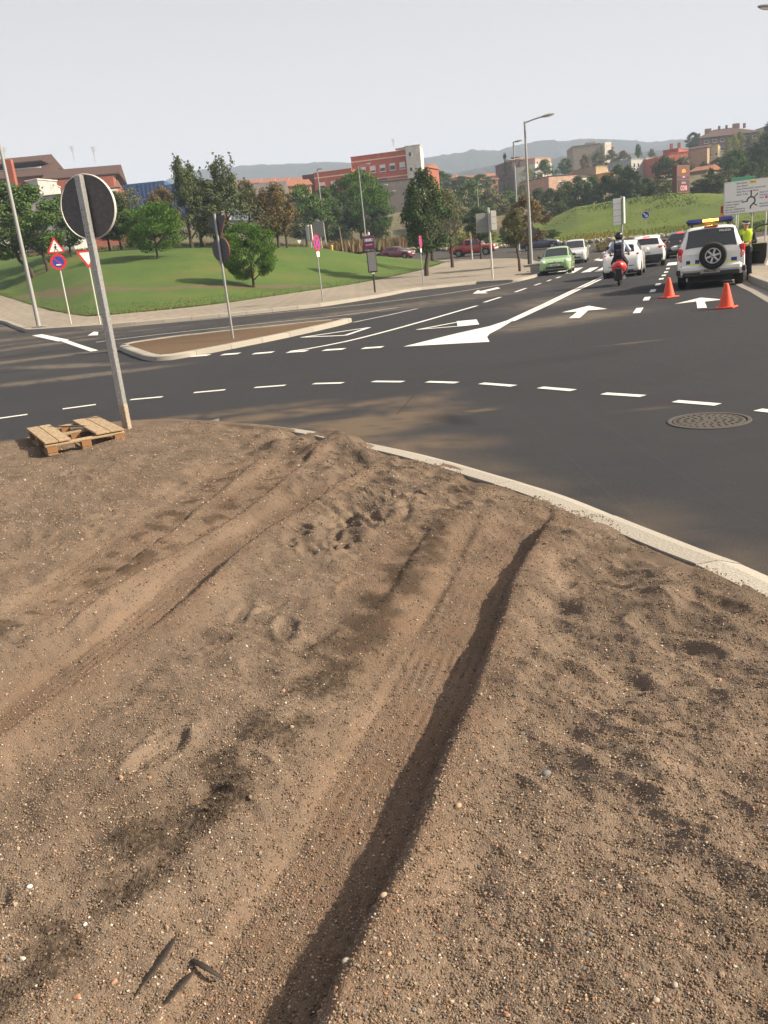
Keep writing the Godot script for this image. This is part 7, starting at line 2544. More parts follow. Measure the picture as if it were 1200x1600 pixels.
	# white crossover ahead of it
	spec = {
		"st": [[-2.2, 0.4, 0.72, 0.74, 0.66, 0.52], [-2.15, 0.28, 0.82, 0.85, 0.82, 0.64], [-1.9, 0.24, 0.92, 0.96, 0.90, 0.72], [-1.05, 0.24, 1.0, 1.06, 0.915, 0.75], [-0.85, 0.24, 1.01, 1.08, 0.915, 0.73], [-0.15, 0.24, 1.03, 1.54, 0.915, 0.65], [0.35, 0.24, 1.04, 1.60, 0.915, 0.645], [1.3, 0.24, 1.06, 1.57, 0.915, 0.635], [1.85, 0.26, 1.07, 1.45, 0.90, 0.61], [2.08, 0.30, 1.04, 1.09, 0.88, 0.70], [2.18, 0.36, 0.92, 0.94, 0.86, 0.70], [2.2, 0.45, 0.78, 0.8, 0.82, 0.66]],
		"wz": [-1.33, 1.35], "r": 0.34, "half": 0.915, "paint": "paint_white", "ws": [-0.83, -0.2], "rw": [1.87, 2.06], "rww": 0.9, "mirror": "plastic", "side": [[-0.68, 0.3], [0.4, 1.2], [1.28, 1.7]], "doors": [-0.8, 0.35, 1.2], "handles": [0.22, 1.08],
		"parts": [
			["tail_lamp", "lamp_red", Vector3(0.74, 0.95, 2.10), Vector3(0.34, 0.16, 0.12), 0.04, 0.35, true],
			["rear_bumper", "plastic", Vector3(0, 0.52, 2.19), Vector3(1.62, 0.20, 0.1), 0.04, 0.0, false],
			["bumper_lower", "plastic", Vector3(0, 0.36, 2.13), Vector3(1.5, 0.16, 0.16), 0.04, 0.0, false],
			["high_brake_lamp", "brake_glow", Vector3(0, 1.50, 1.86), Vector3(0.34, 0.05, 0.06), 0.01, 0.0, false],
			["badge", "chrome", Vector3(0, 0.98, 2.15), Vector3(0.09, 0.09, 0.03), 0.03, 0.0, false],
			["headlamp", "lamp_clear", Vector3(0.70, 0.78, -2.02), Vector3(0.32, 0.14, 0.2), 0.05, -0.35, true],
		]}
	f = Vector3(sin(deg_to_rad(20.5)), 0, -cos(deg_to_rad(20.5)))
	o = car("crossover", "white crossover with its brake lamp lit ahead of the rounded white hatchback", Vector3(15.08, 0.047, -45.03) + f * 1.35, 20.5, spec)
	plate_text(o, "7815 GTK", Vector3(0.0, 0.72, 2.215), true)
	# dark crossover beyond the police car
	var dark := spec.duplicate(true)
	dark.paint = "paint_black"
	dark.parts[0][1] = "brake_glow"
	dark.parts[0][3] = Vector3(0.26, 0.2, 0.12)
	f = Vector3(sin(deg_to_rad(21.0)), 0, -cos(deg_to_rad(21.0)))
	o = car("dark_crossover", "dark crossover with red tail lamp lit half hidden by the police car", Vector3(20.39, 0.083, -54.55) + f * 1.35, 21.0, dark)
	plate_text(o, "2096 FLB", Vector3(0.0, 0.72, 2.215), true)

	# oncoming green hatchback
	spec = {
		"st": hatch_st(4.26, 0.885, 1.47), "wz": [-1.32, 1.29], "r": 0.315, "half": 0.885, "paint": "paint_green", "ws": [-0.83, -0.17], "rw": [1.72, 1.95], "side": [[-0.7, 0.15], [0.25, 1.15]], "doors": [-0.75, 0.2, 1.1], "handles": [0.05, 0.95], "mirror": "plastic",
		"parts": [
			["headlamp", "lamp_clear", Vector3(0.68, 0.70, -1.93), Vector3(0.34, 0.17, 0.28), 0.05, -0.55, true],
			["grille", "plastic", Vector3(0, 0.62, -2.105), Vector3(0.8, 0.07, 0.06), 0.02, 0.0, false],
			["air_intake", "plastic", Vector3(0, 0.40, -2.10), Vector3(1.05, 0.16, 0.08), 0.04, 0.0, false],
			["fog_lamp", "lamp_clear", Vector3(0.66, 0.40, -2.02), Vector3(0.14, 0.1, 0.1), 0.03, -0.5, true],
			["bumper_lower", "plastic", Vector3(0, 0.25, -2.06), Vector3(1.3, 0.07, 0.12), 0.02, 0.0, false],
			["badge", "chrome", Vector3(0, 0.70, -2.09), Vector3(0.13, 0.08, 0.04), 0.02, 0.0, false],
			["tail_lamp", "lamp_red", Vector3(0.72, 0.85, 2.02), Vector3(0.2, 0.2, 0.14), 0.04, 0.4, true],
		]}
	f = Vector3(sin(deg_to_rad(197.0)), 0, -cos(deg_to_rad(197.0)))
	o = car("green_hatchback", "pale green hatchback coming towards the roundabout", Vector3(11.04, 0.060, -48.31) - f * 1.32, 197.0, spec)
	plate_text(o, "6048 DRT", Vector3(0, 0.52, -2.15), false)
	# silver family car behind it
	var mpv := spec.duplicate(true)
	mpv.st = hatch_st(4.55, 0.90, 1.62)
	mpv.half = 0.90
	mpv.paint = "paint_silver"
	mpv.mirror = "paint_silver"
	mpv.ws = [-0.9, -0.18]
	mpv.rw = [1.84, 2.08]
	for d in mpv.parts:
		d[2] = Vector3(d[2].x * 1.02, d[2].y * 1.08, d[2].z * 1.066)
	f = Vector3(sin(deg_to_rad(197.5)), 0, -cos(deg_to_rad(197.5)))
	o = car("silver_car", "silver people carrier following the pale green hatchback", Vector3(15.79, 0.211, -63.01) - f * 1.32, 197.5, mpv)
	plate_text(o, "5530 GBM", Vector3(0, 0.54, -2.30), false)
	# dark blue hatchback on the next roundabout
	var blue := spec.duplicate(true)
	blue.st = hatch_st(4.03, 0.86, 1.47)
	blue.half = 0.86
	blue.wz = [-1.28, 1.26]
	blue.rw = [1.63, 1.85]
	blue.paint = "paint_navy"
	blue.mirror = "paint_navy"
	for d in blue.parts:
		d[2] *= Vector3(0.97, 1.0, 0.945)
	o = car("blue_hatchback", "dark blue hatchback driving to the right on the next roundabout", Vector3(19.22, 1.348, -91.30), 99.0, blue)
	plate_text(o, "1972 DWN", Vector3(0, 0.52, -2.04), false)
	# maroon hatchback
	var mar := spec.duplicate(true)
	mar.st = hatch_st(4.0, 0.85, 1.43)
	mar.half = 0.85
	mar.wz = [-1.27, 1.25]
	mar.rw = [1.62, 1.84]
	mar.paint = "paint_maroon"
	mar.mirror = "paint_maroon"
	for d in mar.parts:
		d[2] *= Vector3(0.96, 0.98, 0.94)
	o = car("maroon_hatchback", "maroon hatchback driving to the right behind the lawn's lower end", Vector3(5.00, 2.007, -104.51), 122.0, mar)
	plate_text(o, "3380 BPV", Vector3(0, 0.51, -2.03), false)
	pickup()
	scooter()
	# traffic cones
	var cone := thing("traffic_cone", "orange traffic cone on the lane line left of the white arrow", "traffic cone", Vector3(7.94, 0.024, -22.05), 0.3, "orange traffic cones behind the police car")
	b = mb()
	b.lathe([[0.155, 0.03], [0.15, 0.05], [0.045, 0.48], [0.03, 0.50], [0.022, 0.49], [0.02, 0.46]], 24)
	put("body", b, M.cone, cone)
	boxpart("foot", Vector3(0, 0.018, 0), Vector3(0.38, 0.036, 0.38), M.cone, cone, 0.012)
	for y in [0.19, 0.36]:
		b = mb()
		var r0: float = lerpf(0.15, 0.045, (y - 0.05) / 0.43) + 0.002
		b.lathe([[r0, y], [r0 - 0.105 * 0.008 / 0.43, y + 0.008]], 24)
		put("ridge", b, M.cone, cone)
	var c2 := cone.duplicate()
	c2.name = "traffic_cone_001"
	c2.position = Vector3(7.49, 0.018, -17.49)
	c2.rotation.y = 0.9
	c2.set_meta("label", "nearer orange traffic cone standing on the right barb of the white arrow")
	add_child(c2, true)


func pickup() -> void:
	var at := Vector3(12.52, 1.441, -93.32)
	var o := thing("red_pickup", "red double cab pickup truck driving to the right on the next roundabout", "pickup truck")
	var sh := Shell.new()
	sh.st = [[-2.5, 0.55, 0.84, 0.86, 0.72, 0.6], [-2.46, 0.46, 0.98, 1.0, 0.84, 0.7], [-2.3, 0.42, 1.03, 1.07, 0.88, 0.74], [-1.35, 0.42, 1.08, 1.12, 0.89, 0.76], [-1.2, 0.42, 1.09, 1.15, 0.89, 0.74], [-0.7, 0.42, 1.10, 1.68, 0.89, 0.68], [-0.2, 0.42, 1.10, 1.75, 0.89, 0.68], [0.65, 0.42, 1.10, 1.73, 0.89, 0.68], [0.86, 0.42, 1.10, 1.66, 0.89, 0.68], [0.90, 0.42, 1.10, 1.12, 0.89, 0.80], [2.42, 0.44, 1.10, 1.12, 0.88, 0.80], [2.5, 0.5, 1.08, 1.1, 0.86, 0.78]]
	sh.arches = [-1.55, 1.42]
	sh.arch_r = 0.44
	o.transform = ground_basis(at, 112.0, 2.97, 1.5)
	put("body", sh.body(), M.paint_red, o)
	put("windscreen", sh.top_glass(-1.16, -0.74, 0.93), M.car_glass, o)
	for s in [-1, 1]:
		put("side_window", sh.side_glass(-0.95, -0.12, s), M.car_glass, o)
		put("side_window", sh.side_glass(-0.02, 0.68, s), M.car_glass, o)
		var seams := mb()
		for z in [-1.1, -0.07, 0.78]:
			seams.tube([Vector3(s * 0.892, 0.5, z), Vector3(s * 0.892, 1.07, z)], 0.007, 4, false)
		put("door_seams", seams, M.plastic, o)
		boxpart("headlamp", Vector3(0.66 * s, 0.90, -2.44), Vector3(0.34, 0.18, 0.14), M.lamp_clear, o, 0.04, Basis(Vector3.UP, -0.25 * s))
		boxpart("tail_lamp", Vector3(0.83 * s, 0.85, 2.47), Vector3(0.1, 0.36, 0.1), M.lamp_red, o, 0.02)
		boxpart("wing_mirror", Vector3(1.0 * s, 1.17, -0.95), Vector3(0.2, 0.16, 0.09), M.plastic, o, 0.03)
		for z in [-1.55, 1.42]:
			wheel(o, Vector3(0.76 * s, 0.38, z), 0.38, 0.25)
	boxpart("load_bed", Vector3(0, 1.10, 1.68), Vector3(1.44, 0.05, 1.4), M.plastic, o)
	boxpart("front_bumper", Vector3(0, 0.60, -2.50), Vector3(1.68, 0.22, 0.16), M.paint_silver, o, 0.05)
	boxpart("grille", Vector3(0, 0.88, -2.49), Vector3(0.9, 0.18, 0.06), M.chrome, o, 0.02)
	boxpart("underbody", Vector3(0, 0.42, 0), Vector3(1.2, 0.3, 4.4), M.plastic, o)
	plate_text(o, "9114 CKJ", Vector3(0, 0.6, -2.59), false)


func scooter() -> void:
	var o := thing("scooter", "red motor scooter seen from behind with its rider", "scooter")
	o.transform = ground_basis(Vector3(9.06, 0.032, -30.06) + Vector3(0.2, 0, -0.55), 19.0, 1.25, 0.4)
	var b := mb()
	for z in [-0.68, 0.58]:
		b = mb()
		b.lathe([[0.13, -0.055], [0.20, -0.055], [0.235, -0.03], [0.24, 0.0], [0.235, 0.03], [0.20, 0.055], [0.13, 0.055], [0.13, -0.055]], 26, Transform3D(Basis(Vector3.BACK, PI / 2), Vector3(0, 0.24, z)))
		var wl := put("wheel", b, M.rubber, o)
		b = mb()
		b.lathe([[0.0005, 0.04], [0.13, 0.045], [0.13, -0.045], [0.0005, -0.04]], 20, Transform3D(Basis(Vector3.BACK, PI / 2), Vector3(0, 0.24, z)))
		put("rim", b, M.alloy, wl)
	# rear body: a swollen shell over the back wheel
	var rows := []
	for s in [[-0.05, 0.15, 0.48, 0.70], [0.12, 0.22, 0.40, 0.77], [0.35, 0.27, 0.38, 0.83], [0.58, 0.265, 0.42, 0.85], [0.74, 0.21, 0.49, 0.84], [0.82, 0.11, 0.57, 0.79]]:
		var ring := []
		for k in 14:
			var a := TAU * k / 14
			ring.append(Vector3(cos(a) * s[1], (s[2] + s[3]) / 2 + sin(a) * (s[3] - s[2]) / 2, s[0]))
		rows.append(ring)
	b = mb()
	b.grid(rows, true)
	b.cap(rows[0], Vector3(0, 0, -1))
	b.cap(rows[-1], Vector3(0, 0, 1))
	put("rear_body", b, M.paint_scooter, o)
	boxpart("seat", Vector3(0, 0.83, 0.25), Vector3(0.27, 0.10, 0.75), M.dark_cloth, o, 0.045)
	boxpart("floorboard", Vector3(0, 0.30, -0.22), Vector3(0.34, 0.06, 0.46), M.plastic, o, 0.02)
	boxpart("leg_shield", Vector3(0, 0.62, -0.50), Vector3(0.44, 0.62, 0.07), M.paint_scooter, o, 0.03, Basis(Vector3.RIGHT, 0.22))
	boxpart("front_mudguard", Vector3(0, 0.47, -0.68), Vector3(0.15, 0.12, 0.4), M.paint_scooter, o, 0.05)
	tubepart("steering_column", [Vector3(0, 0.3, -0.66), Vector3(0, 1.0, -0.46)], 0.03, M.plastic, o)
	tubepart("handlebar", [Vector3(-0.34, 1.02, -0.36), Vector3(-0.15, 1.04, -0.44), Vector3(0.15, 1.04, -0.44), Vector3(0.34, 1.02, -0.36)], 0.018, M.plastic, o)
	for s in [-1, 1]:
		b = mb()
		b.tube([Vector3(0.22 * s, 1.04, -0.44), Vector3(0.36 * s, 1.24, -0.42)], 0.008, 6)
		b.lathe([[0.0005, 0.012], [0.07, 0.01], [0.07, -0.01], [0.0005, -0.012]], 18, Transform3D(Basis(Vector3.RIGHT, PI / 2), Vector3(0.40 * s, 1.28, -0.42)))
		put("mirror", b, M.plastic, o)
		boxpart("indicator", Vector3(0.2 * s, 0.66, 0.62), Vector3(0.06, 0.05, 0.06), M.lamp_amber, o, 0.02)
	boxpart("tail_lamp", Vector3(0, 0.68, 0.835), Vector3(0.17, 0.08, 0.05), M.lamp_red, o, 0.02)
	boxpart("mudguard", Vector3(0, 0.40, 0.865), Vector3(0.24, 0.40, 0.03), M.plastic, o, 0.01, Basis(Vector3.RIGHT, 0.2))
	boxpart("number_plate", Vector3(0, 0.47, 0.885), Vector3(0.24, 0.18, 0.012), M.plate, o, 0.003, Basis(Vector3.RIGHT, 0.2))
	words("plate_lettering", "2817", 0.05, M.sign_black, o, Transform3D(Basis(Vector3.RIGHT, 0.2), Vector3(0, 0.51, 0.900)))
	words("plate_lettering", "FTD", 0.05, M.sign_black, o, Transform3D(Basis(Vector3.RIGHT, 0.2), Vector3(0, 0.435, 0.886)))
	tubepart("exhaust", [Vector3(0.17, 0.25, 0.1), Vector3(0.18, 0.27, 0.62)], [0.05, 0.06], M.alloy, o)
	boxpart("engine", Vector3(-0.10, 0.27, 0.35), Vector3(0.16, 0.2, 0.5), M.plastic, o, 0.05)


# ---------------------------------------------------------------- people
func flesh(bones: Array, cell: float, k := 45.0) -> MB:
	# bones: [from, to, radius, radius]; tapered capsules joined by a smooth minimum and meshed as surface nets
	var lo := Vector3.ONE * 1e9
	var hi := -lo
	for b in bones:
		for j in 2:
			lo = lo.min(b[j] - Vector3.ONE * (b[2 + j] + cell * 3))
			hi = hi.max(b[j] + Vector3.ONE * (b[2 + j] + cell * 3))
	var n := Vector3i((hi - lo) / cell) + Vector3i(2, 2, 2)
	var f := PackedFloat32Array()
	f.resize(n.x * n.y * n.z)
	f.fill(0.0)
	var pad := 3.0 * cell + 0.03
	for b in bones:
		var a: Vector3 = b[0]
		var ab: Vector3 = b[1] - a
		var l2 := maxf(ab.length_squared(), 1e-8)
		var rm := maxf(b[2], b[3]) + pad
		var i0 := Vector3i(((a.min(b[1]) - Vector3.ONE * rm - lo) / cell).floor()).clamp(Vector3i.ZERO, n - Vector3i.ONE)
		var i1 := Vector3i(((a.max(b[1]) + Vector3.ONE * rm - lo) / cell).ceil()).clamp(Vector3i.ZERO, n - Vector3i.ONE)
		for z in range(i0.z, i1.z + 1):
			for y in range(i0.y, i1.y + 1):
				for x in range(i0.x, i1.x + 1):
					var p := lo + Vector3(x, y, z) * cell
					var t := clampf((p - a).dot(ab) / l2, 0.0, 1.0)
					var d := p.distance_to(a + ab * t) - lerpf(b[2], b[3], t)
					if d < pad:
						f[x + n.x * (y + n.y * z)] += exp(-k * d)
	var out := mb()
	var ids := {}
	var sx := 1
	var sy := n.x
	var sz := n.x * n.y
	for z in n.z - 1:
		for y in n.y - 1:
			for x in n.x - 1:
				var c := x + sy * y + sz * z
				var mask := 0
				for q in 8:
					if f[c + (q & 1) + sy * ((q >> 1) & 1) + sz * (q >> 2)] > 1.0:
						mask |= 1 << q
				if mask == 0 or mask == 255:
					continue
				var sum := Vector3.ZERO
				var cnt := 0
				for e in [[0, 1], [2, 3], [4, 5], [6, 7], [0, 2], [1, 3], [4, 6], [5, 7], [0, 4], [1, 5], [2, 6], [3, 7]]:
					var m0: int = (mask >> e[0]) & 1
					var m1: int = (mask >> e[1]) & 1
					if m0 == m1:
						continue
					var f0 := -log(maxf(f[c + (e[0] & 1) + sy * ((e[0] >> 1) & 1) + sz * (e[0] >> 2)], 1e-12)) / k
					var f1 := -log(maxf(f[c + (e[1] & 1) + sy * ((e[1] >> 1) & 1) + sz * (e[1] >> 2)], 1e-12)) / k
					f0 = clampf(f0, -0.2, 0.2)
					f1 = clampf(f1, -0.2, 0.2)
					var t := f0 / (f0 - f1)
					var v0 := Vector3(e[0] & 1, (e[0] >> 1) & 1, e[0] >> 2)
					var v1 := Vector3(e[1] & 1, (e[1] >> 1) & 1, e[1] >> 2)
					sum += v0.lerp(v1, t)
					cnt += 1
				ids[c] = out.v.size()
				out.v.append(lo + (Vector3(x, y, z) + sum / cnt) * cell)
				out.n.append(Vector3.ZERO)
	for c in ids:
		var inside := f[c] > 1.0
		for ax in 3:
			var s1: int = [sx, sy, sz][ax]
			var s2: int = [sy, sz, sx][ax]
			var s3: int = [sz, sx, sy][ax]
			if (f[c + s1] > 1.0) == inside:
				continue
			if not (ids.has(c - s2) and ids.has(c - s3) and ids.has(c - s2 - s3)):
				continue
			var q := [ids[c], ids[c - s2], ids[c - s2 - s3], ids[c - s3]]
			if not inside:
				q.reverse()
			var nn: Vector3 = (out.v[q[2]] - out.v[q[0]]).cross(out.v[q[3]] - out.v[q[1]])
			for i in 4:
				out.n[q[i]] += nn
			out.ix.append_array([q[0], q[2], q[1], q[0], q[3], q[2]])
	for i in out.n.size():
		out.n[i] = out.n[i].normalized()
	return out


func hand(wrist: Vector3, dir: Vector3, palm: Vector3, thumb_side: float, curl: float) -> Array:
	# bones of a hand: dir along the fingers, palm the way the palm faces
	var across := dir.cross(palm).normalized() * thumb_side
	var out := []
	var mid := wrist + dir * 0.045
	for i in 4:
		var off := across * (0.028 - 0.0185 * i)
		out.append([wrist + off * 0.6 + dir * 0.01, wrist + off + dir * 0.085, 0.014, 0.0115])
		var len: float = [0.068, 0.077, 0.072, 0.056][i]
		var p0 := wrist + off + dir * 0.088
		var d1 := (dir + palm * curl * 0.5).normalized()
		var p1 := p0 + d1 * len * 0.45
		var d2 := (dir + palm * curl * 1.3).normalized()
		var p2 := p1 + d2 * len * 0.33
		var d3 := (dir + palm * curl * 2.4).normalized()
		out.append([p0, p1, 0.0095, 0.009])
		out.append([p1, p2, 0.009, 0.0082])
		out.append([p2, p2 + d3 * len * 0.25, 0.0082, 0.007])
	var t0 := mid + across * 0.03 - dir * 0.02
	var t1 := t0 + (across * 0.8 + dir * 0.6 + palm * 0.4).normalized() * 0.038
	out.append([t0, t1, 0.0125, 0.0105])
	out.append([t1, t1 + (dir * 0.9 + palm * 0.5 + across * 0.2).normalized() * 0.03, 0.0105, 0.0085])
	return out


func head(o: Node3D, body: MB, c: Vector3, turn: Basis) -> void:
	# skull, jaw, nose, brow and ears on a fine grid, added to the body; turn's +z is where the face looks
	var b := []
	b.append([c + turn * Vector3(0, 0.035, -0.022), c + turn * Vector3(0, 0.03, 0.018), 0.078, 0.074])
	b.append([c + turn * Vector3(0, -0.03, 0.025), c + turn * Vector3(0, -0.075, 0.05), 0.056, 0.036])
	b.append([c + turn * Vector3(0, 0.018, 0.085), c + turn * Vector3(0, -0.018, 0.104), 0.009, 0.013])
	b.append([c + turn * Vector3(-0.03, 0.026, 0.076), c + turn * Vector3(0.03, 0.026, 0.076), 0.012, 0.012])
	b.append([c + turn * Vector3(-0.02, -0.052, 0.082), c + turn * Vector3(0.02, -0.052, 0.082), 0.010, 0.010])
	for s in [-1, 1]:
		b.append([c + turn * Vector3(0.078 * s, 0.015, -0.005), c + turn * Vector3(0.082 * s, -0.02, 0.0), 0.014, 0.010])
		b.append([c + turn * Vector3(0.036 * s, -0.012, 0.062), c + turn * Vector3(0.04 * s, -0.03, 0.05), 0.022, 0.018])
	var m := flesh(b, 0.007, 140.0)
	var base := body.v.size()
	body.v.append_array(m.v)
	body.n.append_array(m.n)
	for i in m.ix:
		body.ix.append(i + base)
	var e := mb()
	for s in [-1, 1]:
		e.blob(Transform3D(turn * Basis.from_scale(Vector3(0.012, 0.008, 0.006)), c + turn * Vector3(0.031 * s, 0.008, 0.083)), 5, 8)
	put("eyes", e, M.hair, o)


func join(body: MB, m: MB) -> void:
	var base := body.v.size()
	body.v.append_array(m.v)
	body.n.append_array(m.n)
	for i in m.ix:
		body.ix.append(i + base)


func build_people() -> void:
	officer()
	rider()


func officer() -> void:
	var o := thing("person", "person in a yellow high visibility vest, dark trousers and cap by the open car door", "person", Vector3(11.60, 0.023, -25.80), 0.0)
	o.basis = facing(214.0)
	var hip := [Vector3(-0.095, 0.90, 0), Vector3(0.095, 0.90, 0)]
	var knee := [Vector3(-0.10, 0.49, 0.03), Vector3(0.11, 0.49, 0.025)]
	var ankle := [Vector3(-0.10, 0.08, -0.02), Vector3(0.13, 0.08, -0.01)]
	var shoulder := [Vector3(-0.185, 1.385, 0.0), Vector3(0.185, 1.385, 0.0)]
	var elbow := [Vector3(-0.255, 1.11, -0.03), Vector3(0.26, 1.11, -0.02)]
	var wrist := [Vector3(-0.12, 1.05, 0.20), Vector3(0.06, 1.06, 0.24)]
	var torso := [[Vector3(0, 0.93, 0), Vector3(0, 1.12, 0.01), 0.125, 0.115], [Vector3(-0.05, 1.14, 0.01), Vector3(-0.085, 1.32, 0.0), 0.11, 0.115], [Vector3(0.05, 1.14, 0.01), Vector3(0.085, 1.32, 0.0), 0.11, 0.115], [Vector3(-0.15, 1.37, -0.01), Vector3(0.15, 1.37, -0.01), 0.07, 0.07]]
	var legs := []
	var arms := []
	for s in 2:
		legs.append([hip[s], knee[s], 0.088, 0.06])
		legs.append([knee[s], ankle[s], 0.056, 0.042])
		arms.append([shoulder[s], elbow[s], 0.054, 0.042])
		arms.append([elbow[s], wrist[s], 0.041, 0.029])
	var body := flesh(torso + legs + arms + [[Vector3(0, 1.36, -0.01), Vector3(0, 1.49, 0.012), 0.062, 0.054]], 0.016)
	var turn := Basis(Vector3.UP, 0.75) * Basis(Vector3.RIGHT, 0.22)
	head(o, body, Vector3(0, 1.595, 0.03), turn)
	join(body, flesh(hand(wrist[0], (Vector3(0.35, 0.0, 0.9)).normalized(), Vector3(0.6, 0.75, -0.2).normalized(), -1.0, 0.5), 0.006, 260.0))
	join(body, flesh(hand(wrist[1], (Vector3(-0.75, -0.05, 0.6)).normalized(), Vector3(-0.2, 0.9, -0.3).normalized(), 1.0, 0.6), 0.006, 260.0))
	put("body", body, M.skin, o)
	var tr := []
	for s in 2:
		tr.append([hip[s] + Vector3(0, 0.04, 0), knee[s], 0.108, 0.078])
		tr.append([knee[s], ankle[s] + Vector3(0, 0.01, 0), 0.076, 0.072])
	tr.append([Vector3(0, 0.98, 0), Vector3(0, 0.92, 0), 0.138, 0.138])
	put("trousers", flesh(tr, 0.018, 60.0), M.dark_cloth, o)
	var sl := []
	for s in 2:
		sl.append([shoulder[s], elbow[s], 0.068, 0.055])
		sl.append([elbow[s], elbow[s].lerp(wrist[s], 0.35), 0.054, 0.05])
	put("sleeves", flesh(sl, 0.016, 60.0), M.dark_cloth, o)
	var vest := [[Vector3(0, 1.02, 0), Vector3(0, 1.16, 0.01), 0.142, 0.134], [Vector3(-0.06, 1.14, 0.01), Vector3(-0.09, 1.33, 0.0), 0.126, 0.130], [Vector3(0.06, 1.14, 0.01), Vector3(0.09, 1.33, 0.0), 0.126, 0.130], [Vector3(-0.14, 1.385, -0.01), Vector3(0.14, 1.385, -0.01), 0.083, 0.083]]
	put("vest", flesh(vest, 0.016, 60.0), M.vest, o)
	var b := mb()
	b.lathe([[0.155, 1.075], [0.158, 1.075], [0.158, 1.12], [0.155, 1.12]], 24, Transform3D(Basis.from_scale(Vector3(1.06, 1, 1.0)), Vector3.ZERO))
	put("reflective_band", b, M.sign_grey, o)
	for s in 2:
		boxpart("shoe", ankle[s] + Vector3(0, -0.035, 0.06), Vector3(0.095, 0.09, 0.27), M.sign_black, o, 0.035)
	# cap with a chequered band and a peak
	var hx := Transform3D(turn, Vector3(0, 1.595, 0.03))
	b = mb()
	b.lathe([[0.0005, 0.125], [0.09, 0.122], [0.112, 0.105], [0.105, 0.08], [0.094, 0.07], [0.093, 0.045]], 24, hx)
	put("cap", b, M.dark_cloth, o)
	b = mb()
	b.lathe([[0.0965, 0.05], [0.0985, 0.052], [0.0985, 0.074], [0.0965, 0.076]], 24, hx)
	put("cap_band", b, M.sign_white, o)
	b = mb()
	b.blob(hx * Transform3D(Basis.from_scale(Vector3(0.075, 0.01, 0.065)) , Vector3(0, 0.042, 0.095)), 5, 14)
	put("cap_peak", b, M.sign_black, o)
	b = mb()
	b.blob(hx * Transform3D(Basis.from_scale(Vector3(0.086, 0.08, 0.07)), Vector3(0, 0.01, -0.036)), 7, 14)
	put("hair", b, M.hair, o)
	boxpart("radio", Vector3(0.15, 0.98, 0.06), Vector3(0.05, 0.14, 0.04), M.sign_white, o, 0.01)
	var note := thing("notebook", "open notebook held by the person in the yellow vest", "notebook")
	note.transform = o.transform * Transform3D(Basis(Vector3.UP, 0.2) * Basis(Vector3.RIGHT, 0.5), Vector3(-0.07, 1.085, 0.33))
	boxpart("cover", Vector3.ZERO, Vector3(0.17, 0.012, 0.22), M.sign_black, note, 0.003)
	boxpart("page", Vector3(0, 0.008, 0), Vector3(0.155, 0.006, 0.2), M.paper, note, 0.002)


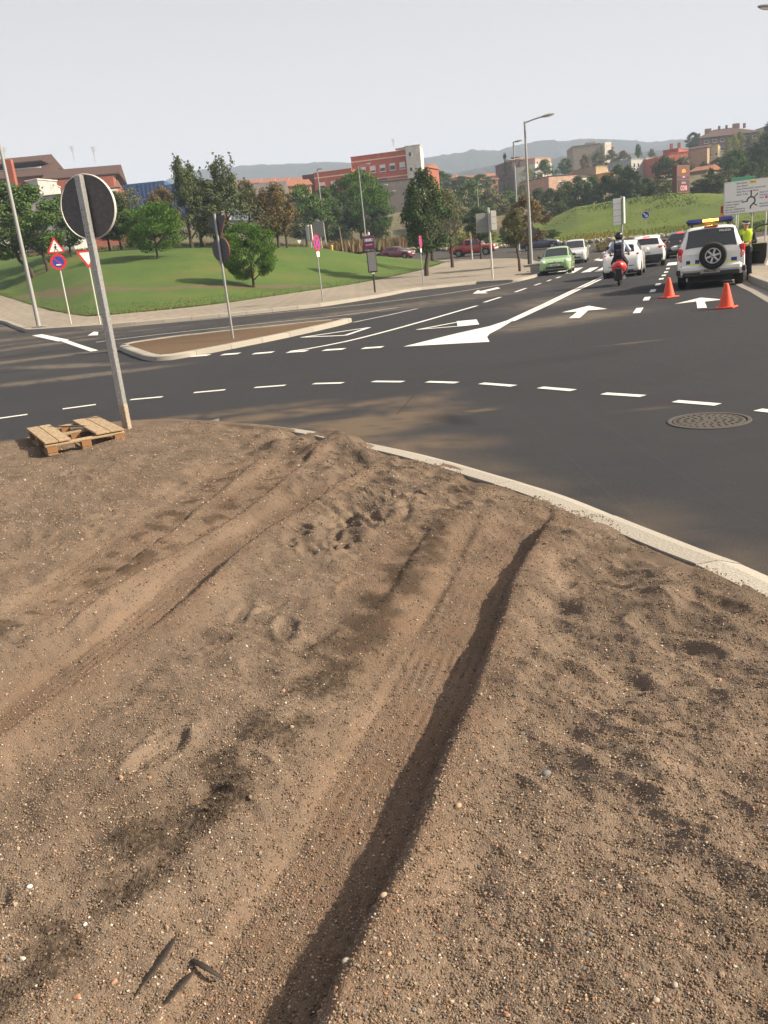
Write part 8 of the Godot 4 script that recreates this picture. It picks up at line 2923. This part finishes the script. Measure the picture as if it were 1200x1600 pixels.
func rider() -> void:
	var xf := ground_basis(Vector3(9.06, 0.032, -30.06) + Vector3(0.2, 0, -0.55), 19.0, 1.25, 0.4)
	var o := thing("person", "person riding the red scooter in a pale blue shirt, dark backpack and helmet", "person")
	o.transform = xf
	var hip := [Vector3(-0.10, 0.95, 0.22), Vector3(0.10, 0.95, 0.22)]
	var knee := [Vector3(-0.22, 0.76, -0.18), Vector3(0.22, 0.76, -0.18)]
	var ankle := [Vector3(-0.19, 0.40, -0.18), Vector3(0.19, 0.40, -0.18)]
	var shoulder := [Vector3(-0.19, 1.42, 0.12), Vector3(0.19, 1.42, 0.12)]
	var elbow := [Vector3(-0.33, 1.17, 0.02), Vector3(0.33, 1.17, 0.02)]
	var wrist := [Vector3(-0.30, 1.06, -0.27), Vector3(0.30, 1.06, -0.27)]
	var torso := [[Vector3(0, 0.97, 0.21), Vector3(0, 1.16, 0.18), 0.13, 0.12], [Vector3(-0.06, 1.18, 0.17), Vector3(-0.09, 1.36, 0.13), 0.11, 0.115], [Vector3(0.06, 1.18, 0.17), Vector3(0.09, 1.36, 0.13), 0.11, 0.115], [Vector3(-0.15, 1.41, 0.12), Vector3(0.15, 1.41, 0.12), 0.07, 0.07]]
	var legs := []
	var arms := []
	for s in 2:
		legs.append([hip[s], knee[s], 0.085, 0.06])
		legs.append([knee[s], ankle[s], 0.056, 0.042])
		arms.append([shoulder[s], elbow[s], 0.052, 0.042])
		arms.append([elbow[s], wrist[s], 0.041, 0.029])
	var body := flesh(torso + legs + arms + [[Vector3(0, 1.40, 0.11), Vector3(0, 1.53, 0.08), 0.06, 0.055]], 0.016)
	var turn := Basis(Vector3.UP, PI)
	head(o, body, Vector3(0, 1.635, 0.05), turn)
	for s in 2:
		join(body, flesh(hand(wrist[s], Vector3(0, -0.15, -1.0).normalized(), Vector3(0, -1, 0.1).normalized(), [1.0, -1.0][s], 1.0), 0.006, 260.0))
	put("body", body, M.skin, o)
	var shirt := [[Vector3(0, 1.0, 0.2), Vector3(0, 1.16, 0.18), 0.15, 0.138], [Vector3(-0.06, 1.18, 0.17), Vector3(-0.09, 1.36, 0.13), 0.126, 0.128], [Vector3(0.06, 1.18, 0.17), Vector3(0.09, 1.36, 0.13), 0.126, 0.128], [Vector3(-0.15, 1.425, 0.12), Vector3(0.15, 1.425, 0.12), 0.082, 0.082]]
	for s in 2:
		shirt.append([shoulder[s], elbow[s], 0.072, 0.062])
		shirt.append([elbow[s], elbow[s].lerp(wrist[s], 0.3), 0.058, 0.054])
	put("shirt", flesh(shirt, 0.016, 60.0), M.shirt, o)
	var tr := [[Vector3(0, 0.97, 0.22), Vector3(0, 0.99, 0.2), 0.15, 0.14]]
	for s in 2:
		tr.append([hip[s], knee[s], 0.105, 0.078])
		tr.append([knee[s], ankle[s], 0.074, 0.068])
		boxpart("shoe", ankle[s] + Vector3(0, -0.03, -0.06), Vector3(0.1, 0.09, 0.27), M.sign_black, o, 0.035)
	put("trousers", flesh(tr, 0.018, 60.0), M.dark_cloth, o)
	var b := mb()
	b.lathe([[0.0005, 0.15], [0.06, 0.143], [0.105, 0.115], [0.132, 0.06], [0.138, 0.0], [0.132, -0.06], [0.115, -0.1]], 26, Transform3D(Basis.IDENTITY, Vector3(0, 1.655, 0.055)))
	put("helmet", b, M.helmet, o)
	boxpart("collar", Vector3(0, 1.475, 0.14), Vector3(0.15, 0.06, 0.13), M.shirt, o, 0.025)
	var bag := thing("backpack", "dark backpack on the scooter rider's back", "backpack")
	bag.transform = xf
	boxpart("bag", Vector3(0, 1.20, 0.385), Vector3(0.34, 0.50, 0.19), M.backpack, bag, 0.075, Basis(Vector3.RIGHT, -0.1))
	boxpart("pocket", Vector3(0, 1.10, 0.485), Vector3(0.26, 0.24, 0.08), M.backpack, bag, 0.035, Basis(Vector3.RIGHT, -0.1))
	for s in [-1, 1]:
		tubepart("strap", [Vector3(0.13 * s, 1.40, 0.31), Vector3(0.15 * s, 1.525, 0.14), Vector3(0.16 * s, 1.42, 0.0)], 0.024, M.backpack, bag, 8)


# ---------------------------------------------------------------- small things in the soil
func build_small() -> void:
	# broken pallet: deck boards front to back on three bearers with blocks
	var o := thing("pallet", "broken wooden pallet with missing boards lying on the soil by the kerb", "pallet", Vector3(-3.28, 0.105, -9.08), 0.5)
	var y := 0.135
	var wide := 0.8
	var deep := 1.3
	for k in 3:
		var z := [-deep / 2 + 0.06, 0.0, deep / 2 - 0.06][k] as float
		boxpart("bearer", Vector3(0, y - 0.035, z), Vector3(wide, 0.024, 0.10), M["wood%d" % k], o, 0.003, Basis(Vector3.UP, -PI / 2) * Basis(Vector3.UP, PI / 2))
		for j in 3:
			boxpart("block", Vector3([-wide / 2 + 0.06, 0.0, wide / 2 - 0.06][j], 0.062, z), Vector3(0.10, 0.078, 0.10), M.block_wood, o, 0.004)
	for j in 3:
		boxpart("bottom_board", Vector3([-wide / 2 + 0.06, 0.0, wide / 2 - 0.06][j], 0.011, 0), Vector3(0.10, 0.02, deep), M.wood3, o, 0.003)
	for d in [[-0.335, 0.13, 0], [-0.205, 0.12, 2], [0.325, 0.14, 0], [0.18, 0.14, 2]]:
		boxpart("deck_board", Vector3(d[0], y - 0.012 + 0.012, 0.0), Vector3(d[1], 0.022, deep), M["wood%d" % d[2]], o, 0.003)
	boxpart("broken_board", Vector3(-0.02, y + 0.008, -0.23), Vector3(0.035, 0.012, 0.55), M.iron, o, 0.003, Basis(Vector3.UP, 0.62))
	# seed pods
	for d in [["curled dark seed pod lying right of the other pods near the bottom left", Vector3(-0.55, 0.112, -1.64), -0.62, 0.12, 0.022], ["dark seed pod half buried and upright left of the curled one", Vector3(-0.60, 0.112, -1.57), 1.05, 0.115, 0.012], ["long dark seed pod pressed into the soil at the far left of the three pods", Vector3(-0.66, 0.112, -1.64), 1.25, 0.16, 0.008]]:
		var p: Vector3 = d[1]
		p.y = soil_at(p.x, p.z, true)[0] + gh(p.x, p.z) + d[4] * 0.2 + 0.002
		var pod := thing("seed_pod", d[0], "seed pod", p, d[2])
		var rows := []
		for i in 15:
			var t := i / 14.0
			var x: float = (t - 0.5) * d[3]
			var w: float = 0.0125 * pow(sin(PI * clampf(t * 0.94 + 0.03, 0, 1)), 0.6) * 0.62
			var up: float = d[4] * sin(PI * t)
			var ring := []
			for k in 10:
				var a := TAU * k / 10
				ring.append(Vector3(x, up + sin(a) * w * 0.42 + 0.0015 * sin(t * 40.0), cos(a) * w + 0.012 * sin(t * 3.0)))
			rows.append(ring)
		var b := mb()
		b.grid(rows, true)
		b.cap(rows[0], Vector3.LEFT)
		b.cap(rows[-1], Vector3.RIGHT)
		put("husk", b, M.pod, pod)
		b = mb()
		b.tube([Vector3(-d[3] / 2, 0, 0), Vector3(-d[3] / 2 - 0.012, 0.003, 0.004), Vector3(-d[3] / 2 - 0.03, 0.0, 0.002)], [0.003, 0.002, 0.001], 6)
		put("stalk", b, M.pod, pod)
	# single stones that stand out
	for d in [["smooth oval beige pebble right of the deep rut near the bottom", Vector3(-0.10, 0.112, -1.68), 0.010, Vector3(0.33, 0.25, 0.17), 0.6], ["oval tan pebble on the right bank of the rut", Vector3(0.12, 0.112, -2.00), 0.011, Vector3(0.32, 0.22, 0.14), 0.9], ["small white chip of stone near the left edge", Vector3(-1.05, 0.112, -1.88), 0.008, Vector3(0.66, 0.65, 0.61), 0.2], ["small white chip by the dark humus at the lower left", Vector3(-0.86, 0.112, -1.74), 0.006, Vector3(0.62, 0.61, 0.58), 1.2], ["pale grey pebble at the foot of the rut's right bank", Vector3(-0.19, 0.112, -1.50), 0.011, Vector3(0.33, 0.29, 0.24), 0.4], ["round grey brown pebble near the lower right corner", Vector3(0.45, 0.112, -1.34), 0.008, Vector3(0.30, 0.26, 0.21), 0.3], ["dark flat slate chip in the churned soil on the right", Vector3(0.40, 0.112, -2.15), 0.016, Vector3(0.13, 0.13, 0.14), 0.5], ["rounded grey pebble lower right beside a small hollow", Vector3(0.50, 0.112, -1.37), 0.008, Vector3(0.28, 0.24, 0.20), 1.0]]:
		var p: Vector3 = d[1]
		p.y = soil_at(p.x, p.z, true)[0] + gh(p.x, p.z) + d[2] * 0.35
		var s := thing("pebble", d[0], "pebble", p, d[4])
		var m := mat("stone %s" % d[0].left(18), L(d[3].x, d[3].y, d[3].z), 0.75)
		var pm := put("stone", pebble_mesh(11 + int(d[2] * 1000), 0.62), m, s)
		var b := mb()
		b.blob(Transform3D(Basis.from_scale(Vector3(1.0, 0.62, 0.78)), Vector3.ZERO), 10, 16)
		pm.mesh = b.mesh()
		pm.scale = Vector3.ONE * float(d[2])
	# twigs and straw
	var tw := mb()
	tw.tube([Vector3(-0.5, 0, 0), Vector3(0.1, 0.06, 0.08), Vector3(0.5, 0, 0)], 0.018, 5)
	scatter_twigs(tw.mesh())


func scatter_twigs(m: Mesh) -> void:
	var r := RandomNumberGenerator.new()
	r.seed = 55
	var mm := MultiMesh.new()
	mm.transform_format = MultiMesh.TRANSFORM_3D
	mm.use_colors = true
	mm.mesh = m
	mm.instance_count = 2600
	for k in 2600:
		var rr := 1.0 * pow(6.0, r.randf())
		var a := r.randf_range(-0.7, 0.62)
		rr = minf(rr, soil_edge_quick(a) - 0.1)
		var x := sin(a) * rr
		var z := -cos(a) * rr
		var f := soil_at(x, z, false)
		mm.set_instance_transform(k, Transform3D(Basis.from_euler(Vector3(r.randf_range(-0.2, 0.2), r.randf() * TAU, r.randf_range(-0.2, 0.2))).scaled(Vector3.ONE * r.randf_range(0.008, 0.035)), Vector3(x, f[0] + gh(x, z) + 0.001, z)))
		var t := r.randf()
		var c := Vector3(0.07, 0.05, 0.035).lerp(Vector3(0.34, 0.26, 0.16), t * t)
		mm.set_instance_color(k, Color(c.x, c.y, c.z))
	var o := MultiMeshInstance3D.new()
	o.name = "plant_litter"
	o.multimesh = mm
	o.material_override = M.pebble
	add_child(o)
	o.set_meta("kind", "stuff")
	o.set_meta("label", "tiny twigs and straw lying in the soil")
	o.set_meta("category", "plant litter")
